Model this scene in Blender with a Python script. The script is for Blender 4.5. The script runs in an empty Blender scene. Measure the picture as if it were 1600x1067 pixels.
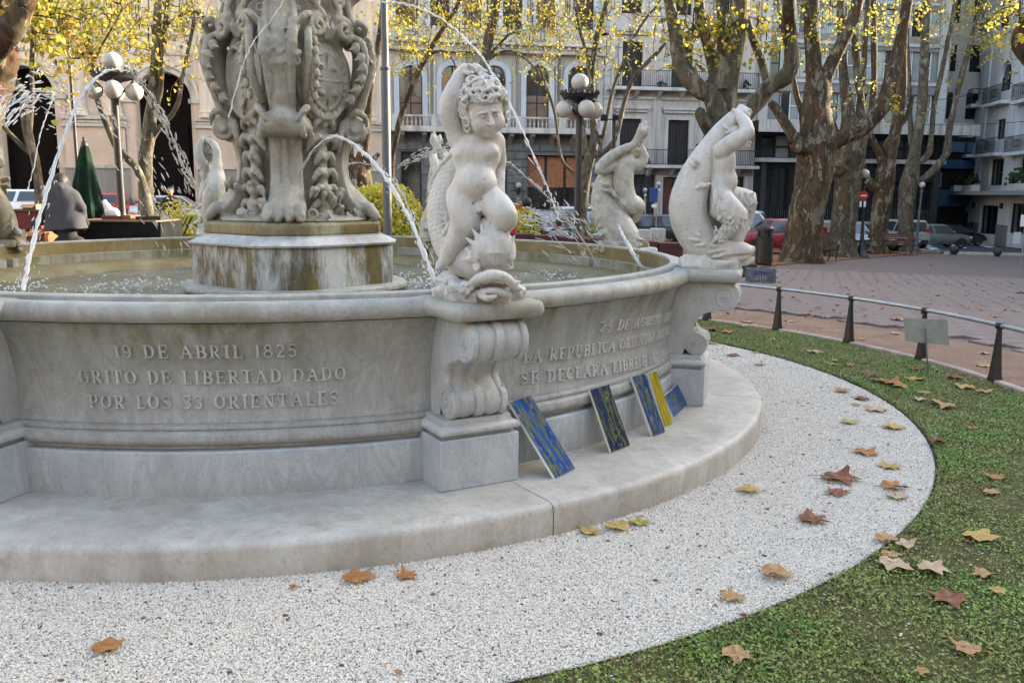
import bpy, bmesh, math, random
import numpy as np
from mathutils import Vector, Matrix
random.seed(7)
RNG = np.random.default_rng(11)
PI = math.pi
R_ = math.radians
S = bpy.context.scene
COL = S.collection
# ------------------------------------------------------------------ camera
CAM_H, FOCAL, PITCH, ROLL = 1.6, 1392.7, 0.16493, 0.00686
FC = np.array([-1.7057, 7.0355])            # fountain centre on the ground
_c, _s = math.cos(PITCH), math.sin(PITCH)
_cr, _sr = math.cos(ROLL), math.sin(ROLL)
right0, up0, fwd = Vector((1, 0, 0)), Vector((0, _s, _c)), Vector((0, _c, -_s))
cr_ = right0 * _cr + up0 * _sr
cu_ = up0 * _cr - right0 * _sr
cam_d = bpy.data.cameras.new('camera')
cam_d.sensor_width = 36.0
cam_d.lens = 36.0 * FOCAL / 1600.0
cam_d.clip_start, cam_d.clip_end = 0.05, 2000
cam = bpy.data.objects.new('camera', cam_d)
COL.objects.link(cam)
m3 = Matrix((cr_, cu_, -fwd)).transposed()
cam.matrix_world = Matrix.Translation((0, 0, CAM_H)) @ m3.to_4x4()
S.camera = cam
# ------------------------------------------------------------------ sky, sun, exposure
SUN_AZ, SUN_EL = 66.0, 17.0                  # clockwise from +Y, degrees
W = bpy.data.worlds.new('World')
S.world = W
W.use_nodes = True
wn = W.node_tree
bg = wn.nodes['Background']
sky = wn.nodes.new('ShaderNodeTexSky')
sky.sky_type = 'NISHITA'
sky.sun_disc = False
sky.sun_elevation = R_(SUN_EL)
sky.sun_rotation = R_(SUN_AZ)
sky.air_density, sky.dust_density, sky.ozone_density = 1.0, 3.0, 1.0
tint = wn.nodes.new('ShaderNodeMix'); tint.data_type = 'RGBA'; tint.blend_type = 'MULTIPLY'; tint.inputs[0].default_value = 1.0
tint.inputs[7].default_value = (1.05, 1.0, 0.90, 1)      # the camera's white balance, set for shade
wn.links.new(sky.outputs[0], tint.inputs[6]); wn.links.new(tint.outputs[2], bg.inputs[0])
bg.inputs[1].default_value = 0.15
sun_d = bpy.data.lights.new('sun', 'SUN')
sun_d.energy = 3.0
sun_d.angle = R_(0.5)
sun_d.color = (1.0, 0.86, 0.66)
sun = bpy.data.objects.new('sun', sun_d)
COL.objects.link(sun)
sdir = Vector((math.sin(R_(SUN_AZ)) * math.cos(R_(SUN_EL)), math.cos(R_(SUN_AZ)) * math.cos(R_(SUN_EL)), math.sin(R_(SUN_EL))))
sun.rotation_euler = sdir.to_track_quat('Z', 'Y').to_euler()
sun.location = (40, 20, 40)
S.view_settings.view_transform = 'Standard'
S.view_settings.look = 'None'
S.view_settings.gamma = 1.0
S.view_settings.use_curve_mapping = False
S.view_settings.exposure = 2.88
S.render.engine = 'CYCLES'
S.cycles.use_denoising = True
S.cycles.max_bounces = 6
S.cycles.transparent_max_bounces = 8
S.cycles.caustics_reflective = False
S.cycles.caustics_refractive = False
S.render.film_transparent = False
# ------------------------------------------------------------------ measuring helpers (photo pixel -> place)
def ray(x, y):
 X, Y = x - 800.0, y - 533.5
 X, Y = _cr * X + _sr * Y, -_sr * X + _cr * Y
 r, u = X / FOCAL, -Y / FOCAL
 return np.array([r, _c + u * _s, -_s + u * _c])
def at_Y(x, y, Y):
 d = ray(x, y); t = Y / d[1]
 return np.array([d[0] * t, Y, CAM_H + d[2] * t])
def at_z(x, y, z=0.0):
 d = ray(x, y); t = (z - CAM_H) / d[2]
 return np.array([d[0] * t, d[1] * t, z])
def gz(X, Y):
 r = np.hypot(np.asarray(X, float) - FC[0], np.asarray(Y, float) - FC[1])
 t = np.clip((r - 7.0) / 13.0, 0, 1); t = t * t * (3 - 2 * t)
 X = np.clip(X, -60, 60); Y = np.clip(Y, -40, 80)
 return t * (-0.0308 * (X - FC[0]) - 0.0145 * (Y - FC[1]))
def ground(x, y):
 z = 0.0
 for _ in range(30):
  p = at_z(x, y, z); z = 0.5 * z + 0.5 * float(gz(p[0], p[1]))
 return at_z(x, y, z)
def on_ground(x, Y):
 """place at distance Y on the ground under photo column x"""
 X = (x - 800.0) / FOCAL * Y
 return np.array([X, Y, float(gz(X, Y))])
# ------------------------------------------------------------------ object helpers
def tag(o, label=None, cat=None, group=None, kind=None):
 if label: o['label'] = label
 if cat: o['category'] = cat
 if group: o['group'] = group
 if kind: o['kind'] = kind
 return o
def thing(name, label, cat, loc=(0, 0, 0), rz=0.0, group=None):
 o = bpy.data.objects.new(name, None)
 o.empty_display_size = 0.1
 COL.objects.link(o)
 o.location = loc; o.rotation_euler = (0, 0, rz)
 return tag(o, label, cat, group)
def link(name, me, mat=None, parent=None, loc=None, rz=None):
 o = bpy.data.objects.new(name, me)
 COL.objects.link(o)
 if mat is not None and not me.materials: me.materials.append(mat)
 if parent is not None: o.parent = parent
 if loc is not None: o.location = loc
 if rz is not None: o.rotation_euler = (0, 0, rz)
 return o
def kids(o): return [c for c in bpy.data.objects if c.parent == o]
def copy_tree(o, parent=None):
 c = o.copy(); COL.objects.link(c)
 c.parent = parent
 for ch in list(o.children): copy_tree(ch, c)
 return c
def np_mesh(name, V, F, smooth=True, angle=None):
 """V (n,3), F (m,k) arrays of equal-sized faces or list of lists"""
 me = bpy.data.meshes.new(name)
 V = np.asarray(V, np.float32)
 if isinstance(F, np.ndarray):
  n, k = F.shape
  me.vertices.add(len(V)); me.vertices.foreach_set('co', V.ravel())
  me.loops.add(n * k); me.loops.foreach_set('vertex_index', F.astype(np.int32).ravel())
  me.polygons.add(n); me.polygons.foreach_set('loop_start', np.arange(0, n * k, k, dtype=np.int32))
  me.update(calc_edges=True)
 else:
  me.from_pydata([tuple(map(float, v)) for v in V], [], F); me.update()
 me.polygons.foreach_set('use_smooth', np.full(len(me.polygons), bool(smooth)))
 if angle is not None:
  me.polygons.foreach_set('use_smooth', np.full(len(me.polygons), True))
  me.set_sharp_from_angle(angle=R_(angle))
 me.validate()
 return me
def rotz(a):
 c, s = math.cos(a), math.sin(a)
 return np.array([[c, -s, 0], [s, c, 0], [0, 0, 1.0]])
def frame(d, up=(0, 0, 1)):
 d = np.asarray(d, float); d = d / (np.linalg.norm(d) + 1e-9)
 u = np.asarray(up, float)
 if abs(d @ u) > 0.97: u = np.array([1.0, 0, 0])
 x = np.cross(u, d); x /= np.linalg.norm(x) + 1e-9
 y = np.cross(d, x)
 return np.stack([x, y, d], 1)
class MB:
 """collects boxes, tubes, lathes ... and links them as one mesh object"""
 def __init__(s): s.v = []; s.f = []
 def add(s, V, F):
  b = len(s.v)
  s.v += [tuple(map(float, p)) for p in V]
  s.f += [[i + b for i in q] for q in F]
  return s
 def box(s, c, h, R=None):
  c = np.asarray(c, float); h = np.asarray(h, float)
  P = np.array([[x, y, z] for z in (-1, 1) for y in (-1, 1) for x in (-1, 1)]) * h
  if R is not None: P = P @ np.asarray(R).T
  return s.add(P + c, [[0, 2, 3, 1], [4, 5, 7, 6], [0, 1, 5, 4], [2, 6, 7, 3], [0, 4, 6, 2], [1, 3, 7, 5]])
 def span(s, lo, hi):
  lo = np.asarray(lo, float); hi = np.asarray(hi, float)
  return s.box((lo + hi) / 2, np.abs(hi - lo) / 2)
 def quad(s, a, b, c, d): return s.add([a, b, c, d], [[0, 1, 2, 3]])
 def tube(s, P, r, n=8, cap=True, jit=0.0):
  P = [np.asarray(p, float) for p in P]; m = len(P)
  r = [r] * m if np.isscalar(r) else list(r)
  V = []; Fr = None
  for i in range(m):
   d = P[min(i + 1, m - 1)] - P[max(i - 1, 0)]
   if Fr is None: Fr = frame(d)
   else:
    d = d / (np.linalg.norm(d) + 1e-9)
    x = Fr[:, 0] - d * (Fr[:, 0] @ d); x /= np.linalg.norm(x) + 1e-9
    Fr = np.stack([x, np.cross(d, x), d], 1)
   for k in range(n):
    a = 2 * PI * k / n
    rr = r[i] * (1 + jit * (RNG.random() - .5))
    V.append(P[i] + Fr[:, 0] * rr * math.cos(a) + Fr[:, 1] * rr * math.sin(a))
  F = [[i * n + k, i * n + (k + 1) % n, (i + 1) * n + (k + 1) % n, (i + 1) * n + k] for i in range(m - 1) for k in range(n)]
  if cap: F += [list(range(n))[::-1], [(m - 1) * n + k for k in range(n)]]
  return s.add(V, F)
 def lathe(s, prof, n=24, a0=0.0, a1=2 * PI, c=(0, 0, 0), close=False, ends=False):
  full = abs(a1 - a0 - 2 * PI) < 1e-6
  m = len(prof); ns = n if full else n + 1
  V = []
  for i in range(ns):
   a = a0 + (a1 - a0) * i / n
   for (r, z) in prof: V.append((c[0] + r * math.cos(a), c[1] + r * math.sin(a), c[2] + z))
  F = []
  for i in range(n):
   j = (i + 1) % ns
   for k in range(m - 1 + (1 if close else 0)):
    k2 = (k + 1) % m
    F.append([i * m + k, j * m + k, j * m + k2, i * m + k2])
  if ends and not full:
   F.append(list(range(m))); F.append([(ns - 1) * m + k for k in range(m)][::-1])
  return s.add(V, F)
 def layers(s, L, cap=True):
  """L: list of equal-length closed rings (lists of 3D points) bridged in order"""
  n = len(L[0]); V = [p for ring in L for p in ring]
  F = [[i * n + k, i * n + (k + 1) % n, (i + 1) * n + (k + 1) % n, (i + 1) * n + k] for i in range(len(L) - 1) for k in range(n)]
  if cap: F += [list(range(n))[::-1], [(len(L) - 1) * n + k for k in range(n)]]
  return s.add(V, F)
 def rects(s, L):
  """L: (x0,x1,y0,y1,z) rings"""
  return s.layers([[(a, c, z), (b, c, z), (b, d, z), (a, d, z)] for a, b, c, d, z in L])
 def sphere(s, c, r, nu=12, nv=8):
  r = (r, r, r) if np.isscalar(r) else r
  prof = [(math.sin(PI * i / nv), -math.cos(PI * i / nv)) for i in range(nv + 1)]
  V = []; 
  for a in range(nu):
   t = 2 * PI * a / nu
   for q, z in prof: V.append((c[0] + r[0] * q * math.cos(t), c[1] + r[1] * q * math.sin(t), c[2] + r[2] * z))
  m = nv + 1
  F = [[a * m + k, ((a + 1) % nu) * m + k, ((a + 1) % nu) * m + k + 1, a * m + k + 1] for a in range(nu) for k in range(nv)]
  return s.add(V, F)
 def xf(s, R=None, t=(0, 0, 0)):
  V = np.array(s.v, float)
  if R is not None: V = V @ np.asarray(R).T
  s.v = [tuple(p) for p in V + np.asarray(t, float)]
  return s
 def mesh(s, name, angle=35, smooth=True, weld=False):
  me = bpy.data.meshes.new(name)
  me.from_pydata(s.v, [], s.f); me.update()
  b = bmesh.new(); b.from_mesh(me)
  if weld: bmesh.ops.remove_doubles(b, verts=b.verts, dist=1e-5)
  bmesh.ops.recalc_face_normals(b, faces=b.faces)
  b.to_mesh(me); b.free()
  if smooth:
   me.polygons.foreach_set('use_smooth', np.full(len(me.polygons), True))
   if angle: me.set_sharp_from_angle(angle=R_(angle))
  return me
 def build(s, name, mat=None, parent=None, loc=None, rz=None, angle=35, smooth=True, bevel=0, seg=2, weld=False):
  o = link(name, s.mesh(name, angle, smooth, weld), mat, parent, loc, rz)
  if bevel:
   md = o.modifiers.new('bevel', 'BEVEL'); md.width = bevel; md.segments = seg
   md.limit_method = 'ANGLE'; md.angle_limit = R_(40); md.harden_normals = False
  return o
def spline(P, n):
 """Catmull-Rom through rows of P, n samples per span"""
 P = np.asarray(P, float)
 if len(P) < 3:
  return np.array([P[0] + (P[-1] - P[0]) * i / n for i in range(n + 1)])
 Q = np.vstack([2 * P[0] - P[1], P, 2 * P[-1] - P[-2]])
 out = []
 for i in range(1, len(Q) - 2):
  for k in range(n):
   t = k / n
   a, b, c, d = Q[i - 1], Q[i], Q[i + 1], Q[i + 2]
   out.append(.5 * (2 * b + (c - a) * t + (2 * a - 5 * b + 4 * c - d) * t * t + (3 * b - a - 3 * c + d) * t ** 3))
 out.append(P[-1])
 return np.array(out)
# ------------------------------------------------------------------ carved shapes: distance field -> one continuous mesh
class SDF:
 def __init__(s, lo, hi, h):
  lo, hi = np.minimum(lo, hi), np.maximum(lo, hi)
  s.lo = np.asarray(lo, float); s.h = h
  n = np.ceil((np.asarray(hi, float) - s.lo) / h).astype(int) + 1
  s.n = n
  s.ax = [(s.lo[i] + h * np.arange(n[i])).astype(np.float32) for i in range(3)]
  s.d = np.full(tuple(n), 1.0, np.float32)
 def _do(s, lo, hi, fn, k, op):
  lo, hi = np.minimum(lo, hi), np.maximum(lo, hi)
  m = k + 2.5 * s.h
  i0 = np.maximum(np.floor((np.asarray(lo) - m - s.lo) / s.h).astype(int), 0)
  i1 = np.minimum(np.ceil((np.asarray(hi) + m - s.lo) / s.h).astype(int) + 1, s.n)
  if np.any(i1 <= i0): return s
  sl = tuple(slice(a, b) for a, b in zip(i0, i1))
  X = s.ax[0][sl[0]][:, None, None]; Y = s.ax[1][sl[1]][None, :, None]; Z = s.ax[2][sl[2]][None, None, :]
  v = fn(X, Y, Z).astype(np.float32)
  a = s.d[sl]
  if op == 'add':
   if k > 0:
    t = np.clip(.5 + .5 * (a - v) / k, 0, 1)
    s.d[sl] = a * (1 - t) + v * t - k * t * (1 - t)
   else: s.d[sl] = np.minimum(a, v)
  elif op == 'sub':
   if k > 0:
    t = np.clip(.5 - .5 * (a + v) / k, 0, 1)
    s.d[sl] = a * (1 - t) - v * t + k * t * (1 - t)
   else: s.d[sl] = np.maximum(a, -v)
  elif op == 'mod': s.d[sl] = a + v
  return s
 def cap(s, a, b, ra, rb=None, k=.02, op='add'):
  rb = ra if rb is None else rb
  a = np.asarray(a, float); b = np.asarray(b, float); ab = b - a; L = ab @ ab + 1e-12
  R = max(ra, rb)
  def fn(X, Y, Z):
   x, y, z = X - a[0], Y - a[1], Z - a[2]
   t = np.clip((x * ab[0] + y * ab[1] + z * ab[2]) / L, 0, 1)
   return np.sqrt((x - t * ab[0]) ** 2 + (y - t * ab[1]) ** 2 + (z - t * ab[2]) ** 2) - (ra + (rb - ra) * t)
  return s._do(np.minimum(a, b) - R, np.maximum(a, b) + R, fn, k, op)
 def chain(s, P, r, k=.02, op='add', sub=0):
  P = np.asarray(P, float); r = np.full(len(P), r) if np.isscalar(r) else np.asarray(r, float)
  if sub:
   Q = spline(np.c_[P, r], sub); P, r = Q[:, :3], Q[:, 3]
  for i in range(len(P) - 1): s.cap(P[i], P[i + 1], r[i], r[i + 1], k if i == 0 or op == 'sub' else max(k * .6, .004), op)
  return s
 def ell(s, c, r, R=None, k=.02, op='add'):
  c = np.asarray(c, float); r = np.array([r, r, r], float) if np.isscalar(r) else np.asarray(r, float)
  M = np.eye(3) if R is None else np.asarray(R)
  e = np.sqrt(((M * r) ** 2).sum(1))
  def fn(X, Y, Z):
   x, y, z = X - c[0], Y - c[1], Z - c[2]
   p = x * M[0, 0] + y * M[1, 0] + z * M[2, 0]; q = x * M[0, 1] + y * M[1, 1] + z * M[2, 1]; w = x * M[0, 2] + y * M[1, 2] + z * M[2, 2]
   k0 = np.sqrt((p / r[0]) ** 2 + (q / r[1]) ** 2 + (w / r[2]) ** 2)
   k1 = np.sqrt((p / r[0] ** 2) ** 2 + (q / r[1] ** 2) ** 2 + (w / r[2] ** 2) ** 2) + 1e-6
   return k0 * (k0 - 1) / k1
  return s._do(c - e, c + e, fn, k, op)
 def box(s, c, h, R=None, rd=.01, k=.01, op='add'):
  c = np.asarray(c, float); h = np.asarray(h, float)
  M = np.eye(3) if R is None else np.asarray(R)
  e = np.abs(M) @ h
  def fn(X, Y, Z):
   x, y, z = X - c[0], Y - c[1], Z - c[2]
   q = [np.abs(x * M[0, i] + y * M[1, i] + z * M[2, i]) - (h[i] - rd) for i in range(3)]
   o = np.sqrt(sum(np.maximum(t, 0) ** 2 for t in q))
   return o + np.minimum(np.maximum(q[0], np.maximum(q[1], q[2])), 0) - rd
  return s._do(c - e, c + e, fn, k, op)
 def tor(s, c, R0, r, R=None, k=.008, op='add', sq=1.0):
  c = np.asarray(c, float); M = np.eye(3) if R is None else np.asarray(R)
  e = np.full(3, R0 + r)
  def fn(X, Y, Z):
   x, y, z = X - c[0], Y - c[1], Z - c[2]
   p = x * M[0, 0] + y * M[1, 0] + z * M[2, 0]; q = (x * M[0, 1] + y * M[1, 1] + z * M[2, 1]) / sq; w = x * M[0, 2] + y * M[1, 2] + z * M[2, 2]
   return np.sqrt((np.sqrt(p * p + q * q) - R0) ** 2 + w * w) - r
  return s._do(c - e * max(1, sq), c + e * max(1, sq), fn, k, op)
 def mod(s, lo, hi, fn): return s._do(lo, hi, fn, 0, 'mod')
 def mesh(s, name, origin=(0, 0, 0), R=None):
  d = s.d; h = s.h
  d[0] = d[-1] = 1; d[:, 0] = d[:, -1] = 1; d[:, :, 0] = d[:, :, -1] = 1
  ins = d < 0
  cnt = np.zeros(tuple(np.array(d.shape) - 1), np.uint8)
  for a in (0, 1):
   for b in (0, 1):
    for c in (0, 1):
     cnt += ins[a:d.shape[0] - 1 + a, b:d.shape[1] - 1 + b, c:d.shape[2] - 1 + c]
  act = (cnt > 0) & (cnt < 8)
  I = np.argwhere(act)
  cid = np.full(act.shape, -1, np.int32); cid[act] = np.arange(len(I))
  corners = np.array([[a, b, c] for a in (0, 1) for b in (0, 1) for c in (0, 1)])
  val = np.stack([d[I[:, 0] + c[0], I[:, 1] + c[1], I[:, 2] + c[2]] for c in corners], 1)
  acc = np.zeros((len(I), 3)); num = np.zeros(len(I))
  for i in range(8):
   for j in range(i + 1, 8):
    if np.abs(corners[i] - corners[j]).sum() != 1: continue
    a, b = val[:, i], val[:, j]
    m = (a < 0) != (b < 0)
    t = np.where(m, a / (a - b + 1e-12), 0)
    acc += np.where(m[:, None], corners[i] + t[:, None] * (corners[j] - corners[i]), 0)
    num += m
  V = (I + acc / num[:, None]) * h + s.lo
  quads = []
  for axis in range(3):
   o1, o2 = [(1, 2), (2, 0), (0, 1)][axis]
   sl0 = [slice(None)] * 3; sl1 = [slice(None)] * 3
   sl0[axis] = slice(0, -1); sl1[axis] = slice(1, None)
   A = ins[tuple(sl0)]; B = ins[tuple(sl1)]
   E = np.argwhere(A != B)
   ok = (E[:, o1] > 0) & (E[:, o2] > 0) & (E[:, o1] < d.shape[o1] - 1) & (E[:, o2] < d.shape[o2] - 1)
   E = E[ok]
   fl = A[E[:, 0], E[:, 1], E[:, 2]]
   def cell(a, b):
    Q = E.copy(); Q[:, o1] -= a; Q[:, o2] -= b
    return cid[Q[:, 0], Q[:, 1], Q[:, 2]]
   q = np.stack([cell(1, 1), cell(0, 1), cell(0, 0), cell(1, 0)], 1)
   q[~fl] = q[~fl][:, ::-1]
   quads.append(q)
  F = np.vstack(quads)
  F = F[(F >= 0).all(1)]
  V = V - np.asarray(origin)
  if R is not None: V = V @ np.asarray(R).T
  return np_mesh(name, V, F, True)
# ------------------------------------------------------------------ materials
class Mat:
 def __init__(s, name, rough=.6, spec=.4):
  s.m = bpy.data.materials.new(name); s.m.use_nodes = True
  s.t = s.m.node_tree; s.b = s.t.nodes['Principled BSDF']
  s.set('Roughness', rough); s.set('Specular IOR Level', spec)
 def set(s, k, v):
  i = s.b.inputs[k]
  if isinstance(v, bpy.types.NodeSocket): s.t.links.new(v, i)
  elif isinstance(v, (tuple, list)) and len(v) == 3 and i.type == 'RGBA': i.default_value = (*v, 1)
  else: i.default_value = v
  return s
 def n(s, typ, ins=None, **kw):
  nd = s.t.nodes.new(typ)
  for k, v in kw.items(): setattr(nd, k, v)
  for k, v in (ins or {}).items():
   i = nd.inputs[k]
   if isinstance(v, bpy.types.NodeSocket): s.t.links.new(v, i)
   elif isinstance(v, (tuple, list)) and len(v) == 3 and i.type == 'RGBA': i.default_value = (*v, 1)
   else: i.default_value = v
  return nd
 def co(s, kind='Object', scale=None):
  o = s.n('ShaderNodeTexCoord').outputs[kind]
  if scale is not None:
   o = s.n('ShaderNodeMapping', {'Vector': o, 'Scale': scale}).outputs[0]
  return o
 def pos(s): return s.n('ShaderNodeNewGeometry').outputs['Position']
 def noise(s, vec, scale, detail=4, rough=.55, dist=0.0):
  return s.n('ShaderNodeTexNoise', {'Vector': vec, 'Scale': scale, 'Detail': detail, 'Roughness': rough, 'Distortion': dist}).outputs['Fac']
 def vor(s, vec, scale, feature='F1', out='Distance', rnd=1.0):
  nd = s.n('ShaderNodeTexVoronoi', {'Vector': vec, 'Scale': scale, 'Randomness': rnd}, feature=feature)
  return nd.outputs[out]
 def ramp(s, fac, stops, interp='LINEAR'):
  nd = s.n('ShaderNodeValToRGB', {'Fac': fac}); cr = nd.color_ramp; cr.interpolation = interp
  while len(cr.elements) < len(stops): cr.elements.new(.5)
  for e, (p, c) in zip(cr.elements, stops):
   e.position = p; e.color = (*((c, c, c) if np.isscalar(c) else c), 1)
  return nd.outputs['Color']
 def mix(s, fac, a, b, mode='MIX'):
  nd = s.n('ShaderNodeMix', {}, data_type='RGBA', blend_type=mode)
  for i, v in ((0, fac), (6, a), (7, b)):
   k = nd.inputs[i]
   if isinstance(v, bpy.types.NodeSocket): s.t.links.new(v, k)
   elif isinstance(v, (tuple, list)): k.default_value = (*v, 1)
   else: k.default_value = v
  return nd.outputs[2]
 def math(s, op, a, b=0.0, c=None, clamp=False):
  nd = s.n('ShaderNodeMath', {}, operation=op, use_clamp=clamp)
  for i, v in enumerate((a, b) if c is None else (a, b, c)):
   if isinstance(v, bpy.types.NodeSocket): s.t.links.new(v, nd.inputs[i])
   else: nd.inputs[i].default_value = v
  return nd.outputs[0]
 def maprange(s, v, a, b, c=0.0, d=1.0):
  return s.n('ShaderNodeMapRange', {'Value': v, 'From Min': a, 'From Max': b, 'To Min': c, 'To Max': d}).outputs[0]
 def sep(s, vec): return s.n('ShaderNodeSeparateXYZ', {'Vector': vec}).outputs
 def bump(s, h, strength=.3, dist=.01):
  s.set('Normal', s.n('ShaderNodeBump', {'Height': h, 'Strength': strength, 'Distance': dist}).outputs[0]); return s
 def rand(s): return s.n('ShaderNodeObjectInfo').outputs['Random']
MATS = {}
def plain(name, col, rough=.6, spec=.4, metal=0.0, var=.12, nscale=12, bump=0.0, bdist=.004):
 if name in MATS: return MATS[name]
 m = Mat(name, rough, spec)
 v = m.co()
 nz = m.noise(v, nscale, 5)
 lo = tuple(c * (1 - var) for c in col); hi = tuple(min(1, c * (1 + var)) for c in col)
 m.set('Base Color', m.ramp(nz, [(.3, lo), (.7, hi)]))
 m.set('Metallic', metal)
 if bump: m.bump(m.noise(v, nscale * 6, 4), bump, bdist)
 MATS[name] = m.m
 return m.m
def stone_mat(name, base, vein, algae=0.0, ztop=1.0, zlen=.3, brown=0.0, brownall=0.0, rough=.55, vscale=2.2, bump=.25, lichen=0.0):
 """weathered marble: soft grey veins, grain, algae runs hanging from a height, brown mineral stain"""
 m = Mat(name, rough, .35)
 v = m.co()
 n1 = m.noise(v, vscale, 8, .62, 1.2)
 warp = m.n('ShaderNodeMapping', {'Vector': v, 'Rotation': (.5, .4, .8), 'Scale': (1.0, 1.0, .35)}).outputs[0]
 n2 = m.noise(warp, vscale * 2.5, 10, .7, 2.5)
 c = m.ramp(n1, [(.3, tuple(x * .82 for x in base)), (.55, base), (.75, tuple(min(1, x * 1.1) for x in base))])
 vein_f = m.ramp(n2, [(.40, 0), (.49, 1), (.53, .2), (.6, 0)])
 c = m.mix(m.math('MULTIPLY', m.sep(vein_f)[0], .58), c, vein)
 sp = m.noise(v, 60, 3)
 c = m.mix(m.math('MULTIPLY', m.sep(m.ramp(sp, [(.33, 1), (.42, 0)]))[0], .35), c, tuple(x * .45 for x in base))
 z = m.sep(v)[2]
 if algae:
  run = m.n('ShaderNodeMapping', {'Vector': v, 'Scale': (9, 9, .8)}).outputs[0]
  nr = m.noise(run, 1.0, 6, .65)
  big = m.noise(v, 1.1, 3)
  d = m.maprange(z, ztop - zlen, ztop, 0, 1)
  f = m.math('MULTIPLY', d, m.sep(m.ramp(nr, [(.35, .1), (.62, 1)]))[0])
  f = m.math('MULTIPLY', f, m.sep(m.ramp(big, [(.38, .12), (.58, 1)]))[0])
  f = m.math('MULTIPLY', f, algae * 1.5, clamp=True)
  c = m.mix(f, c, (.115, .125, .035))
 if brown:
  run2 = m.n('ShaderNodeMapping', {'Vector': v, 'Scale': (2.6, 2.6, .8)}).outputs[0]
  nb = m.noise(run2, 1.0, 7, .7)
  fb = m.math('MULTIPLY', m.sep(m.ramp(nb, [(.46, 0), (.58, 1)]))[0], brown, clamp=True)
  c = m.mix(fb, c, (.075, .048, .018))
  nb2 = m.noise(run2, 1.9, 7, .7)
  fb2 = m.math('MULTIPLY', m.sep(m.ramp(nb2, [(.52, 0), (.62, 1)]))[0], brown, clamp=True)
  c = m.mix(fb2, c, (.14, .125, .03))
 if brownall:
  c = m.mix(m.math('MULTIPLY', m.sep(m.ramp(m.noise(v, 3.5, 7, .65), [(.38, .1), (.58, 1)]))[0], brownall), c, (.17, .135, .055))
 if lichen:
  lf = m.sep(m.ramp(m.noise(v, 9, 7, .7), [(.5, 0), (.66, 1)]))[0]
  c = m.mix(m.math('MULTIPLY', lf, lichen), c, (.20, .19, .15))
 grime = m.noise(m.n('ShaderNodeMapping', {'Vector': v, 'Scale': (7, 7, 1.1)}).outputs[0], 1.0, 7, .7)
 c = m.mix(m.math('MULTIPLY', m.sep(m.ramp(grime, [(.5, 0), (.72, 1)]))[0], .38), c, tuple(x * .42 for x in base))
 m.set('Base Color', c)
 m.set('Roughness', m.ramp(n1, [(.3, rough - .1), (.7, rough + .15)]))
 m.bump(m.math('ADD', m.noise(v, 45, 6, .6), m.math('MULTIPLY', n1, 1.5)), bump, .006)
 MATS[name] = m.m
 return m.m
MARBLE = stone_mat('basin_marble', (.375, .383, .375), (.25, .26, .265), algae=.75, ztop=1.0, zlen=.30, lichen=.35)
LETTER = stone_mat('letter_marble', (.47, .47, .455), (.50, .50, .48), bump=.15, lichen=.1)
DADO = stone_mat('dado_marble', (.46, .49, .515), (.30, .34, .38), bump=.15, vscale=1.6)
CONSOLE = stone_mat('console_marble', (.46, .47, .475), (.38, .40, .41), bump=.2, lichen=.25)
RIM = stone_mat('rim_marble', (.43, .43, .41), (.32, .32, .31), algae=.3, ztop=1.03, zlen=.06, lichen=.5)
STEP = stone_mat('step_marble', (.49, .48, .455), (.40, .365, .32), lichen=.36, brownall=.24, vscale=1.5, bump=.3)
STATUE = stone_mat('statue_marble', (.55, .54, .515), (.47, .46, .43), lichen=.25, vscale=3, bump=.2)
STATUE_B = stone_mat('weathered_statue_marble', (.52, .51, .47), (.36, .36, .32), lichen=.6, vscale=3, bump=.3, brownall=.25)
MOSSY = stone_mat('mossy_statue_marble', (.40, .40, .35), (.25, .25, .2), lichen=.5, brownall=.75, brown=.5, vscale=4)
CARVED = stone_mat('carved_column_marble', (.39, .385, .35), (.28, .275, .24), lichen=.7, brownall=.3, vscale=2.4, bump=.35)
PLINTH = stone_mat('stained_plinth_marble', (.50, .53, .53), (.36, .40, .42), brown=.95, vscale=1.7)
MOSSCAP = stone_mat('mossy_plinth_marble', (.36, .35, .28), (.2, .19, .12), brown=1.0, brownall=.8, vscale=3)
INNER = stone_mat('stained_basin_lining', (.27, .235, .13), (.16, .14, .08), brown=.7, brownall=.8, vscale=2)
IRON = plain('black_iron', (.012, .012, .013), .45, .5, var=.3)
POLEGREY = plain('grey_painted_steel', (.075, .082, .085), .5, .4)
GALV = plain('galvanised_steel', (.30, .31, .32), .38, .5, metal=.8, var=.15)
GLOBE = plain('opal_globe', (.40, .375, .335), .45, .5, var=.04)
DARKGLASS = plain('dark_glass', (.012, .013, .015), .08, .6, var=.2)
SHOPGLASS = plain('shop_glass', (.02, .018, .015), .06, .6, var=.3)
WHITEPLASTIC = plain('white_plastic', (.75, .75, .76), .4, .4, var=.03)
BLACKCLOTH = plain('black_cloth', (.012, .013, .013), .9, .1, var=.4, nscale=8)
def water_mat():
 m = Mat('basin_water', .06, .5)
 v = m.co()
 m.set('Base Color', m.ramp(m.noise(v, 1.3, 5), [(.35, (.06, .058, .03)), (.65, (.13, .12, .07))]))
 h = m.math('ADD', m.noise(v, 9, 3), m.math('MULTIPLY', m.noise(v, 28, 2), .5))
 m.bump(h, .55, .05)
 return m.m
WATER = water_mat()
def jet_mat():
 m = Mat('falling_water', .12, .6)
 m.set('Base Color', (.95, .97, .98)); m.set('Transmission Weight', .5); m.set('IOR', 1.25)
 return m.m
JET = jet_mat()
def gravel_base():
 m = Mat('gravel_bed', .9, .2)
 v = m.co()
 m.set('Base Color', m.ramp(m.vor(v, 70, out='Color'), [(.2, (.42, .39, .35)), (.8, (.66, .62, .565))]))
 m.bump(m.vor(v, 70), .8, .01)
 return m.m
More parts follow.
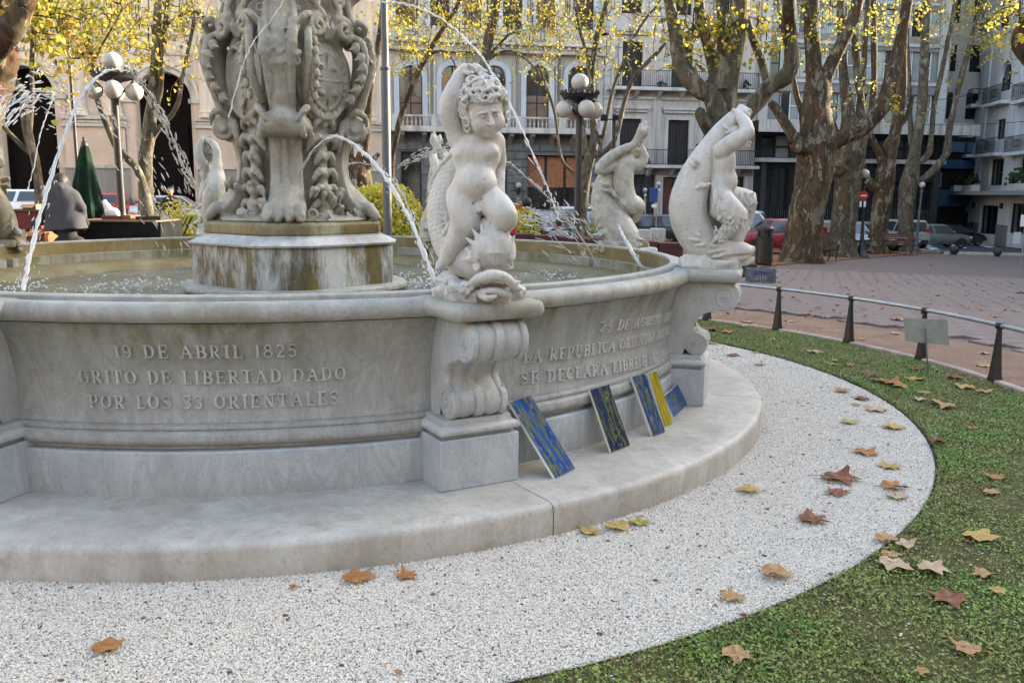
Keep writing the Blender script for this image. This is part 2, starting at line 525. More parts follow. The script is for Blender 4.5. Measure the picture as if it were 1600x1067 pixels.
def pebble_mat():
 m = Mat('white_pebbles', .75, .3)
 r = m.rand()
 c = m.ramp(r, [(0, (.68, .64, .58)), (.45, (.62, .58, .52)), (.80, (.56, .52, .46)), (.945, (.40, .345, .29)), (.968, (.30, .175, .125)), (.985, (.12, .09, .08))], 'CONSTANT')
 p = m.pos()
 big = m.noise(p, .9, 5, .6)
 c = m.mix(m.math('MULTIPLY', m.sep(m.ramp(big, [(.58, 0), (.74, 1)]))[0], .35), c, (.24, .23, .2))
 m.set('Base Color', c)
 return m.m
def soil_mat(name, a, b, s=6, bump=.5):
 m = Mat(name, .95, .1)
 v = m.co()
 n = m.noise(v, s, 8, .7)
 c = m.ramp(n, [(.3, a), (.7, b)])
 sp = m.noise(v, s * 22, 3)
 c = m.mix(m.math('MULTIPLY', m.sep(m.ramp(sp, [(.60, 0), (.68, 1)]))[0], .6), c, tuple(min(1, x * 2.4) for x in b))
 c = m.mix(m.math('MULTIPLY', m.sep(m.ramp(sp, [(.30, 1), (.38, 0)]))[0], .6), c, tuple(x * .4 for x in a))
 m.set('Base Color', c)
 m.bump(m.noise(v, s * 14, 6), bump, .02)
 return m.m
DIRT = soil_mat('sandy_dirt', (.17, .105, .075), (.27, .18, .13), 3)
SOIL = soil_mat('red_soil', (.15, .065, .035), (.26, .13, .075), 2)
TURFSOIL = soil_mat('turf_soil', (.05, .05, .02), (.12, .105, .05), 9)
def grass_mat():
 m = Mat('grass_blades', .55, .3)
 r = m.rand()
 big = m.noise(m.pos(), 1.6, 4)
 c = m.ramp(r, [(0, (.06, .135, .016)), (.35, (.115, .22, .028)), (.7, (.18, .285, .042)), (.9, (.25, .27, .07)), (1, (.30, .25, .11))])
 c = m.mix(m.math('MULTIPLY', m.sep(m.ramp(big, [(.40, 0), (.62, 1)]))[0], .6), c, (.19, .165, .055))
 c = m.mix(m.math('MULTIPLY', m.sep(m.ramp(m.noise(m.pos(), 6, 5), [(.5, 0), (.68, 1)]))[0], .5), c, (.05, .06, .02))
 m.set('Base Color', c)
 m.set('Subsurface Weight', 0.0)
 return m.m
GRASS = grass_mat()
def paver_mat():
 m = Mat('paving_brick', .85, .25)
 r = m.rand()
 p = m.pos()
 c = m.ramp(r, [(0, (.165, .125, .115)), (.5, (.18, .138, .126)), (1, (.20, .152, .138))])
 c = m.mix(m.math('MULTIPLY', m.noise(p, .5, 6), .35), c, (.24, .185, .165))
 c = m.mix(m.math('MULTIPLY', m.sep(m.ramp(m.noise(p, 30, 4), [(.5, 0), (.7, 1)]))[0], .4), c, (.11, .09, .085))
 m.set('Base Color', c)
 m.bump(m.noise(p, 60, 5), .4, .006)
 return m.m
PAVER = paver_mat()
JOINT = soil_mat('paving_joint', (.125, .095, .086), (.18, .14, .126), 5, .4)
ASPHALT = soil_mat('asphalt', (.05, .052, .056), (.09, .092, .098), 2, .3)
ROADPAINT = plain('road_paint', (.62, .62, .6), .7, .2)
KERB = plain('kerb_concrete', (.36, .27, .23), .85, .2, var=.25, nscale=6, bump=.4)
KERBPALE = plain('pale_kerb', (.5, .46, .38), .85, .2, var=.2, nscale=3, bump=.3)  # sunlit corner kerb: the sun's brightness is put into this paler colour
def bark_mat(name, seed, base=(.24, .20, .13)):
 m = Mat(name, .85, .2)
 v = m.n('ShaderNodeMapping', {'Vector': m.co(), 'Location': (seed * 3.1, seed * 1.7, seed), 'Scale': (1, 1, .42)}).outputs[0]
 w = m.noise(v, 2.7, 4, .55, .9)
 f = m.noise(v, 9, 7, .72)
 c = m.ramp(f, [(.34, tuple(x * .22 for x in base)), (.52, tuple(x * .55 for x in base)), (.68, base)])
 for off, sc, thr, col, k in ((11.0, 2.6, .55, (.085, .073, .04), .8), (23.0, 3.4, .57, (.10, .048, .022), .85), (37.0, 3.0, .585, (.19, .172, .122), .92), (51.0, 5.5, .61, (.26, .245, .19), .9), (67.0, 4.2, .60, (.022, .016, .010), .85)):
  q = m.n('ShaderNodeMapping', {'Vector': v, 'Location': (off, off * .7, off * 1.3)}).outputs[0]
  c = m.mix(m.math('MULTIPLY', m.sep(m.ramp(m.noise(q, sc, 4, .58, .5), [(thr, 0), (thr + .018, 1)]))[0], k), c, col)
 c = m.mix(.3, c, m.ramp(f, [(.3, tuple(x * .2 for x in base)), (.7, base)]))
 m.set('Base Color', c)
 m.bump(m.math('ADD', w, m.math('MULTIPLY', m.noise(v, 22, 5), .5)), .9, .04)
 return m.m
BARKS = [bark_mat('plane_bark', 1, (.13, .105, .07)), bark_mat('pale_plane_bark', 2, (.145, .125, .088)), bark_mat('brown_plane_bark', 4, (.11, .07, .04))]
def leaf_mat(name, stops, trans=.45):
 m = Mat(name, .5, .3)
 at = m.n('ShaderNodeAttribute', attribute_name='tint').outputs['Fac']
 c = m.ramp(at, stops)
 m.set('Base Color', c)
 tr = m.n('ShaderNodeBsdfTranslucent', {'Color': m.mix(.3, c, (.9, .75, .12))})
 mx = m.n('ShaderNodeMixShader', {'Fac': trans})
 m.t.links.new(m.b.outputs[0], mx.inputs[1]); m.t.links.new(tr.outputs[0], mx.inputs[2])
 m.t.links.new(mx.outputs[0], m.t.nodes['Material Output'].inputs[0])
 return m.m
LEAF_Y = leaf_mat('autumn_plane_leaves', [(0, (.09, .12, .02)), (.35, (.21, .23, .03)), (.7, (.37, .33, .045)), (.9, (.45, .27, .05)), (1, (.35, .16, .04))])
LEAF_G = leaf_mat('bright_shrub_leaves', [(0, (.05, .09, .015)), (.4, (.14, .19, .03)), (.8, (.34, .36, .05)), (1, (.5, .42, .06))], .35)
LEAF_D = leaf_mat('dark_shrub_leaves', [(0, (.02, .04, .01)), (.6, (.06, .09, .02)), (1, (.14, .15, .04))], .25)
def dry_leaf(name, a, b):
 m = Mat(name, .75, .25)
 v = m.co()
 n = m.noise(v, 25, 6, .7)
 c = m.ramp(n, [(.3, a), (.7, b)])
 m.set('Base Color', c)
 m.bump(m.noise(v, 60, 4), .5, .004)
 return m.m
DRY = dict(orange=dry_leaf('orange_brown_leaf', (.20, .085, .03), (.42, .20, .07)),
     tan=dry_leaf('tan_leaf', (.24, .13, .06), (.43, .26, .13)),
     yellow=dry_leaf('yellow_leaf', (.28, .18, .055), (.46, .32, .11)),
     red=dry_leaf('red_brown_leaf', (.11, .04, .025), (.25, .10, .055)),
     pale=dry_leaf('pale_tan_leaf', (.30, .205, .13), (.47, .35, .23)),
     olive=dry_leaf('olive_yellow_leaf', (.22, .19, .04), (.40, .34, .10)))
# ------------------------------------------------------------------ ground
def axis(lo, hi, mid, fine, coarse):
 a = [mid]
 while a[-1] < hi: a.append(a[-1] + (fine if abs(a[-1] - mid) < 28 else coarse))
 b = [mid]
 while b[-1] > lo: b.append(b[-1] - (fine if abs(b[-1] - mid) < 28 else coarse))
 return np.array(sorted(set(a + b)))
def sheet_grid(xs, ys, off):
 X, Y = np.meshgrid(xs, ys, indexing='ij')
 V = np.stack([X, Y, gz(X, Y) + off], -1).reshape(-1, 3)
 n, m = len(xs), len(ys)
 i, j = np.meshgrid(np.arange(n - 1), np.arange(m - 1), indexing='ij')
 a = (i * m + j).ravel()
 return V, np.stack([a, a + m, a + m + 1, a + 1], 1)
V, F = sheet_grid(axis(-420, 420, -1.7, 1.0, 16), axis(-200, 600, 7.0, 1.0, 16), -0.03)
tag(link('ground', np_mesh('ground', V, F), JOINT), kind='structure')
def sheet(name, A, B, off, mat, kind='structure', step=1.0, parent=None):
 """ground-hugging strip lofted between two polylines of (X, Y)"""
 A = np.asarray(A, float); B = np.asarray(B, float)
 def res(P, n):
  d = np.r_[0, np.cumsum(np.linalg.norm(np.diff(P, axis=0), axis=1))]
  t = np.linspace(0, d[-1], n)
  return np.stack([np.interp(t, d, P[:, 0]), np.interp(t, d, P[:, 1])], 1)
 L = max(np.linalg.norm(np.diff(A, axis=0), axis=1).sum(), np.linalg.norm(np.diff(B, axis=0), axis=1).sum())
 n = max(2, int(L / step) + 1)
 A, B = res(A, n), res(B, n)
 m = max(2, int(np.linalg.norm(A - B, axis=1).max() / step) + 1)
 t = np.linspace(0, 1, m)[None, :, None]
 P = A[:, None] * (1 - t) + B[:, None] * t
 Z = gz(P[..., 0], P[..., 1]) + off
 V = np.concatenate([P, Z[..., None]], -1).reshape(-1, 3)
 i, j = np.meshgrid(np.arange(n - 1), np.arange(m - 1), indexing='ij')
 a = (i * m + j).ravel()
 o = link(name, np_mesh(name, V, np.stack([a, a + m, a + m + 1, a + 1], 1)), mat, parent)
 me = o.data
 if me.polygons[0].normal.z < 0: me.flip_normals()
 return tag(o, kind=kind) if kind else o
def gxy(*pts): return [tuple(ground(*p)[:2]) for p in pts]
def ring(r0, r1, n=160, a0=0, a1=2 * PI):
 a = np.linspace(a0, a1, n)
 return [(FC[0] + r0 * math.cos(t), FC[1] + r0 * math.sin(t)) for t in a], [(FC[0] + r1 * math.cos(t), FC[1] + r1 * math.sin(t)) for t in a]
# street behind the trees and road past the corner
KL = gxy((1080, 381), (1350, 385.5), (1468, 395))
kd = np.array(KL[0]) - np.array(KL[1]); kd = kd / np.linalg.norm(kd)
KLEFT = [tuple(np.array(KL[0]) + kd * 75)]
FDIR = np.array([0.9857, 0.1686]); FN = np.array([0.1686, -0.9857])        # facade direction and its outward normal
kerb_line = [(-62.0, 31.0), (-20.0, 36.5)] + KL
KR = gxy((1478, 396.5), (1660, 400))
sheet('road', kerb_line + [tuple(np.array(KR[0]) + (0.3, .6))], [(-70, 56), (-20, 60), (10, 64), (40, 70), (60, 76)], 0.02, ASPHALT, step=1.2)
far = [(KR[0][0], KR[0][1] + .2), KR[1], (40.0, KR[1][1] + 2)]
sheet('road', far, [(40, 74), (50, 74), (60, 74)], 0.024, ASPHALT, step=1.2)
# crosswalk bars on the road
cw = thing('crosswalk', 'worn white crosswalk bars painted on the road beyond the plaza corner', 'road marking', (0, 0, 0))
for q in [[(1427, 380), (1439, 379), (1468, 390), (1455, 391)], [(1466, 379.5), (1476, 379), (1512, 388.5), (1500, 389)], [(1505, 379), (1514, 378.5), (1556, 387), (1545, 388)], [(1545, 379), (1554, 378.5), (1600, 386.5), (1590, 387)]]:
 P = gxy(*q)
 sheet('stripe', [P[0], P[3]], [P[1], P[2]], 0.036, ROADPAINT, kind=None, parent=cw)
# kerbs
def kerb(name, pts, w, h, mat, label):
 P = np.array(pts, float)
 d = np.r_[0, np.cumsum(np.linalg.norm(np.diff(P, axis=0), axis=1))]
 n = max(2, int(d[-1] / 1.0))
 root = thing(name, label, 'kerb', (0, 0, 0))
 t = np.linspace(0, d[-1], n + 1)
 X = np.interp(t, d, P[:, 0]); Y = np.interp(t, d, P[:, 1])
 for i in range(n):
  a = np.array([X[i], Y[i]]); b = np.array([X[i + 1], Y[i + 1]])
  v = (b - a); L = np.linalg.norm(v); v /= L; nn = np.array([-v[1], v[0]])
  mb = MB()
  g = .012
  ring_ = []
  for z in (-.1, h):
   for p, s in ((a + v * g, -1), (b - v * g, -1), (b - v * g, 1), (a + v * g, 1)):
    q = p + nn * s * w / 2
    ring_.append((q[0], q[1], float(gz(*p)) + z))
  mb.layers([ring_[:4], ring_[4:]])
  mb.build('kerb_stone', mat, root, bevel=.012)
 return root
kerb('street_kerb', [(-20, 36.5)] + KL, .28, .12, KERB, 'long stone kerb between the tree strip and the street')
kerb('corner_kerb', KR, .3, .10, KERBPALE, 'pale kerb along the road behind the two ball bollards')
# red soil strip under the plane trees
sheet('tree_strip', gxy((1085, 434), (1140, 424), (1209, 414), (1319, 405.5), (1431, 396.5), (1482, 393.5)), gxy((1085, 383.5), (1140, 384), (1209, 385), (1319, 387), (1431, 391), (1470, 393)), -.004, SOIL)
# dirt ring outside the low fence
A, B = ring(5.94, 7.28)
sheet('dirt_path', A, B, 0.004, DIRT, step=.5)
# round kerb, turf, edging and gravel
mb = MB(); mb.lathe([(5.86, -.05), (5.86, .035), (5.87, .045), (5.93, .045), (5.945, .03), (5.945, -.05)], 160)
tag(mb.build('lawn_kerb', KERB, loc=(FC[0], FC[1], 0)), 'thin pinkish kerb ring around the lawn under the low fence', 'kerb')
mb = MB(); mb.lathe([(4.66, .0), (4.66, .012), (5.0, .02), (5.5, .02), (5.86, .014)], 160)
tag(mb.build('lawn', TURFSOIL, loc=(FC[0], FC[1], 0)), kind='structure')
mb = MB(); mb.lathe([(4.648, -.02), (4.648, .013), (4.654, .013), (4.654, -.02)], 200)
tag(mb.build('steel_edging', plain('rusty_edging', (.05, .032, .024), .8, .2, var=.4), loc=(FC[0], FC[1], 0)), 'thin dark edging strip between white gravel and lawn', 'edging')
mb = MB(); mb.lathe([(3.3, .0), (3.6, .004), (4.646, .004)], 160)
gravel = tag(mb.build('gravel_bed', gravel_base(), loc=(FC[0], FC[1], 0)), kind='structure')
# white pebbles: scattered stones, uncountable
def pebbles():
 n = 60
 a = np.linspace(R_(-136), R_(74), n)
 V = np.array([[r * math.cos(t), r * math.sin(t), .002] for t in a for r in (3.585, 4.64)])
 F = np.array([[2 * i, 2 * i + 1, 2 * i + 3, 2 * i + 2] for i in range(n - 1)])
 o = link('white_pebbles', np_mesh('white_pebbles', V, F), pebble_mat(), loc=(FC[0], FC[1], 0))
 tag(o, kind='stuff')
 g = bpy.data.node_groups.new('pebble_scatter', 'GeometryNodeTree')
 g.interface.new_socket('Geometry', in_out='INPUT', socket_type='NodeSocketGeometry')
 g.interface.new_socket('Geometry', in_out='OUTPUT', socket_type='NodeSocketGeometry')
 N = g.nodes.new; L = g.links.new
 gi, go = N('NodeGroupInput'), N('NodeGroupOutput')
 d = N('GeometryNodeDistributePointsOnFaces'); d.inputs['Density'].default_value = 27000
 ico = N('GeometryNodeMeshIcoSphere'); ico.inputs['Radius'].default_value = .0043; ico.inputs['Subdivisions'].default_value = 2
 sm = N('GeometryNodeSetMaterial'); sm.inputs['Material'].default_value = o.data.materials[0]
 L(ico.outputs['Mesh'], sm.inputs['Geometry'])
 inst = N('GeometryNodeInstanceOnPoints')
 rr = N('FunctionNodeRandomValue'); rr.data_type = 'FLOAT_VECTOR'
 rr.inputs[0].default_value = (0, 0, 0); rr.inputs[1].default_value = (6.28, 6.28, 6.28)
 rs = N('FunctionNodeRandomValue'); rs.data_type = 'FLOAT_VECTOR'; rs.inputs['Seed'].default_value = 5
 rs.inputs[0].default_value = (.55, .55, .5); rs.inputs[1].default_value = (1.45, 1.25, 1.0)
 tr = N('GeometryNodeTranslateInstances')
 rz = N('FunctionNodeRandomValue'); rz.data_type = 'FLOAT_VECTOR'; rz.inputs['Seed'].default_value = 9
 rz.inputs[0].default_value = (0, 0, .0005); rz.inputs[1].default_value = (0, 0, .009)
 L(gi.outputs[0], d.inputs['Mesh']); L(d.outputs['Points'], inst.inputs['Points']); L(sm.outputs[0], inst.inputs['Instance'])
 L(rr.outputs[0], inst.inputs['Rotation']); L(rs.outputs[0], inst.inputs['Scale'])
 L(inst.outputs[0], tr.inputs['Instances']); L(rz.outputs[0], tr.inputs['Translation'])
 tr.inputs['Local Space'].default_value = False
 L(tr.outputs[0], go.inputs[0])
 md = o.modifiers.new('scatter', 'NODES'); md.node_group = g
pebbles()
def attr_tint(me, vals):
 a = me.attributes.new('tint', 'FLOAT', 'POINT'); a.data.foreach_set('value', np.asarray(vals, np.float32))
def grass():
 n = 250000
 a = RNG.uniform(R_(-100), R_(62), n); r = np.sqrt(RNG.uniform(4.657 ** 2, 5.855 ** 2, n))
 cx, cy = r * np.cos(a), r * np.sin(a)
 # clumping: thin out where a smooth random field is low
 fld = np.sin(cx * 5.1 + 1.3) * np.sin(cy * 4.3 + .4) + np.sin(cx * 11.7 + cy * 7.9) * .6 + np.sin(cx * 2.1 - cy * 3.3) * .7
 keep = RNG.random(n) < np.clip(.74 + fld * .28, .25, 1)
 cx, cy, fld = cx[keep], cy[keep], fld[keep]; n = len(cx)
 th = RNG.uniform(0, 2 * PI, n); L = RNG.uniform(.012, .032, n) * (1 + .25 * np.clip(fld, -1, 1)); w = RNG.uniform(.0015, .0034, n)
 lean = RNG.uniform(.3, 1.5, n)
 clover = RNG.random(n) < .22
 L[clover] *= .6; w[clover] *= 2.1; lean[clover] = RNG.uniform(1.1, 1.9, clover.sum())
 dx, dy = np.cos(th), np.sin(th)
 z0 = np.full(n, .014); z0[clover] += RNG.uniform(.008, .02, clover.sum())
 def P(t, side, bend):
  h = L * t * np.cos(lean * bend); o = L * t * np.sin(lean * bend)
  return np.stack([cx + dx * o - dy * w * side, cy + dy * o + dx * w * side, z0 + h], 1)
 V = np.stack([P(0, -.7, .5), P(0, .7, .5), P(.6, 1, .75), P(.6, -1, .75), P(1, 0, 1)], 1).reshape(-1, 3)
 b = np.arange(n)[:, None] * 5
 F = np.vstack([b + np.array([[0, 1, 2]]), b + np.array([[0, 2, 3]]), b + np.array([[3, 2, 4]])])
 me = np_mesh('turf_grass', V, F)
 t = np.clip(RNG.random(n) * .88 - .12 * np.clip(fld, -1, 1) + .5 * (RNG.random(n) < .10), 0, 1)
 attr_tint(me, np.repeat(t, 5))
 tag(link('turf_grass', me, GRASS, loc=(FC[0], FC[1], 0)), kind='stuff')
# grass colour follows each blade's own tint
for nd in GRASS.node_tree.nodes:
 if nd.bl_idname == 'ShaderNodeObjectInfo':
  at = GRASS.node_tree.nodes.new('ShaderNodeAttribute'); at.attribute_name = 'tint'
  for l in list(nd.outputs['Random'].links): GRASS.node_tree.links.new(at.outputs['Fac'], l.to_socket)
grass()
# stray white stones in the turf
mb = MB()
for i in range(300):
 a = RNG.uniform(R_(-90), R_(50)); r = 4.68 + abs(RNG.normal(0, .38))
 if r > 5.85: continue
 s = RNG.uniform(.003, .0062)
 mb.sphere((r * math.cos(a), r * math.sin(a), .024), (s * 1.4, s, s * .6), 5, 3)
tag(mb.build('stray_pebbles', plain('stray_stone', (.50, .48, .45), .8, .3, var=.4, nscale=4), loc=(FC[0], FC[1], 0)), kind='stuff')
# plaza paving: rows of flat bricks, the nearest three hundred one by one
def paving():
 soil_edge = gxy((1085, 434), (1140, 424), (1209, 414), (1319, 405.5), (1431, 396.5), (1482, 393.5), (1700, 393.5))
 SE = np.array(soil_edge)
 root = tag(thing('plaza_paving', None, None), kind='structure')
 ang = math.atan2(FDIR[1], FDIR[0]) + R_(6)
 u = np.array([math.cos(ang), math.sin(ang)]); v = np.array([-u[1], u[0]])
 cand = []
 bw, bh = .42, .30
 for j in range(-10, 90):
  off = (j % 2) * bw / 2
  for i in range(-40, 70):
   c = np.array([0, 8.0]) + u * (i * bw + off) + v * (j * bh)
   r = math.hypot(c[0] - FC[0], c[1] - FC[1])
   if r < 7.52 or c[1] < 4.5: continue
   px = 800 + c[0] / c[1] * FOCAL
   if px < 1000 or px > 2150: continue
   lim = np.interp(c[0], SE[:, 0], SE[:, 1])
   if c[1] > min(lim, 26.5): continue
   cand.append((c[1], c, RNG.random(3)))
 cand.sort(key=lambda t: t[0])
 bm = MB(); bm.rects([(-bw / 2 + .004, bw / 2 - .004, -bh / 2 + .004, bh / 2 - .004, -.03), (-bw / 2 + .004, bw / 2 - .004, -bh / 2 + .004, bh / 2 - .004, .009), (-bw / 2 + .010, bw / 2 - .010, -bh / 2 + .010, bh / 2 - .010, .013)])
 me = bm.mesh('paver', smooth=False)
 me.materials.append(PAVER)
 rest = MB()
 for k, (d, c, q) in enumerate(cand):
  z = float(gz(*c)) - .010 + (q[0] - .5) * .004
  if k < 300:
   o = link('paver', me, None, root, (c[0], c[1], z))
   sx_ = (float(gz(c[0] + .2, c[1])) - float(gz(c[0] - .2, c[1]))) / .4; sy_ = (float(gz(c[0], c[1] + .2)) - float(gz(c[0], c[1] - .2))) / .4
   Tm = Matrix(((1, 0, 0), (0, 1, 0), (0, 0, 1)))
   nrm = Vector((-sx_, -sy_, 1)).normalized()
   o.rotation_mode = "QUATERNION"
   o.rotation_quaternion = Vector((0, 0, 1)).rotation_difference(nrm) @ Matrix.Rotation(ang + (q[0] - .5) * .02, 3, "Z").to_quaternion()
  if False:
   o.rotation_euler = (0, 0, ang + (q[0] - .5) * .02)
  else:
   rest.add(np.array([(x, y, w) for x, y, w in np.array(bm.v)]) @ rotz(ang).T + np.array([c[0], c[1], z]), bm.f)
 pm = rest.build('pavers_beyond', PAVER, root, smooth=False)
 tag(pm, kind='stuff')
paving()
# ------------------------------------------------------------------ fountain basin
PHI = R_(-60.91)
FOUNT = thing('fountain', 'round white marble fountain basin with scroll consoles, inscriptions and broad step', 'fountain', (FC[0], FC[1], 0))
def die_r(z):
 return float(np.interp(z, [.50, .60, .75, .88, .96, 1.01], [2.945, 2.935, 2.945, 2.975, 3.005, 3.03]))
for k in range(8):
 a0 = PHI + k * PI / 4 + .012; a1 = a0 + PI / 4 - .024
 n = 24
 mb = MB(); mb.lathe([(2.80, .165), (2.985, .165), (2.988, .17), (2.988, .378), (2.982, .385), (2.9, .387), (2.80, .387)], n, a0, a1, close=True, ends=True)
 mb.build('dado_block', DADO, FOUNT)
 mb = MB(); mb.lathe([(2.80, .390), (2.945, .390), (2.945, .408), (2.968, .412), (2.984, .425), (2.990, .445), (2.985, .466), (2.970, .478), (2.958, .481), (2.958, .487), (2.966, .489), (2.966, .502), (2.945, .512), (2.80, .512)], n, a0, a1, close=True, ends=True)
 mb.build('base_moulding', MARBLE, FOUNT)
 zs = np.linspace(.514, 1.0, 10)
 mb = MB(); mb.lathe([(2.80, .514)] + [(die_r(z), z) for z in zs] + [(2.80, 1.0)], n, a0, a1, close=True, ends=True)
 DIE = mb.build('basin_panel', MARBLE, FOUNT)
 if k == 7: DIE_L = DIE
 if k == 0: DIE_R = DIE
 t = [(3.038 + .047 * math.cos(x), 1.053 + .047 * math.sin(x)) for x in np.linspace(R_(-115), R_(88), 12)]
 mb = MB(); mb.lathe([(2.95, 1.002), (3.0, 1.002)] + t + [(3.0, 1.100), (2.988, 1.098), (2.984, 1.085), (2.974, 1.085), (2.970, 1.116), (2.962, 1.122), (2.912, 1.124), (2.902, 1.118), (2.90, 1.085), (2.95, 1.075)], n, a0 + .002 - .012, a1 + .010, close=True, ends=True)
 mb.build('rim', RIM, FOUNT)
 mb = MB(); mb.lathe([(2.897, 1.105), (2.885, .95), (2.855, .93), (2.80, .925), (2.62, .87), (2.55, .80), (2.52, .60)], n, a0 - .012, a1 + .012)
 mb.build('basin_lining', INNER, FOUNT)
# step slabs: eight curved stones with open joints
for k in range(8):
 a0 = PHI + R_(3.0) + k * PI / 4 + .0009; a1 = a0 + PI / 4 - .0018
 mb = MB(); mb.lathe([(2.78, -.04), (3.585, -.04), (3.588, .02), (3.588, .128), (3.584, .146), (3.572, .159), (3.555, .165), (3.40, .167), (2.78, .169)], 28, a0, a1, close=True, ends=True)
 mb.build('step_slab', STEP, FOUNT)
# scroll consoles
def scroll_outline(o=0.0):
 """side outline (r, z) of the S-scroll, pulled in by o"""
 P = []
 for a in np.linspace(R_(200), R_(405), 22): P.append((3.128 + (.080 - o) * math.cos(a), .588 + (.080 - o) * math.sin(a)))
 for r, z in ((3.148, .655), (3.112, .685), (3.104, .715), (3.118, .752), (3.155, .785), (3.205, .808), (3.26, .818)): P.append((r - o * .9, z + o * .25))
 for a in np.linspace(R_(-112), R_(92), 22): P.append((3.310 + (.100 - o) * math.cos(a), .918 + (.100 - o) * math.sin(a)))
 P.append((3.05, 1.018 - o)); P.append((2.90, 1.018)); P.append((2.90, .512)); P.append((3.04, .512))
 return P
def console(k):
 root = bpy.data.objects.new('console', None); COL.objects.link(root); root.parent = FOUNT
 root.rotation_euler = (0, 0, PHI + k * PI / 4)
 mb = MB(); mb.rects([(2.88, 3.2, -.215, .215, .168), (2.88, 3.2, -.215, .215, .42)])
 mb.build('block', DADO, root, bevel=.005)
 mb = MB(); mb.rects([(2.88, 3.2 + i, -.215 - i, .215 + i, z) for z, i in ((.4215, -.03), (.433, -.03), (.436, -.012), (.448, .004), (.462, .006), (.477, -.004), (.484, -.022), (.488, -.022), (.491, -.03), (.511, -.032))])
 mb.build('base_moulding', CONSOLE, root, angle=50)
 st = [(-.148, .004), (-.144, 0), (-.118, 0), (-.112, .012), (-.10, .006), (-.075, .0), (-.048, .004), (-.026, .013), (-.020, .0), (.020, 0), (.026, .013), (.048, .004), (.075, .0), (.10, .006), (.112, .012), (.118, 0), (.144, 0), (.148, .004)]
 L = []
 for t, o in st: L.append([(r, t, z) for r, z in scroll_outline(o)])
 mb = MB(); mb.layers(L)
 for sgn in (-1, 1):
  for cx, cz, rr, turns in ((3.310, .918, .092, 2.0), (3.128, .588, .072, 1.8)):
   P = []; rad = []
   for i in range(48):
    f = i / 47; a = R_(100) - sgn * 0 - f * turns * 2 * PI if cz > .8 else R_(60) + f * turns * 2 * PI
    q = rr * (1 - f * .86)
    P.append((cx + q * math.cos(a), sgn * .147, cz + q * math.sin(a))); rad.append(.0065)
   mb.tube(P, rad, 6)
   mb.lathe([(0, .012), (.014, .010), (.018, 0)], 12)  # eye, moved below
   eye = mb.v[-36:]
   mb.v[-36:] = [(cx + x, sgn * (.147 + z), cz + y) for x, y, z in eye]
  # raised border following the scroll's side
  O = scroll_outline(.014)[8:52]
  mb.tube([(r, sgn * .147, z) for r, z in O], .006, 5)
 mb.build('scroll', CONSOLE, root, angle=40)
 L = []
 for z, i in ((1.019, -.035), (1.022, -.014), (1.034, .0), (1.052, .008), (1.072, .008), (1.09, .0), (1.100, -.014), (1.104, -.034)):
  c = .03 + max(i, -.03)
  x1, y1 = 3.402 + i, .238 + i
  L.append([(2.90, -y1, z), (x1 - c, -y1, z), (x1 - c * .3, -y1 + c * .3, z), (x1, -y1 + c, z), (x1, y1 - c, z), (x1 - c * .3, y1 - c * .3, z), (x1 - c, y1, z), (2.90, y1, z)])
 mb = MB(); mb.layers(L); mb.build('cap_slab', RIM, root, angle=60)
 return root
c0 = console(0)
for k in range(1, 8):
 c = copy_tree(c0, FOUNT); c.rotation_euler = (0, 0, PHI + k * PI / 4)
# water and basin floor
mb = MB(); mb.lathe([(.0, .62), (2.6, .62)], 64); tag(mb.build('basin_floor', INNER, FOUNT), None)
nr, na = 60, 120
V = [(0, 0, 0)]; F = []
for i in range(1, nr + 1):
 for j in range(na):
  r = 2.62 * i / nr; a = 2 * PI * j / na
  z = .006 * math.sin(r * 21 + 2 * math.sin(a * 3)) + .005 * math.sin(r * 13 * math.cos(a) + 3) + .004 * math.sin(r * 17 * math.sin(a * 1.0) + 1)
  V.append((r * math.cos(a), r * math.sin(a), z))
for i in range(1, nr):
 for j in range(na):
  F.append([1 + (i - 1) * na + j, 1 + i * na + j, 1 + i * na + (j + 1) % na, 1 + (i - 1) * na + (j + 1) % na])
for j in range(na): F.append([0, 1 + j, 1 + (j + 1) % na])
tag(link('water', np_mesh('water', V, F), WATER, loc=(FC[0], FC[1], .835)), kind='structure')
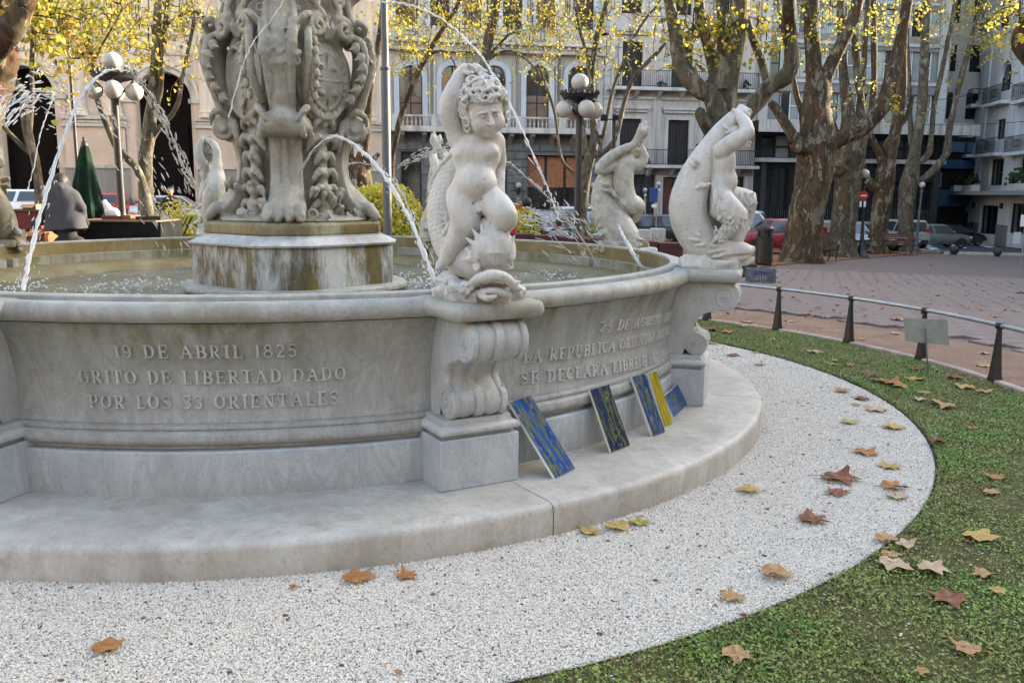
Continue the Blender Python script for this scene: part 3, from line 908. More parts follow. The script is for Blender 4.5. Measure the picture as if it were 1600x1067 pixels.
# ------------------------------------------------------------------ raised inscriptions
TN, TK = .085, .17
def arc(cx, cy, rx, ry, a0, a1, n=9): return [(cx + rx * math.cos(R_(a)), cy + ry * math.sin(R_(a))) for a in np.linspace(a0, a1, n)]
def serif(x, y, w=.30): return ([(x - w / 2, y), (x + w / 2, y)], TN)
def glyph(c):
 b, t = .04, .96
 if c == 'A': return .86, [([(.12, b), (.42, t)], TN), ([(.42, t), (.74, b)], TK), ([(.22, .36), (.62, .36)], TN), serif(.12, b), serif(.74, b)]
 if c == 'B': return .74, [([(.2, b), (.2, t)], TK), ([(.2, t)] + arc(.38, .74, .22, .22, 90, -90) + [(.2, .52)], TN), ([(.2, .5)] + arc(.40, .27, .26, .23, 90, -90) + [(.2, b)], TN), (arc(.38, .74, .22, .22, 55, -55, 5), TK), (arc(.40, .27, .26, .23, 55, -55, 5), TK), serif(.14, b), serif(.14, t)]
 if c == 'C': return .74, [(arc(.40, .5, .30, .46, 40, 320, 14), TN), (arc(.40, .5, .30, .46, 130, 230, 6), TK), ([(.66, .68), (.66, .95)], TN)]
 if c == 'D': return .82, [([(.2, b), (.2, t)], TK), ([(.2, t), (.38, t)] + arc(.38, .5, .32, .46, 90, -90, 11) + [(.2, b)], TN), (arc(.38, .5, .32, .46, 50, -50, 6), TK), serif(.14, b), serif(.14, t)]
 if c == 'E': return .70, [([(.2, b), (.2, t)], TK), ([(.06, t), (.62, t), (.62, .74)], TN), ([(.2, .5), (.48, .5)], TN), ([(.48, .38), (.48, .62)], TN * .8), ([(.06, b), (.64, b), (.64, .28)], TN)]
 if c == 'G': return .80, [(arc(.40, .5, .30, .46, 45, 315, 14), TN), (arc(.40, .5, .30, .46, 130, 230, 6), TK), ([(.66, .68), (.66, .95)], TN), ([(.66, .08), (.66, .45)], TK * .8), ([(.48, .45), (.78, .45)], TN)]
 if c == 'I': return .40, [([(.2, b), (.2, t)], TK), serif(.2, b, .34), serif(.2, t, .34)]
 if c == 'L': return .68, [([(.2, b), (.2, t)], TK), serif(.2, t, .34), ([(.05, b), (.62, b), (.62, .30)], TN)]
 if c == 'N': return .86, [([(.18, b), (.18, t)], TN), ([(.16, t), (.68, b)], TK), ([(.68, b), (.68, t)], TN), serif(.18, b), serif(.68, t), ([(.03, t), (.2, t)], TN)]
 if c == 'O': return .82, [(arc(.41, .5, .31, .46, 0, 360, 19), TN), (arc(.41, .5, .31, .46, 130, 230, 6), TK), (arc(.41, .5, .31, .46, -50, 50, 6), TK)]
 if c == 'P': return .72, [([(.2, b), (.2, t)], TK), ([(.2, t), (.38, t)] + arc(.38, .70, .24, .26, 90, -90) + [(.2, .44)], TN), (arc(.38, .70, .24, .26, 55, -55, 5), TK), serif(.2, b, .36), serif(.12, t, .2)]
 if c == 'R': return .80, [([(.2, b), (.2, t)], TK), ([(.2, t), (.36, t)] + arc(.36, .72, .22, .24, 90, -90) + [(.2, .48)], TN), (arc(.36, .72, .22, .24, 55, -55, 5), TK), ([(.36, .48), (.64, b)], TK), serif(.2, b, .32), serif(.68, b, .2), serif(.12, t, .2)]
 if c == 'S': return .66, [(arc(.34, .73, .23, .23, 30, 270, 10) + arc(.34, .27, .24, .23, 90, -150, 10), TN), ([(.22, .62), (.46, .40)], TK), ([(.56, .70), (.56, .94)], TN * .9), ([(.10, .06), (.10, .32)], TN * .9)]
 if c == 'T': return .76, [([(.38, b), (.38, t)], TK), ([(.08, .70), (.08, t), (.68, t), (.68, .70)], TN), serif(.38, b, .34)]
 if c == 'U': return .82, [([(.2, t), (.2, .32)] + arc(.42, .30, .22, .26, 180, 270, 6), TK), (arc(.42, .30, .22, .26, 270, 360, 6) + [(.64, t)], TN), serif(.2, t, .32), serif(.64, t, .28)]
 if c == 'Y': return .80, [([(.12, t), (.40, .46)], TK), ([(.68, t), (.40, .46)], TN), ([(.40, .48), (.40, b)], TK), serif(.12, t, .26), serif(.68, t, .24), serif(.40, b, .34)]
 if c == '1': return .40, [([(.2, b), (.2, t)], TK), ([(.08, .84), (.2, t)], TN), serif(.2, b, .34)]
 if c == '2': return .64, [(arc(.32, .72, .22, .24, 165, -35, 9) + [(.12, .08)], TN * 1.2), ([(.08, .07), (.58, .07), (.58, .22)], TN * 1.4)]
 if c == '3': return .62, [(arc(.30, .74, .21, .22, 150, -90, 10), TN * 1.2), (arc(.30, .28, .24, .24, 90, -150, 10), TN * 1.3)]
 if c == '5': return .62, [([(.56, t), (.16, t), (.14, .54)], TN * 1.2), (arc(.30, .32, .24, .28, 130, -150, 10), TN * 1.3)]
 if c == '8': return .64, [(arc(.32, .74, .19, .22, 0, 360, 13), TN * 1.25), (arc(.32, .27, .24, .24, 0, 360, 13), TN * 1.3)]
 if c == '9': return .62, [(arc(.32, .68, .22, .27, 0, 360, 13), TN * 1.25), ([(.54, .68)] + arc(.30, .36, .24, .32, 20, -110, 8), TN * 1.3)]
 return .45, []
GM = {}
def wall_hit(x, y):
 d = ray(x, y); o = -FC
 R = 2.95
 for _ in range(6):
  a = d[0] ** 2 + d[1] ** 2; b = 2 * (o @ d[:2]); c = o @ o - R * R
  t = (-b - math.sqrt(max(b * b - 4 * a * c, 0))) / (2 * a)
  z = CAM_H + t * d[2]; R = die_r(z)
 p = d[:2] * t - FC
 return math.atan2(p[1], p[0]), z
def inscription(text, p0, p1, h, parent, mat, zshift=0.0):
 a0, z0 = wall_hit(*p0); a1, z1 = wall_hit(*p1)
 wid = [glyph(c)[0] + .16 for c in text]
 tot = sum(wid) - .16
 span = a1 - a0
 R0 = die_r((z0 + z1) / 2)
 sx = span * R0 / tot                   # metres per unit, horizontally
 x = 0.0
 for c, w in zip(text, wid):
  gw, st = glyph(c)
  mb = MB()
  for q, (P, t) in enumerate(st):
   P = [np.array(p) for p in P]; m = len(P)
   top = .0125 + .0004 * q
   L = []; Rr = []
   for i in range(m):
    d = P[min(i + 1, m - 1)] - P[max(i - 1, 0)]
    d = d / (np.linalg.norm(d) + 1e-9); nn = np.array([-d[1], d[0]])
    L.append(P[i] + nn * t / 2); Rr.append(P[i] - nn * t / 2)
   V = []
   for lvl, ins in ((-.004, 0), (top * .75, 0), (top, .02)):
    for A, Bp in ((L, Rr), (Rr, L)):
     for i in range(m):
      u = A[i] * (1 - ins / max(t, .05) * .5) + Bp[i] * (ins / max(t, .05) * .5)
      ux, uy = u
      ang = a0 + (x + ux) * sx / R0
      f = (x + ux) / tot
      zz = z0 + (z1 - z0) * f + uy * h + zshift
      r = die_r(zz) + lvl
      V.append((r * math.cos(ang), r * math.sin(ang), zz))
   F = []
   for lv in range(2):
    o0, o1 = lv * 2 * m, (lv + 1) * 2 * m
    for i in range(m - 1):
     F.append([o0 + i, o0 + i + 1, o1 + i + 1, o1 + i])
     F.append([o0 + m + i + 1, o0 + m + i, o1 + m + i, o1 + m + i + 1])
    for i in (0, m - 1): F.append([o0 + i, o0 + m + i, o1 + m + i, o1 + i])
   o = 4 * m
   for i in range(m - 1): F.append([o + i, o + i + 1, o + m + i + 1, o + m + i])
   mb.add(V, F)
  if st: mb.build('letter', LETTER, parent, angle=30)
  x += w
inscription('19 DE ABRIL 1825', (181, 558), (464, 557), .064, DIE_L, MARBLE)
inscription('GRITO DE LIBERTAD DADO', (126, 597), (540, 592), .064, DIE_L, MARBLE)
inscription('POR LOS 33 ORIENTALES', (141, 636), (529, 630), .064, DIE_L, MARBLE)
inscription('25 DE AGOSTO 1825', (934, 519), (1044, 500), .064, DIE_R, MARBLE)
inscription('LA REPUBLICA ORIENTAL DEL URUGUAY', (815, 567), (1078, 513), .064, DIE_R, MARBLE)
inscription('SE DECLARA LIBRE E INDEPENDIENTE', (811, 600), (1064, 546), .064, DIE_R, MARBLE)
# ------------------------------------------------------------------ statues on the rim
class View:
 """sculpting frame: photo pixel + depth toward the viewer (m) -> world point; radii given in photo pixels"""
 def __init__(s, Y): s.Y = Y; s.k = Y / FOCAL * 1.005
 def p(s, x, y, b=0.0): return at_Y(x, y, s.Y - b)
 def P(s, L): return np.array([s.p(*q[:3]) for q in L]), np.array([q[3] * s.k for q in L])
STAT_R = 3.19
def st_base(k):
 a = PHI + k * PI / 4
 return np.array([FC[0] + STAT_R * math.cos(a), FC[1] + STAT_R * math.sin(a), 1.104]), a
def tangent_frame(n):
 n = np.asarray(n, float) / np.linalg.norm(n)
 return frame(n)
def statue_root(k, label, name='cherub_statue'):
 b, a = st_base(k)
 return thing(name, label, 'statue', b, a, 'cherub and dolphin statues on the fountain rim')
def part(root, name, sdf, mat, b, a):
 return link(name, sdf.mesh(name, b, rotz(-a)), mat, root)
def curl(s, c, n, R, r, k=.006):
 F = tangent_frame(n)
 s.tor(np.asarray(c) + F[:, 2] * r * .3, R, r, F, k)
 s.ell(np.asarray(c) + F[:, 2] * r * .9, r * .8, None, k)
def dolphin_scales(s, lo, hi, amp=.0022, f=70):
 s.mod(lo, hi, lambda X, Y, Z: amp * np.sin((X + Z) * f) * np.sin((Z - X + Y) * f))
def rock(s, v, L, seed):
 g = np.random.default_rng(seed)
 for x, y, b, r in L:
  c = v.p(x, y, b); R = rotz(g.uniform(0, 3)) @ frame((g.normal(0, .3), g.normal(0, .3), 1))
  s.box(c, np.array([r * 1.2, r, r * .8]) * v.k, R, rd=r * .35 * v.k, k=.012)
# ---- boy in front: one arm raised to the dolphin's tail
def front_boy():
 b, a = st_base(0)
 v = View(4.255); p = v.p; k = v.k
 s = SDF(p(655, 480, -.30) - .02, p(850, 90, .36) + .02, .0034)
 # torso
 s.ell(p(744, 243, .02), (.114, .076, .095), k=.02)                     # chest
 s.ell(p(742, 290, .045), (.103, .090, .10), k=.05)                     # belly
 s.ell(p(747, 287, .075), (.078, .075, .065), k=.03)
 s.ell(p(740, 312, .01), (.112, .085, .062), k=.04)                     # hips
 s.ell(p(728, 238, .065), (.045, .028, .030), k=.03); s.ell(p(763, 236, .075), (.045, .028, .030), k=.03)
 s.ell(p(757, 282, .150), .010, k=.006, op='sub')
 s.cap(p(742, 220, .02), p(756, 196, .05), .052, .050, .03)             # neck
 # far-side shoulders
 s.ell(p(716, 214, .01), (.052, .05, .058), k=.03); s.ell(p(774, 222, .0), (.043, .05, .050), k=.03)
 # raised arm
 P, r = v.P([(714, 207, .01, 15.5), (706, 186, .03, 16.5), (704, 164, .05, 16), (709, 146, .055, 14.5), (715, 128, .05, 10.5), (718, 119, .05, 9)]); s.chain(P, r, .02, sub=2)
 P, r = v.P([(718, 117, .05, 8.5), (726, 108, .055, 8)]); s.chain(P, r, .012)
 for i, (x, y) in enumerate([(733, 103), (737, 105), (741, 108), (743, 112)]):
  s.chain([p(725 + i, 107 + i * 1.2, .05 + .006 * i), p(x, y, .075 - .006 * i), p(x + 5, y + 4, .055 - .010 * i)], np.array([3.4, 3.2, 2.6]) * k, .004)
 s.chain([p(724, 113, .07), p(732, 115, .085), p(737, 114, .085)], np.array([3.6, 3.2, 2.8]) * k, .004)
 # lowered arm
 P, r = v.P([(776, 224, -.01, 12), (780, 248, -.04, 10.5), (779, 262, -.05, 9.6), (779, 280, -.03, 9.5), (780, 297, .0, 8), (782, 306, .01, 7)]); s.chain(P, r, .016, sub=2)
 for i in range(4): s.chain([p(781, 305, .01), p(779 - i * 2, 315, .02 + i * .012), p(776 - i * 2, 321, .03 + i * .012)], np.array([3.2, 3, 2.4]) * k, .004)
 # viewer-left leg: thigh down, shin slanting back to the foot
 P, r = v.P([(722, 308, .02, 24), (726, 330, .06, 23), (729, 350, .08, 20.5)]); s.chain(P, r, .03, sub=2)
 P, r = v.P([(728, 352, .075, 20), (716, 372, .05, 18.5), (704, 392, .04, 14), (696, 406, .04, 9.5)]); s.chain(P, r, .022, sub=2)
 P, r = v.P([(694, 409, .035, 8.5), (688, 414, .07, 7), (685, 418, .10, 5)]); s.chain(P, r, .012)
 for i in range(5): s.ell(p(683 + i * 2.4, 420 - i * .3, .115 - i * .010), (.012, .013, .010), k=.004)
 # viewer-right leg: knee forward, heel tucked under
 P, r = v.P([(760, 312, .03, 22), (775, 322, .10, 22), (788, 338, .15, 20.5)]); s.chain(P, r, .02, sub=2)
 P, r = v.P([(788, 345, .15, 18.5), (772, 358, .10, 19), (757, 356, .05, 16)]); s.chain(P, r, .008)
 # face and skull
 c = p(757, 172, .075)
 f = np.array([.30, -.93, -.33]); f /= np.linalg.norm(f)                # where the face looks
 Fr = frame(f); xr = -Fr[:, 0] if Fr[0, 0] < 0 else Fr[:, 0]; yu = np.cross(f, xr); yu = yu if yu[2] > 0 else -yu
 xr, yu = xr * math.cos(.17) + yu * math.sin(.17), yu * math.cos(.17) - xr * math.sin(.17)     # head tipped to one side
 def h(x, y, z): return c + xr * x + yu * y + f * z
 s.ell(h(0, .01, -.005), (.085, .100, .108), k=.01)
 s.ell(h(0, -.045, .032), (.074, .064, .062), np.stack([xr, f, yu], 1), k=.02)     # lower face
 for sg in (-1, 1):
  s.ell(h(sg * .041, -.048, .054), (.034, .032, .034), k=.022)      # cheeks
  s.ell(h(sg * .030, -.006, .099), (.018, .012, .008), np.stack([xr, f, yu], 1), k=.009, op='sub')   # sockets
  s.ell(h(sg * .030, -.005, .085), (.0135, .012, .010), np.stack([xr, f, yu], 1), k=.003)            # eyeballs
  s.chain([h(sg * .013, .017, .100), h(sg * .031, .0165, .0975), h(sg * .050, .006, .083)], [.005, .0055, .004], .010)   # brows
  s.chain([h(sg * .018, -.004, .0945), h(sg * .031, -.001, .0955), h(sg * .044, -.006, .086)], [.0026, .003, .0025], .002)  # lids
  s.ell(h(sg * .0100, -.037, .103), (.0075, .008, .007), k=.004)     # nostrils
 s.chain([h(0, .004, .098), h(0, -.018, .108), h(0, -.034, .117)], [.007, .0082, .0105], .009)          # nose
 s.chain([h(-.018, -.0625, .092), h(-.007, -.0580, .0985), h(0, -.0590, .0995), h(.007, -.0580, .0985), h(.018, -.0625, .092)], [.003, .0052, .0045, .0052, .003], .004)
 s.chain([h(-.012, -.0705, .0915), h(0, -.0720, .0965), h(.012, -.0705, .0915)], [.004, .0056, .004], .004)
 s.chain([h(-.021, -.0655, .093), h(0, -.0650, .1025), h(.021, -.0655, .093)], .0020, .002, op='sub')    # mouth
 s.ell(h(0, -.092, .070), (.024, .020, .020), k=.02)                  # chin
 s.ell(h(-.083, -.012, .012), (.012, .022, .026), k=.006); s.ell(h(.083, -.012, .012), (.012, .022, .026), k=.006)
 # thigh and belly creases
 P, r = v.P([(737, 320, .105, 2), (748, 316, .12, 2), (760, 308, .115, 2), (773, 303, .10, 2)]); s.chain(P, r * .8, .012, op='sub')
 P, r = v.P([(745, 322, .10, 5), (748, 329, .115, 4)]); s.chain(P, r, .008)
 root = statue_root(0, 'marble boy with one arm raised astride a dolphin, above the nearest scroll console')
 body = part(root, 'cherub', s, STATUE, b, a)
 # hair: cap with deep curls
 s = SDF(c - .17, c + .19, .0029)
 s.ell(h(0, .035, -.022), (.098, .108, .102), k=.01)
 s.ell(h(0, -.035, .085), (.075, .075, .070), k=.012, op='sub')
 g = np.random.default_rng(5)
 for i in range(92):
  z = 1 - (i + .5) / 92 * 1.45; t = i * 2.39996
  n = np.array([math.sqrt(max(0, 1 - z * z)) * math.cos(t), math.sqrt(max(0, 1 - z * z)) * math.sin(t), z])
  fx, fy, fz = n[0], n[1], n[2]
  d = fx * xr + fz * yu + fy * f
  if fy > .45 and fz < .28: continue
  if fz < -.30 and fy > -.1: continue
  q = c + yu * .035 - f * .022 + d * np.array([.098, .108, .102]) * (1 + .06 * g.random())
  curl(s, q, d + g.normal(0, .45, 3), g.uniform(.013, .020), g.uniform(.0065, .0090), .004)
 for sg, x0 in ((-1, -.094), (1, .094)):                                # side locks
  for j in range(5): curl(s, h(x0 + sg * .006 * math.sin(j), .055 - j * .030, .018 + .012 * math.cos(j * 2)), xr * sg + f * .8, .0165, .0078, .004)
 for x, y in ((-.05, .070), (-.022, .062), (.006, .066), (.034, .064), (.058, .070)):
  curl(s, h(x, y + .004, .086 - abs(x) * .3), f + yu * .3 + xr * x * 3, .015, .0078, .004)
 for x, y, z in ((-.055, .092, .055), (-.028, .100, .060), (.002, .092, .075), (.035, .100, .058), (.062, .085, .055), (-.07, .055, .07), (.072, .045, .07), (-.040, .118, .03), (.02, .125, .03), (-.012, .075, .088), (.05, .062, .083), (-.09, .02, .04), (.09, .02, .04)):
  s.ell(h(x, y, z), .0085, k=.003, op='sub'); s.cap(h(x, y, z), h(x * .85, y * .9, z * .6), .007, .006, .003, op='sub')
 part(body, 'hair', s, STATUE, (0, 0, 0), 0).location = (0, 0, 0)
 hair = body.children[0]
 me = hair.data
 co = np.empty(len(me.vertices) * 3, np.float32); me.vertices.foreach_get('co', co)
 co = (co.reshape(-1, 3) - b) @ rotz(-a).T
 me.vertices.foreach_set('co', co.astype(np.float32).ravel()); me.update()
 # dolphin
 s = SDF(p(640, 480, -.36) - .02, p(850, 90, .36) + .02, .0042)
 P, r = v.P([(771, 398, .09, 31), (744, 408, .01, 33), (716, 388, -.09, 33), (703, 352, -.15, 34), (704, 312, -.18, 34), (715, 275, -.18, 31), (728, 240, -.15, 22), (738, 200, -.12, 16), (742, 160, -.11, 12.5), (739, 132, -.06, 10), (735, 116, .02, 8)]); s.chain(P, r, .03, sub=3)
 for i, (x, y, bb) in enumerate([(752, 106, .04), (748, 103, -.02), (760, 112, .045), (757, 117, .055)]):   # tail fluke above the boy's head
  s.chain([p(736, 115, .03), p((736 + x) / 2, (112 + y) / 2 - 3, .03), p(x, y, bb)], np.array([6, 5, 2.4]) * k, .006)
 s.ell(p(773, 390, .13), (.098, .10, .098), k=.03)                      # domed forehead
 # crest spikes fanning up from the forehead
 for i, (x0, y0, x1, y1) in enumerate([(742, 382, 728, 372), (748, 372, 738, 358), (756, 366, 752, 350), (764, 362, 763, 346), (770, 361, 772, 334), (776, 361, 777, 338), (784, 365, 788, 348), (791, 372, 797, 356), (797, 382, 804, 368)]):
  s.chain([p(x0 + 4, y0 + 22, .19), p(x0, y0, .17), p(x1, y1, .165)], np.array([4.5, 5, 1.4]) * k, .008)
 for i in range(-6, 7):                                                 # ribbed forehead
  t = i / 6
  s.chain([p(771 + t * 20, 372 + abs(t) * 8, .215 - t * t * .06), p(772 + t * 29, 395, .235 - t * t * .10), p(773 + t * 22, 414, .22 - t * t * .06)], np.array([2, 2.5, 1.5]) * k, .006)
 # cheek fins
 for x1, y1 in ((731, 398), (722, 406), (727, 388)): s.chain([p(748, 408, .16), p((748 + x1) / 2, (404 + y1) / 2, .155), p(x1, y1, .13)], np.array([6, 5, 1.6]) * k, .008)
 s.tor(p(745, 416, .175), 5.2 * k, 2.2 * k, frame((-.5, -.8, .2)), .004); s.ell(p(745, 416, .172), 3.2 * k, k=.002)
 s.tor(p(797, 414, .165), 5.2 * k, 2.2 * k, frame((.7, -.6, .2)), .004)
 # open mouth
 s.ell(p(770, 438, .20), (.095, .07, .045), k=.02)
 s.ell(p(774, 448, .27), (.078, .085, .026), k=.006, op='sub')
 P, r = v.P([(722, 462, .14, 5), (733, 449, .20, 6.5), (747, 437, .25, 7), (768, 430, .275, 7.5), (788, 433, .265, 7), (802, 446, .23, 6.5), (812, 462, .17, 5)]); s.chain(P, r, .008, sub=3)
 for x, y, x1, y1 in ((730, 452, 717, 458), (738, 445, 724, 446), (735, 449, 727, 467), (744, 441, 734, 458), (805, 449, 816, 452), (800, 443, 813, 440), (753, 436, 744, 447), (796, 439, 801, 458)):
  s.chain([p(x, y, .22), p((x + x1) / 2, (y + y1) / 2, .235), p(x1, y1, .20)], np.array([4, 3.4, 1.5]) * k, .005)
 P, r = v.P([(742, 458, .20, 4.5), (760, 455, .25, 5), (778, 455, .26, 5), (796, 462, .23, 4.5)]); s.chain(P, r, .006, sub=3)
 P, r = v.P([(750, 462, .24, 4), (762, 466, .28, 4.5), (774, 463, .28, 3)]); s.chain(P, r, .004, sub=2)
 for i in range(8): s.cap(p(756 + i * 4.2, 437 + abs(i - 3.5) * .5, .265), p(756 + i * 4.2, 442 + abs(i - 3.5) * .5, .268), 1.9 * k, 1.3 * k, .002)
 # fins on the body, back ridge
 for i, (x1, y1) in enumerate([(690, 352), (684, 342), (682, 331), (686, 322)]): s.chain([p(712, 350, -.03), p(700, (348 + y1) / 2, -.02), p(x1, y1, -.03)], np.array([5, 4, 1.5]) * k, .008)
 P, r = v.P([(706, 241, -.10, 3.2), (690, 258, -.13, 3.4), (676, 280, -.15, 3.4), (672, 300, -.15, 3.0)]); s.chain(P, r, .006, sub=3)
 P, r = v.P([(707, 346, .0, 4), (699, 357, .05, 4.5), (693, 366, .07, 3.2)]); s.chain(P, r, .008, sub=2)
 dolphin_scales(s, p(660, 380, -.3), p(745, 230, 0.0), .0016, 120)
 dol = part(root, 'dolphin', s, STATUE, b, a)
 # rock
 s = SDF(b - (.30, .30, .02), b + (.34, .30, .26), .0065)
 rock(s, v, [(706, 452, .02, 20), (728, 456, .10, 20), (750, 458, .12, 20), (776, 460, .12, 18), (796, 458, .06, 18), (720, 440, -.08, 18), (748, 446, -.05, 22), (778, 450, -.04, 20), (700, 438, -.10, 14), (738, 462, .18, 12), (712, 462, .10, 13), (690, 456, -.04, 12)], 3)
 g = np.random.default_rng(9)
 for i in range(26):
  x, y, bb = g.uniform(690, 800), g.uniform(438, 466), g.uniform(.02, .20)
  s.chain([p(x, y, bb), p(x + g.normal(0, 6), y - g.uniform(2, 8), bb), p(x + g.normal(0, 12), y - g.uniform(0, 6), bb)], np.array([4, 3, 1.5]) * k, .006)
 part(root, 'rock_base', s, STATUE, b, a)
front_boy()
# ---- faun with goat legs, both arms up, in profile
def faun():
 b, a = st_base(1)
 v = View(6.158); p = v.p; k = v.k
 s = SDF(p(1090, 425, -.32) - .02, p(1205, 160, .28) + .02, .0048)
 s.ell(p(1128, 252, .02), (.085, .105, .095), k=.03)                    # chest
 P, r = v.P([(1128, 250, .02, 19), (1127, 275, .02, 18.5), (1124, 296, .02, 20), (1121, 312, .02, 21)]); s.chain(P, r, .03, sub=2)
 s.ell(p(1138, 284, .02), (.06, .085, .07), k=.03)
 s.ell(p(1146, 214, .02), (.066, .075, .078), k=.01)                   # head
 s.ell(p(1158, 220, .02), (.045, .055, .055), k=.02)
 for y, x, q in ((216, 1170, 2.4), (223, 1172, 2.6), (229, 1169, 3.4)): s.ell(p(x, y, .02), q * k, k=.006)
 s.cap(p(1137, 234, .02), p(1146, 222, .02), .05, .045, .02)
 # near arm: shoulder, elbow, hand on the tail
 P, r = v.P([(1125, 237, .09, 12.5), (1140, 225, .13, 12), (1158, 214, .14, 10.5), (1168, 207, .13, 10)]); s.chain(P, r, .016, sub=2)
 P, r = v.P([(1168, 206, .13, 9.5), (1164, 193, .09, 9), (1156, 182, .05, 7), (1151, 177, .03, 6)]); s.chain(P, r, .012, sub=2)
 for i in range(4): s.chain([p(1151, 177, .03), p(1146 + i * 2, 172 + i, .035 - i * .01), p(1143 + i * 2.4, 176 + i, .02 - i * .01)], np.array([2.6, 2.4, 1.9]) * k, .004)
 # far arm
 P, r = v.P([(1132, 236, -.08, 11), (1152, 222, -.13, 10), (1168, 210, -.13, 9), (1168, 196, -.09, 8), (1160, 182, -.03, 6.5)]); s.chain(P, r, .014, sub=2)
 # near goat leg
 P, r = v.P([(1119, 312, .06, 22), (1132, 324, .10, 21), (1149, 338, .11, 18.5)]); s.chain(P, r, .025, sub=2)
 P, r = v.P([(1150, 340, .11, 16), (1142, 354, .11, 13), (1130, 366, .10, 9.5), (1121, 371, .10, 6)]); s.chain(P, r, .014, sub=2)
 P, r = v.P([(1121, 371, .09, 5.5), (1117, 375, .09, 6), (1115, 378, .10, 4)]); s.chain(P, r, .006)
 # far goat leg
 P, r = v.P([(1128, 308, -.06, 19), (1150, 312, -.08, 19), (1168, 317, -.08, 19)]); s.chain(P, r, .02, sub=2)
 P, r = v.P([(1169, 322, -.08, 17), (1164, 344, -.08, 12), (1152, 364, -.04, 13), (1147, 384, -.02, 12)]); s.chain(P, r, .012, sub=2)
 # shaggy fur on the thighs and shins
 g = np.random.default_rng(4)
 for i in range(190):
  near = g.random() < .62
  if near:
   t = g.random(); c = p(1122 + 28 * t + g.normal(0, 7), 318 + 24 * t + g.normal(0, 8), .168 + .02 * g.random())
   if g.random() < .4: t = g.random(); c = p(1149 - 26 * t + g.normal(0, 4), 342 + 26 * t + g.normal(0, 4), .155 - .03 * t)
  else: c = p(1160 + g.normal(4, 8), 315 + g.normal(0, 8), -.01 + .02 * g.random())
  d = np.array([g.normal(.1, .5), -.25, -1.0]); d /= np.linalg.norm(d)
  s.chain([c, c + d * .022, c + d * .04 + np.array([g.normal(0, .008), 0, 0])], [.0085, .007, .003], .005)
 for i in range(16): curl(s, p(1134 + g.uniform(-3, 20), 200 + g.uniform(-3, 16), .05 + .03 * g.random()), (g.normal(), -1, .6), .013, .006, .005)
 root = statue_root(1, 'marble faun with shaggy goat legs and both arms up, seen in profile', 'faun_statue')
 part(root, 'faun', s, STATUE, b, a)
 s = SDF(p(1035, 425, -.28) - .02, p(1205, 150, .28) + .02, .0050)
 P, r = v.P([(1152, 396, 0, 17), (1125, 396, 0, 22), (1098, 382, 0, 25), (1080, 352, 0, 27.5), (1075, 322, 0, 28), (1082, 290, 0, 25.5), (1094, 260, 0, 21), (1108, 233, 0, 16), (1126, 207, 0, 13), (1142, 190, 0, 11), (1152, 180, 0, 9)]); s.chain(P, r, .03, sub=3)
 for x, y, bb in ((1172, 172, .03), (1172, 180, .06), (1164, 168, -.06), (1174, 176, -.02)): s.chain([p(1150, 182, 0), p((1152 + x) / 2, (176 + y) / 2 - 2, bb * .6), p(x, y, bb)], np.array([7, 6, 2]) * k, .008)
 s.ell(p(1152, 392, 0), (.105, .085, .062), k=.03)
 P, r = v.P([(1158, 391, 0, 10), (1172, 391, 0, 7.0), (1187, 389, 0, 3.6)]); s.chain(P, r, .014)              # upper jaw
 P, r = v.P([(1146, 409, 0, 8), (1164, 409, 0, 6.5), (1176, 405, 0, 4.5)]); s.chain(P, r, .012)              # lower jaw
 P, r = v.P([(1136, 402, .09, 2.8), (1160, 400, .08, 3.2), (1178, 398, .04, 2.6), (1184, 398, 0, 2.2)]); s.chain(P, r, .004, op='sub')
 P, r = v.P([(1178, 398, 0, 2.6), (1150, 400, 0, 2.6)]); s.chain(P, r * 1.3, .006, op='sub')
 s.tor(p(1159, 390, .075), 3.0 * k, 1.3 * k, frame((0, -1, .1)), .003)
 for x, y, x1, y1 in ((1130, 390, 1112, 394), (1132, 398, 1114, 402), (1128, 386, 1110, 384), (1100, 372, 1080, 362), (1102, 378, 1078, 374), (1106, 382, 1090, 384), (1098, 366, 1086, 352), (1096, 288, 1106, 292), (1094, 290, 1084, 298), (1088, 262, 1078, 256), (1090, 256, 1082, 246)):
  s.chain([p(x, y, .09), p((x + x1) / 2, (y + y1) / 2, .118), p(x1 * 1.3 - x * .3, y1 * 1.3 - y * .3, .112)], np.array([3.6, 3.0, 1.0]) * k, .008)
 P, r = v.P([(1090, 290, .10, 3.5), (1102, 290, .13, 3.0), (1110, 287, .135, 1.8)]); s.chain(P, r, .006)
 ridge = [(1086, 262), (1074, 280), (1062, 296), (1054, 312), (1050, 330), (1051, 348), (1057, 364)]
 for i, (x, y) in enumerate(ridge): s.cap(p(x + 6, y + 2, 0), p(x - 2, y - 4, 0), 4.2 * k, 1.5 * k, .008)
 dolphin_scales(s, p(1050, 385, -.2), p(1112, 230, .2), .0016, 110)
 part(root, 'dolphin', s, STATUE, b, a)
 s = SDF(b - (.34, .26, .02), b + (.32, .26, .16), .0075)
 rock(s, v, [(1084, 412, .03, 15), (1104, 414, .06, 15), (1124, 414, .06, 14), (1142, 414, .04, 13), (1092, 410, -.08, 15), (1120, 412, -.08, 15), (1074, 410, -.02, 11), (1142, 412, -.08, 12)], 12)
 part(root, 'rock_base', s, STATUE, b, a)
faun()
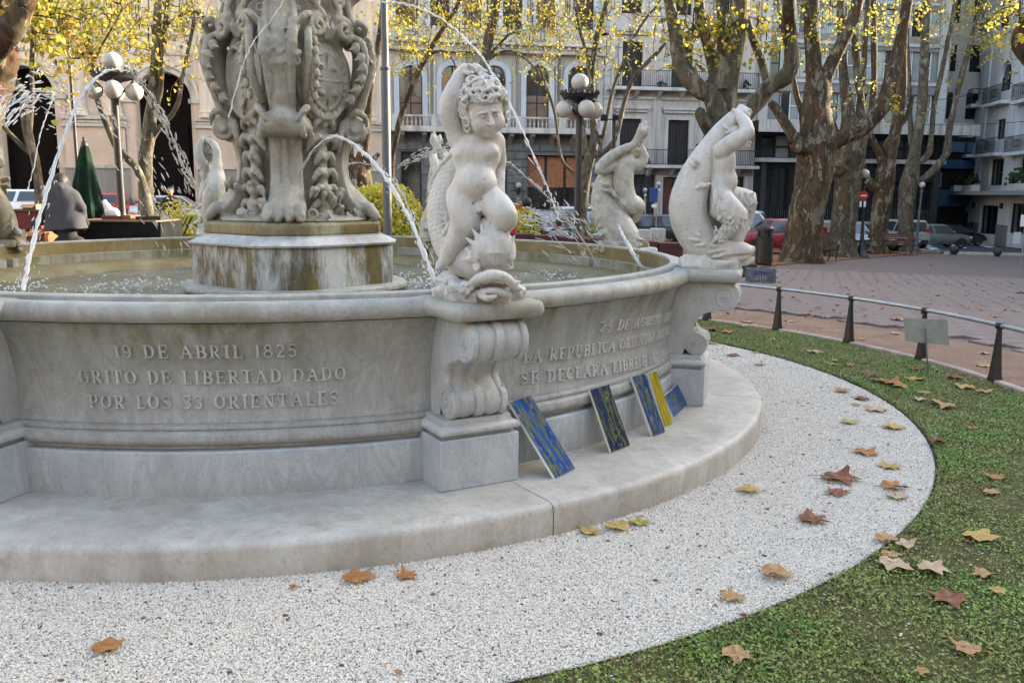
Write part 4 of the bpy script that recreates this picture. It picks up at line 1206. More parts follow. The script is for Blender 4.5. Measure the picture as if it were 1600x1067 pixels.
# ---- boy seen from behind, hugging an upright tail
def back_boy():
 b, a = st_base(2)
 v = View(8.58); p = v.p; k = v.k
 s = SDF(p(925, 345, -.30) - .02, p(1022, 208, .30) + .02, .0085)
 P, r = v.P([(976, 258, .0, 15), (974, 278, .02, 15), (975, 298, .03, 15), (979, 315, .02, 17)]); s.chain(P, r, .03, sub=2)
 s.ell(p(975, 256, .0), (.12, .08, .075), k=.03)
 s.ell(p(973, 318, .06), (.07, .075, .075), k=.02); s.ell(p(986, 318, .05), (.07, .075, .075), k=.02)
 s.ell(p(990, 234, -.05), (.066, .075, .08), k=.01)
 s.cap(p(981, 248, -.01), p(988, 240, -.04), .05, .045, .02)
 P, r = v.P([(962, 256, .0, 9), (946, 264, .03, 8.5), (936, 264, .05, 8.5)]); s.chain(P, r, .014, sub=2)
 P, r = v.P([(936, 263, .05, 8), (952, 247, .07, 8), (972, 235, .06, 7), (988, 227, .03, 5)]); s.chain(P, r, .012, sub=2)
 P, r = v.P([(988, 258, -.02, 9), (1001, 256, -.04, 8.5), (1005, 245, -.05, 8), (1000, 230, -.03, 6)]); s.chain(P, r, .012, sub=2)
 P, r = v.P([(986, 320, .03, 15), (994, 322, -.06, 13), (990, 338, -.10, 11)]); s.chain(P, r, .02, sub=2)
 g = np.random.default_rng(4)
 for i in range(14): curl(s, p(989 + g.normal(0, 7), 232 + g.normal(0, 6), .02), (g.normal(), -1, .6), .014, .007, .006)
 root = statue_root(2, 'marble boy seen from behind clasping an upright dolphin tail', 'cherub_statue')
 part(root, 'cherub', s, STATUE_B, b, a)
 s = SDF(p(915, 402, -.32) - .02, p(1025, 180, .30) + .02, .0085)
 P, r = v.P([(975, 372, .06, 24), (962, 355, .04, 26), (950, 332, .0, 24), (944, 305, -.05, 19), (949, 280, -.08, 15), (962, 256, -.10, 11), (982, 238, -.05, 8), (996, 222, -.01, 7), (1000, 212, .0, 6)]); s.chain(P, r, .03, sub=3)
 for x, y, bb in ((1009, 190, .02), (1005, 196, -.05), (1013, 200, .05), (1001, 194, .05)): s.chain([p(999, 216, 0), p((1000 + x) / 2 + 1, (214 + y) / 2, bb * .7), p(x, y, bb)], np.array([7, 6, 2]) * k, .008)
 for x, y, x1, y1 in ((950, 290, 935, 285), (955, 300, 972, 315), (965, 312, 985, 328), (940, 330, 932, 350), (944, 345, 930, 362), (958, 300, 940, 296)): s.chain([p(x, y, .10), p((x + x1) / 2, (y + y1) / 2, .13), p(x1, y1, .11)], np.array([3.6, 3.0, 1.2]) * k, .01)
 for i in range(40):
  x, y = g.uniform(935, 992), g.uniform(358, 388); s.chain([p(x, y, .16), p(x + g.normal(0, 6), y + g.uniform(0, 8), .18), p(x + g.normal(0, 10), y + g.uniform(2, 8), .15)], np.array([4, 3.5, 1.6]) * k, .01)
 s.ell(p(972, 372, .0), (.16, .15, .10), k=.03)
 part(root, 'dolphin', s, STATUE_B, b, a)
 s = SDF(b - (.30, .30, .02), b + (.30, .30, .16), .011)
 rock(s, v, [(945, 388, .08, 12), (962, 390, .10, 12), (980, 390, .10, 12), (998, 389, .06, 12), (955, 387, -.1, 12), (985, 388, -.1, 12)], 5)
 part(root, 'rock_base', s, MOSSY, b, a)
 return root
bb_root = back_boy()
def place_copy(src, k, label, mirror=False, mat=None, spin=0.0):
 c = copy_tree(src)
 b, a = st_base(k)
 c.location = b; c.rotation_euler = (0, 0, a + spin); c['label'] = label
 if mirror: c.scale = (1, -1, 1)
 if mat:
  for ch in c.children:
   for o_ in [ch] + list(ch.children): o_.material_slots[0].link = 'OBJECT'; o_.material_slots[0].material = mat
 return c
place_copy(bb_root, 3, 'weathered marble boy with bent arm, half hidden behind the boy in front', True, STATUE_B)
fr = [o for o in bpy.data.objects if o.name == 'cherub_statue'][0]
place_copy(fr, 4, 'grey weathered marble boy on the far rim beside the carved column', True, STATUE_B)
c5 = place_copy(bb_root, 5, 'mossy dark statue at the edge of the picture behind the water jet', False, MOSSY)
a5 = PHI + 5 * PI / 4 - .05; c5.location = (FC[0] + 3.17 * math.cos(a5), FC[1] + 3.17 * math.sin(a5), 1.104); c5.rotation_euler = (0, 0, a5)
place_copy(fr, 6, 'marble boy on the rim outside the picture on the far side', False, STATUE_B)
place_copy(fr, 7, 'marble boy on the console beyond the picture edge', False, STATUE)
# ------------------------------------------------------------------ central carved column
PIER = thing('carved_column', 'tall carved marble column with scrolls, oval shields and lion paws rising from the basin', 'fountain column', (FC[0], FC[1], 0), R_(-83.4))
def octo(c, w, z): return [(c, -w, z), (c, w, z), (w, c, z), (-w, c, z), (-c, w, z), (-c, -w, z), (-w, -c, z), (w, -c, z)]
mb = MB(); mb.lathe([(.0, .60), (.80, .60), (.80, .855), (.855, .86), (.865, .875), (.862, .898), (.85, .907), (.0, .912)], 64)
mb.build('round_base', stone_mat('wet_base_marble', (.42, .44, .42), (.3, .31, .3), brown=.35, brownall=.2), PIER, angle=40)
mb = MB(); mb.layers([octo(.752, .19, .905), octo(.752, .19, 1.205)]); mb.build('die_block', PLINTH, PIER, bevel=.006)
mb = MB(); mb.layers([octo(.70, .18, 1.206), octo(.775, .197, 1.207), octo(.782, .198, 1.222), octo(.755, .192, 1.23), octo(.69, .18, 1.262), octo(.655, .172, 1.272), octo(.655, .172, 1.285)]); mb.build('sloped_moulding', stone_mat('pale_moulding_marble', (.55, .57, .57), (.4, .42, .43), brown=.25, lichen=.3), PIER, angle=30)
mb = MB(); mb.layers([octo(.62, .165, 1.286), octo(.655, .172, 1.288), octo(.66, .172, 1.30), octo(.655, .172, 1.362), octo(.63, .165, 1.378)]); mb.build('paw_slab', MOSSCAP, PIER, bevel=.006)
def column():
 s = SDF((-.82, -.82, 1.37), (.82, .82, 3.62), .0089)
 s.cap((0, 0, 1.36), (0, 0, 2.1), .30, .26, 0); s.cap((0, 0, 2.1), (0, 0, 2.75), .36, .40, .08); s.cap((0, 0, 2.75), (0, 0, 3.7), .36, .26, .08)
 s.ell((0, 0, 1.39), (.56, .56, .05), k=.03)
 g = np.random.default_rng(21)
 for q in range(4):
  a = q * PI / 2
  e = np.array([math.cos(a), math.sin(a), 0]); l = np.array([-math.sin(a), math.cos(a), 0]); zz = np.array([0, 0, 1.0])
  def P(r, t, z): return e * r + l * t + zz * z
  Rr = np.stack([e, l, zz], 1)
  # lower leg: fluted strip with raised edges, ending in a lion paw
  for t, rr in ((0, .075), (-.045, .065), (.045, .065)):
   s.chain([P(.50, t * 1.3, 1.45), P(.42, t * 1.2, 1.53), P(.355, t, 1.68), P(.345, t, 1.85), P(.385, t, 2.0)], [rr * 1.1, rr * 1.05, rr, rr, rr], .02, sub=3)
  for t in (-.098, .098):
   s.chain([P(.50, t * 1.25, 1.47), P(.43, t * 1.1, 1.55), P(.385, t, 1.70), P(.375, t, 1.86), P(.41, t, 1.99)], [.026, .022, .019, .018, .02], .008, sub=3)
  for t in (-.030, .030): s.chain([P(.462, t, 1.60), P(.425, t, 1.70), P(.416, t, 1.85), P(.45, t, 1.98)], .013, .006, op='sub', sub=2); s.chain([P(.572, t, 2.20), P(.606, t, 2.34), P(.622, t, 2.48)], .012, .006, op='sub', sub=2)
  s.chain([P(.42, 0, 1.56), P(.52, 0, 1.46)], [.09, .085], .03)
  for t in (-.105, -.036, .036, .105):
   s.chain([P(.50, t * .8, 1.485), P(.575, t, 1.475), P(.615, t * 1.1, 1.425), P(.625, t * 1.12, 1.40)], [.042, .042, .038, .026], .010)
   s.cap(P(.65, t * 1.12, 1.41), P(.665, t * 1.12, 1.395), .014, .007, .004)
  for i in range(14):   # mossy leaf curls round the paw
   t = g.uniform(-.34, .34); r = .50 - abs(t) * .25
   c = P(r + g.normal(0, .03), t, 1.40 + g.uniform(0, .05)); curl(s, c, e + zz * g.uniform(.2, 1.2) + l * g.normal(0, .4), g.uniform(.018, .032), g.uniform(.011, .016), .012)
  # big volute
  s.cap(P(.485, -.085, 2.075), P(.485, .085, 2.075), .088, k=.03)
  s.ell(P(.525, 0, 2.10), (.07, .085, .085), Rr, k=.02)
  for sg in (-1, 1):
   F = np.stack([e, zz, l * sg], 1)
   pts = []; rad = []
   for i in range(26):
    f = i / 25; an = R_(150) - f * 1.7 * 2 * PI; rr = .092 * (1 - .82 * f)
    pts.append(P(.475 + rr * math.cos(an), sg * (.135 + .02 * f), 2.055 + rr * math.sin(an))); rad.append(.022 - .008 * f)
   s.chain(pts, rad, .006)
   s.ell(P(.475, sg * .16, 2.055), .028, k=.006)
   s.chain([P(.44, sg * .13, 2.14), P(.50, sg * .17, 2.19), P(.56, sg * .15, 2.16), P(.575, sg * .11, 2.10)], [.024, .026, .022, .014], .01, sub=2)
   s.chain([P(.40, sg * .15, 2.10), P(.38, sg * .18, 2.0), P(.36, sg * .15, 1.9)], [.03, .026, .015], .015, sub=2)
  # upper bulging rib with raised edges
  s.chain([P(.44, 0, 2.12), P(.50, 0, 2.28), P(.535, 0, 2.48), P(.545, 0, 2.64), P(.50, 0, 2.77), P(.41, 0, 2.9), P(.36, 0, 3.15), P(.36, 0, 3.4)], [.075, .072, .072, .075, .078, .085, .09, .09], .02, sub=2)
  for t in (-.088, .088):
   s.chain([P(.47, t * .75, 2.16), P(.545, t * .85, 2.3), P(.60, t, 2.48), P(.615, t * 1.1, 2.62), P(.57, t * 1.15, 2.75), P(.47, t * 1.0, 2.86), P(.43, t * .9, 3.1), P(.43, t * .9, 3.4)], [.024, .026, .03, .034, .034, .028, .024, .024], .012, sub=2)
  for i in range(9): s.ell(P(.452, 0, 2.93 + i * .055), .021, k=.004)   # bead string
  # lion-mane of curls at the shoulder
  for i in range(46):
   t = g.uniform(-.13, .13); z = g.uniform(2.48, 2.92); r = .60 - max(0, z - 2.68) * .75 + .012 * g.random()
   curl(s, P(r, t, z), e + g.normal(0, .4, 3), g.uniform(.016, .028), g.uniform(.009, .013), .008)
  for i in range(7):
   t = (i - 3) * .033; s.chain([P(.60, t, 2.56), P(.607, t * .8 + .006 * math.sin(i * 3), 2.48), P(.585, t * .55, 2.40 - .02 * (i % 2))], [.014, .013, .005], .006)
  # frilled wings either side
  for sg in (-1, 1):
   s.chain([P(.42, sg * .15, 2.24), P(.53, sg * .185, 2.38), P(.575, sg * .20, 2.54), P(.555, sg * .20, 2.68), P(.47, sg * .19, 2.74)], [.022, .026, .028, .028, .022], .012, sub=3)
   for i in range(7):
    f = i / 6; c = P(.46 + .10 * math.sin(f * PI), sg * (.225 + .03 * math.sin(f * PI)), 2.28 + .44 * f)
    s.ell(c, (.035, .022, .042), Rr, k=.008)
    s.cap(c, c + l * sg * .035 - e * .045 - zz * .02, .018, .008, .008)
   s.chain([P(.56, sg * .12, 2.74), P(.58, sg * .17, 2.80), P(.53, sg * .21, 2.83), P(.48, sg * .19, 2.78)], [.02, .024, .022, .012], .008, sub=2)
  # spouting shell heads near the top
  s.chain([P(.36, 0, 3.06), P(.50, 0, 3.16), P(.64, 0, 3.17), P(.72, 0, 3.10)], [.13, .12, .09, .05], .04, sub=2)
  for t in (-.09, 0, .09): s.chain([P(.45, t, 3.24), P(.62, t * .9, 3.26), P(.74, t * .7, 3.15)], [.04, .036, .02], .012)
  # ---- panel between the ribs
  a2 = a + PI / 4
  e2 = np.array([math.cos(a2), math.sin(a2), 0]); l2 = np.array([-math.sin(a2), math.cos(a2), 0])
  def Q(r, t, z): return e2 * r + l2 * t + zz * z
  F2 = np.stack([l2, zz, e2], 1)
  s.ell(Q(.36, 0, 2.42), (.235, .33, .075), F2, k=.02)
  s.tor(Q(.405, 0, 2.43), .205, .020, F2, .008, sq=1.42)
  if q in (0, 2):
   s.ell(Q(.400, 0, 2.40), (.155, .205, .042), F2, k=.004)
   s.tor(Q(.418, 0, 2.40), .152, .011, F2, .004, sq=1.32)
   for i in range(10):   # wreath round the oval shield
    for sg in (-1, 1):
     an = R_(-85 + i * 15); c = Q(.415, sg * .182 * math.cos(an), 2.40 + .24 * math.sin(an))
     s.ell(c, (.012, .028, .012), np.stack([l2 * math.sin(an) * sg + zz * math.cos(an) * 0 + l2 * .01, zz, e2], 1) if False else F2, k=.004)
   # sun, scales, horse-like and ox-like lumps inside the quartered oval, only as soft relief
   s.cap(Q(.44, -.14, 2.40), Q(.44, .14, 2.40), .006, k=.004); s.cap(Q(.44, 0, 2.21), Q(.44, 0, 2.59), .006, k=.004)
   for t, z, r in ((-.06, 2.50, .03), (.06, 2.49, .026), (-.06, 2.31, .03), (.06, 2.31, .03)): s.ell(Q(.438, t, z), (r, r * .8, .014), F2, k=.008)
  else:
   s.cap(Q(.435, 0, 2.16), Q(.435, 0, 2.62), .013, .015, .004)       # caduceus
   s.ell(Q(.44, 0, 2.64), .024, k=.004)
   for sg in (-1, 1):
    pts = [Q(.437 + .008 * math.cos(i * .7), sg * (.058 * (.45 + .55 * i / 15)) * math.sin(i / 15 * 2.5 * PI), 2.20 + .34 * i / 15) for i in range(16)]
    s.chain(pts, [.010 + .004 * i / 15 for i in range(16)], .003)
    s.chain([Q(.435, 0, 2.60), Q(.44, sg * .06, 2.63), Q(.435, sg * .11, 2.61), Q(.43, sg * .12, 2.57)], [.014, .018, .013, .006], .006, sub=2)
  # paired scrolls over the shield
  for sg in (-1, 1):
   for cz, ct, rr, w, rho in ((2.77, .125, .075, .030, .47), (2.98, .10, .062, .026, .43)):
    pts = []; rad = []
    for i in range(28):
     f = i / 27; an = R_(60) + f * 1.6 * 2 * PI; r_ = rr * (1 - .80 * f)
     pts.append(Q(rho + .03 * f, sg * (ct + r_ * -math.cos(an)), cz + r_ * math.sin(an))); rad.append(w * (1 - .5 * f))
    s.chain(pts, rad, .006)
   s.chain([Q(.40, sg * .03, 2.70), Q(.47, sg * .06, 2.84), Q(.46, sg * .10, 2.90), Q(.40, sg * .07, 3.05)], [.03, .03, .025, .02], .01, sub=2)
  for t in (-.06, -.02, .02, .06): s.chain([Q(.44, t * .4, 2.70), Q(.47, t, 2.77), Q(.45, t * 1.5, 2.83)], [.014, .018, .008], .006)
  # flower and leaf drop under the shield
  zc = 2.10
  s.chain([Q(.31, 0, 2.16), Q(.33, 0, 1.9), Q(.33, 0, 1.6), Q(.36, 0, 1.42)], [.05, .045, .05, .07], .03)
  for i, z in enumerate((2.10, 1.98, 1.85, 1.73, 1.61, 1.50)):
   w = (.07, .085, .06, .075, .085, .10)[i]
   s.ell(Q(.355 + .02 * (i > 3), 0, z), (w * .55, .045, .045), F2, k=.012)
   for sg in (-1, 1):
    s.chain([Q(.36, 0, z), Q(.385, sg * w * .8, z + .02), Q(.37, sg * w * 1.35, z - .035), Q(.34, sg * w * 1.2, z - .07)], [.026, .028, .020, .008], .008, sub=2)
  for i in range(9):
   t = g.uniform(-.2, .2); z = g.uniform(1.44, 1.66); s.chain([Q(.40, t, z), Q(.44, t * 1.15, z + .03), Q(.43, t * 1.3, z - .03)], [.022, .024, .009], .008)
 link('carved_shaft', s.mesh('carved_shaft'), CARVED, PIER)
column()
# shallow upper bowl above the picture
mb = MB(); mb.lathe([(.0, 3.58), (.30, 3.58), (.36, 3.64), (.62, 3.74), (.88, 3.90), (1.0, 4.02), (1.03, 4.05), (1.02, 4.08), (.97, 4.09), (.9, 4.06), (.0, 4.0)], 48)
mb.build('upper_bowl', CARVED, PIER, angle=50)
# ------------------------------------------------------------------ water jets
def jet(label, P, r0, r1, seed, drops=0, spread=.02, stream=True, dr=.008, group='water jets of the fountain'):
 """P: a few world points along the arc"""
 g = np.random.default_rng(seed)
 c = spline(P, 10); n = len(c)
 t_ = np.linspace(0, 1, n)
 root = thing('water_jet', label, 'water jet', tuple(c[0]), 0, group)
 if stream:
  wob = g.normal(0, .0025, (n, 3)); c2 = c + wob
  rad = (r0 + (r1 - r0) * t_) * (1 + .35 * g.normal(0, 1, n).clip(-1, 1))
  mb = MB(); mb.tube(c2 - c[0], rad, 7); mb.build('stream', JET, root, angle=80)
 if drops:
  mb = MB()
  for i in range(drops):
   u = g.random() ** .8 * (n - 1.001); k = int(u); q = c[k] + (c[k + 1] - c[k]) * (u - k)
   d = c[k + 1] - c[k]; d /= np.linalg.norm(d) + 1e-9
   q = q + g.normal(0, spread, 3) * (.3 + t_[k])
   L = dr * g.uniform(.8, 3.6); w = dr * g.uniform(.18, .5)
   F = frame(d + g.normal(0, .15, 3))
   b = MB().sphere((0, 0, 0), (w, w, L), 6, 4); V = np.array(b.v) @ F.T + q - c[0]
   mb.add(V, b.f)
  tag(mb.build('droplets', JET, root, angle=80), kind='stuff')
 return root
def J(*L): return np.array([at_Y(x, y, Y) for x, y, Y in L])
jet('long jet falling steeply into the basin before the man in the coat', J((186, 108, 7.4), (160, 115, 7.0), (128, 150, 6.6), (98, 220, 6.2), (70, 310, 5.8), (48, 395, 5.4), (36, 455, 5.1)), .0095, .015, 1, 110, .03)
jet('broken jet arching over the lamp and down toward the silver car', J((186, 108, 7.4), (210, 112, 7.8), (238, 160, 8.2), (268, 215, 8.5), (290, 262, 8.8), (303, 296, 9.0)), .004, .004, 2, 190, .03, False, .020)
jet('jet leaping from the carved volute and falling beside the nearest boy', J((466, 272, 6.6), (488, 238, 6.35), (512, 217, 6.1), (535, 216, 5.9), (570, 240, 5.6), (610, 288, 5.3), (645, 355, 5.0), (670, 415, 4.8), (684, 448, 4.7)), .0075, .013, 3, 130, .02)
jet('thin white jet arcing from the top of the column past the curly hair', J((598, 4, 6.2), (640, 8, 5.9), (690, 30, 5.6), (735, 68, 5.3), (772, 118, 5.1), (805, 180, 4.9), (835, 248, 4.75), (858, 300, 4.7), (874, 345, 4.65)), .006, .0045, 4, 60, .012)
jet('jet spouting from behind the nearest boy toward the upright tail', J((780, 246, 6.6), (805, 262, 6.9), (845, 298, 7.3), (880, 335, 7.7), (910, 375, 8.0), (938, 425, 8.2)), .010, .007, 5, 150, .05)
jet('short white jet from the upright tail statue into the basin', J((966, 352, 7.9), (975, 372, 7.75), (990, 398, 7.6), (1004, 420, 7.5), (1012, 434, 7.45)), .010, .020, 6, 60, .02)
jet('spray of scattered drops crossing in front of the dark doorway', J((616, 262, 8.0), (640, 250, 7.8), (670, 238, 7.6), (705, 227, 7.4), (745, 222, 7.2)), .003, .003, 7, 120, .035, False, .016)
jet('thin trickle running down in front of the caduceus panel', J((444, 0, 6.2), (425, 30, 6.15), (400, 60, 6.1), (384, 90, 6.05), (368, 140, 6.0), (357, 185, 5.95)), .005, .0035, 8)
jet('fine jet slanting down across the arcade wall', J((176, -8, 8.0), (150, 18, 8.1), (126, 46, 8.2), (110, 80, 8.3), (100, 105, 8.4)), .004, .003, 9, 10, .01)
jet('ragged spray thrown across the dark arch beside the leaning trunk', J((0, 190, 7.0), (30, 160, 7.2), (62, 145, 7.4), (90, 150, 7.6)), .003, .003, 10, 170, .10, False, .018)
jet('slanting spray of drops falling past the lamp post', J((150, 160, 8), (190, 210, 8.1), (230, 270, 8.2), (262, 330, 8.3), (285, 375, 8.4)), .003, .003, 11, 150, .14, False, .014)
jet('splash of drops bouncing beside the silver cars and the red wall', J((800, 330, 8.0), (840, 345, 8.0), (880, 350, 8.0), (905, 372, 8.0)), .003, .003, 12, 130, .10, False, .016)
jet('second thin jet falling behind the strong one before the shrub', J((520, 270, 7.8), (550, 255, 7.6), (590, 262, 7.4), (622, 292, 7.2), (640, 330, 7.1), (662, 395, 6.9), (672, 430, 6.8)), .004, .006, 14, 110, .03)
jet('thin bright thread of water between the dark arch and the lamp', J((84, 150, 8.6), (72, 182, 8.5), (62, 214, 8.4), (52, 262, 8.3), (42, 300, 8.2)), .006, .005, 15)
# foam where jets hit the water
g = np.random.default_rng(31)
mb = MB()
for cx, cy, n, sp in ((200, 452, 150, .30), (36, 452, 50, .10), (684, 447, 60, .12), (1012, 434, 60, .10), (640, 440, 120, .25), (940, 425, 60, .2), (860, 432, 60, .25)):
 q0 = at_z(cx, cy, .845)
 for i in range(n):
  q = q0 + np.array([g.normal(0, sp), g.normal(0, sp), 0]); h = abs(g.normal(0, .03)); r = g.uniform(.004, .011)
  if math.hypot(q[0] - FC[0], q[1] - FC[1]) < 2.55: mb.sphere((q[0], q[1], .845 + h), (r * 1.4, r * 1.4, r), 5, 3)
tag(mb.build('water_foam', JET), kind='stuff')
# ------------------------------------------------------------------ buildings round the square
class Facade:
 """a street front: u runs along it, z up, 'out' toward the square; px() reads (u, z) off the photograph"""
 def __init__(s, P0, d, name, label, cat, u0, u1, group=None):
  s.P0 = np.asarray(P0, float); s.d = np.asarray(d, float) / np.linalg.norm(d)
  s.n = np.array([s.d[1], -s.d[0]])
  s.uc = (u0 + u1) / 2; s.u0, s.u1 = u0, u1
  q = s.P0 + s.d * s.uc
  s.zb = float(gz(*q))
  s.root = thing(name, label, cat, (q[0], q[1], s.zb), math.atan2(s.d[1], s.d[0]), group)
 def px(s, x, y, out=0.0):
  r = ray(x, y); p0 = s.P0 + s.n * out
  t = (s.n @ p0) / (s.n @ r[:2])
  p = r * t
  return (p[:2] - s.P0) @ s.d, CAM_H + p[2]
 def L(s, u, out, z): return (u - s.uc, -out, z - s.zb)
 def box(s, mb, u0, u1, o0, o1, z0, z1): mb.span(s.L(u0, o0, z0), s.L(u1, o1, z1))
 def b(s, name, mat, u0, u1, o0, o1, z0, z1, parent=None, bevel=0):
  mb = MB(); s.box(mb, u0, u1, o0, o1, z0, z1)
  return mb.build(name, mat, parent or s.root, bevel=bevel, smooth=False)
 def rect(s, x0, y0, x1, y1, out=0.0):
  """photo rectangle -> (u0, u1, z0, z1)"""
  a = s.px(x0, (y0 + y1) / 2, out); c = s.px(x1, (y0 + y1) / 2, out); m = (x0 + x1) / 2
  return a[0], c[0], s.px(m, y1, out)[1], s.px(m, y0, out)[1]
 def wall(s, name, mat, u0, u1, z0, z1, ops, depth=.4, out=0.0):
  us = sorted({u0, u1} | {min(max(v, u0), u1) for o in ops for v in o[:2]}); zs = sorted({z0, z1} | {min(max(v, z0), z1) for o in ops for v in o[2:4]})
  mb = MB()
  for i in range(len(us) - 1):
   for j in range(len(zs) - 1):
    cu, cz = (us[i] + us[i + 1]) / 2, (zs[j] + zs[j + 1]) / 2
    if any(o[0] < cu < o[1] and o[2] < cz < o[3] for o in ops): continue
    mb.quad(s.L(us[i], out, zs[j]), s.L(us[i + 1], out, zs[j]), s.L(us[i + 1], out, zs[j + 1]), s.L(us[i], out, zs[j + 1]))
  for o in ops:
   a, b_, c, d = o[:4]; arch = len(o) > 4 and o[4] == 'a'
   prof = [(a, c)]
   if arch:
    r = (b_ - a) / 2; m = (a + b_) / 2; sp = d - r
    A = [(m - r * math.cos(t), sp + r * math.sin(t)) for t in np.linspace(0, PI, 17)]
    prof += A + [(b_, c)]
    for half, cor in ((A[:9], (a, d)), (A[8:], (b_, d))):
     for p, q in zip(half[:-1], half[1:]): mb.add([s.L(p[0], out, p[1]), s.L(q[0], out, q[1]), s.L(cor[0], out, cor[1])], [[0, 1, 2]])
   else: prof += [(a, d), (b_, d), (b_, c)]
   for p, q in zip(prof, prof[1:] + prof[:1]):
    mb.quad(s.L(p[0], out, p[1]), s.L(q[0], out, q[1]), s.L(q[0], out - depth, q[1]), s.L(p[0], out - depth, p[1]))
  # side returns and a roof slab so that the front has a body behind it
  D = 12.0
  for u in (u0, u1): mb.quad(s.L(u, out, z0), s.L(u, out - D, z0), s.L(u, out - D, z1), s.L(u, out, z1))
  mb.quad(s.L(u0, out, z1), s.L(u1, out, z1), s.L(u1, out - D, z1), s.L(u0, out - D, z1))
  mb.quad(s.L(u0, out - D, z0), s.L(u1, out - D, z0), s.L(u1, out - D, z1), s.L(u0, out - D, z1))
  return mb.build(name, mat, s.root, smooth=False)
 def window(s, o, glass, frm=None, nu=1, nz=1, fw=.07, out=-.28, name='window', blind=None, bfrac=.4):
  a, b_, c, d = o[:4]; arch = len(o) > 4 and o[4] == 'a'
  mb = MB()
  if arch:
   r = (b_ - a) / 2; m = (a + b_) / 2; sp = d - r
   A = [(m - r * math.cos(t), sp + r * math.sin(t)) for t in np.linspace(0, PI, 17)]
   P = [s.L(u, out, z) for u, z in [(a, c)] + A + [(b_, c)]]
   mb.add(P, [list(range(len(P)))])
  else: mb.quad(s.L(a, out, c), s.L(b_, out, c), s.L(b_, out, d), s.L(a, out, d))
  w = mb.build(name, glass, s.root, smooth=False)
  if frm:
   mb = MB(); top = d - ((b_ - a) / 2 if arch else 0)
   for i in range(nu + 1):
    u = a + (b_ - a) * i / nu; q = fw / 2
    s.box(mb, max(a, u - q), min(b_, u + q), out + .01, out + .07, c, (top if i in (0, nu) else d - .02))
   for j in range(nz + 1):
    z = c + (top - c) * j / nz
    if arch and j == nz: continue
    s.box(mb, a, b_, out + .015, out + .065, max(c, z - fw / 2), min(d, z + fw / 2))
   mb.build('frame', frm, w, smooth=False)
  if blind:
   s.b('blind', blind, a + .05, b_ - .05, out + .02, out + .05, c, c + (d - c) * bfrac, w)
  return w
 def sill(s, u0, u1, z, h=.12, o=.18, mat=None, name='sill'): return s.b(name, mat, u0, u1, -.02, o, z - h, z)
 def balusters(s, u0, u1, o, z0, z1, mat, root_name='balustrade', piers=()):
  r = bpy.data.objects.new(root_name, None); COL.objects.link(r); r.parent = s.root
  h = z1 - z0
  mb = MB(); s.box(mb, u0, u1, o - .11, o + .11, z1 - .12, z1); mb.build('handrail', mat, r, smooth=False)
  mb = MB(); s.box(mb, u0, u1, o - .11, o + .11, z0, z0 + .10); mb.build('base_rail', mat, r, smooth=False)
  prof = [(.045, 0), (.05, .05), (.035, .12), (.075, .35), (.06, .5), (.03, .7), (.035, .85), (.05, .9), (.045, 1)]
  bh = h - .22
  me = MB().lathe([(q, z * bh) for q, z in prof], 8).mesh('baluster')
  me.materials.append(mat)
  n = int((u1 - u0) / .27)
  for i in range(n):
   u = u0 + .15 + (u1 - u0 - .3) * i / max(1, n - 1)
   if any(abs(u - p) < .28 for p in piers): continue
   link('baluster', me, None, r, s.L(u, o, z0 + .10))
  for p in piers:
   mb = MB(); s.box(mb, p - .22, p + .22, o - .135, o + .135, z0 - .002, z1 + .03); mb.build('pier', mat, r, smooth=False)
 def railing(s, u0, u1, o, z0, z1, mat, sp=.14, name='railing', curly=False):
  mb = MB()
  s.box(mb, u0, u1, o - .02, o + .02, z1 - .05, z1); s.box(mb, u0, u1, o - .015, o + .015, z0 + .06, z0 + .09)
  for u in np.arange(u0, u1, sp): s.box(mb, u, u + .022, o - .011, o + .011, z0, z1 - .03)
  if curly:
   for u in np.arange(u0 + .15, u1 - .1, .3):
    P = [s.L(u + .11 * math.cos(t), o, (z0 + z1) / 2 + .3 * math.sin(t) * (z1 - z0)) for t in np.linspace(0, 2 * PI, 12)]
    mb.tube(P, .012, 4, False)
  for u in (u0, u1):   # returns to the wall
   a, c = (u, u + .03) if u == u0 else (u - .03, u)
   s.box(mb, a, c, .0, o, z1 - .05, z1)
  return mb.build(name, mat, s.root, smooth=False)
def wall_mat(name, col, rust=.15, brick=None, scale=1.0):
 m = Mat(name, .9, .15)
 v = m.co()
 n = m.noise(v, .35 * scale, 7, .65); n2 = m.noise(m.n('ShaderNodeMapping', {'Vector': v, 'Scale': (1.6, 1.6, .12)}).outputs[0], 1.0, 6, .7)
 c = m.ramp(n, [(.3, tuple(x * .85 for x in col)), (.7, tuple(min(1, x * 1.08) for x in col))])
 c = m.mix(m.math('MULTIPLY', m.sep(m.ramp(n2, [(.5, 0), (.68, 1)]))[0], rust * 2.2), c, tuple(x * .42 for x in col))
 m.set('Base Color', c)
 m.bump(m.noise(v, 9, 6), .25, .03)
 return m.m
BEIGE = wall_mat('beige_render', (.65, .53, .42), .28); PINKB = wall_mat('pinkish_stone', (.56, .42, .32), .15)
GREYST = wall_mat('grey_plinth_stone', (.26, .24, .21), .2); TRIMB = wall_mat('weathered_cornice', (.50, .45, .38), .4)
STUC = wall_mat('grey_beige_render', (.42, .385, .33), .3); RUSTIC = wall_mat('dark_rustic_stone', (.145, .14, .135), .2); BLUEWHITE = wall_mat('bluish_white_paint', (.43, .455, .50), .15)
PINKW = wall_mat('pinkish_white_render', (.45, .40, .38), .3); CREAMT = wall_mat('cream_trim', (.46, .425, .39), .35)
PANEL = wall_mat('grey_concrete_panel', (.24, .225, .22), .25); SLATP = wall_mat('striped_canopy_panel', (.47, .42, .385), .5, scale=6); PALEB = wall_mat('pale_concrete', (.46, .45, .44), .2)
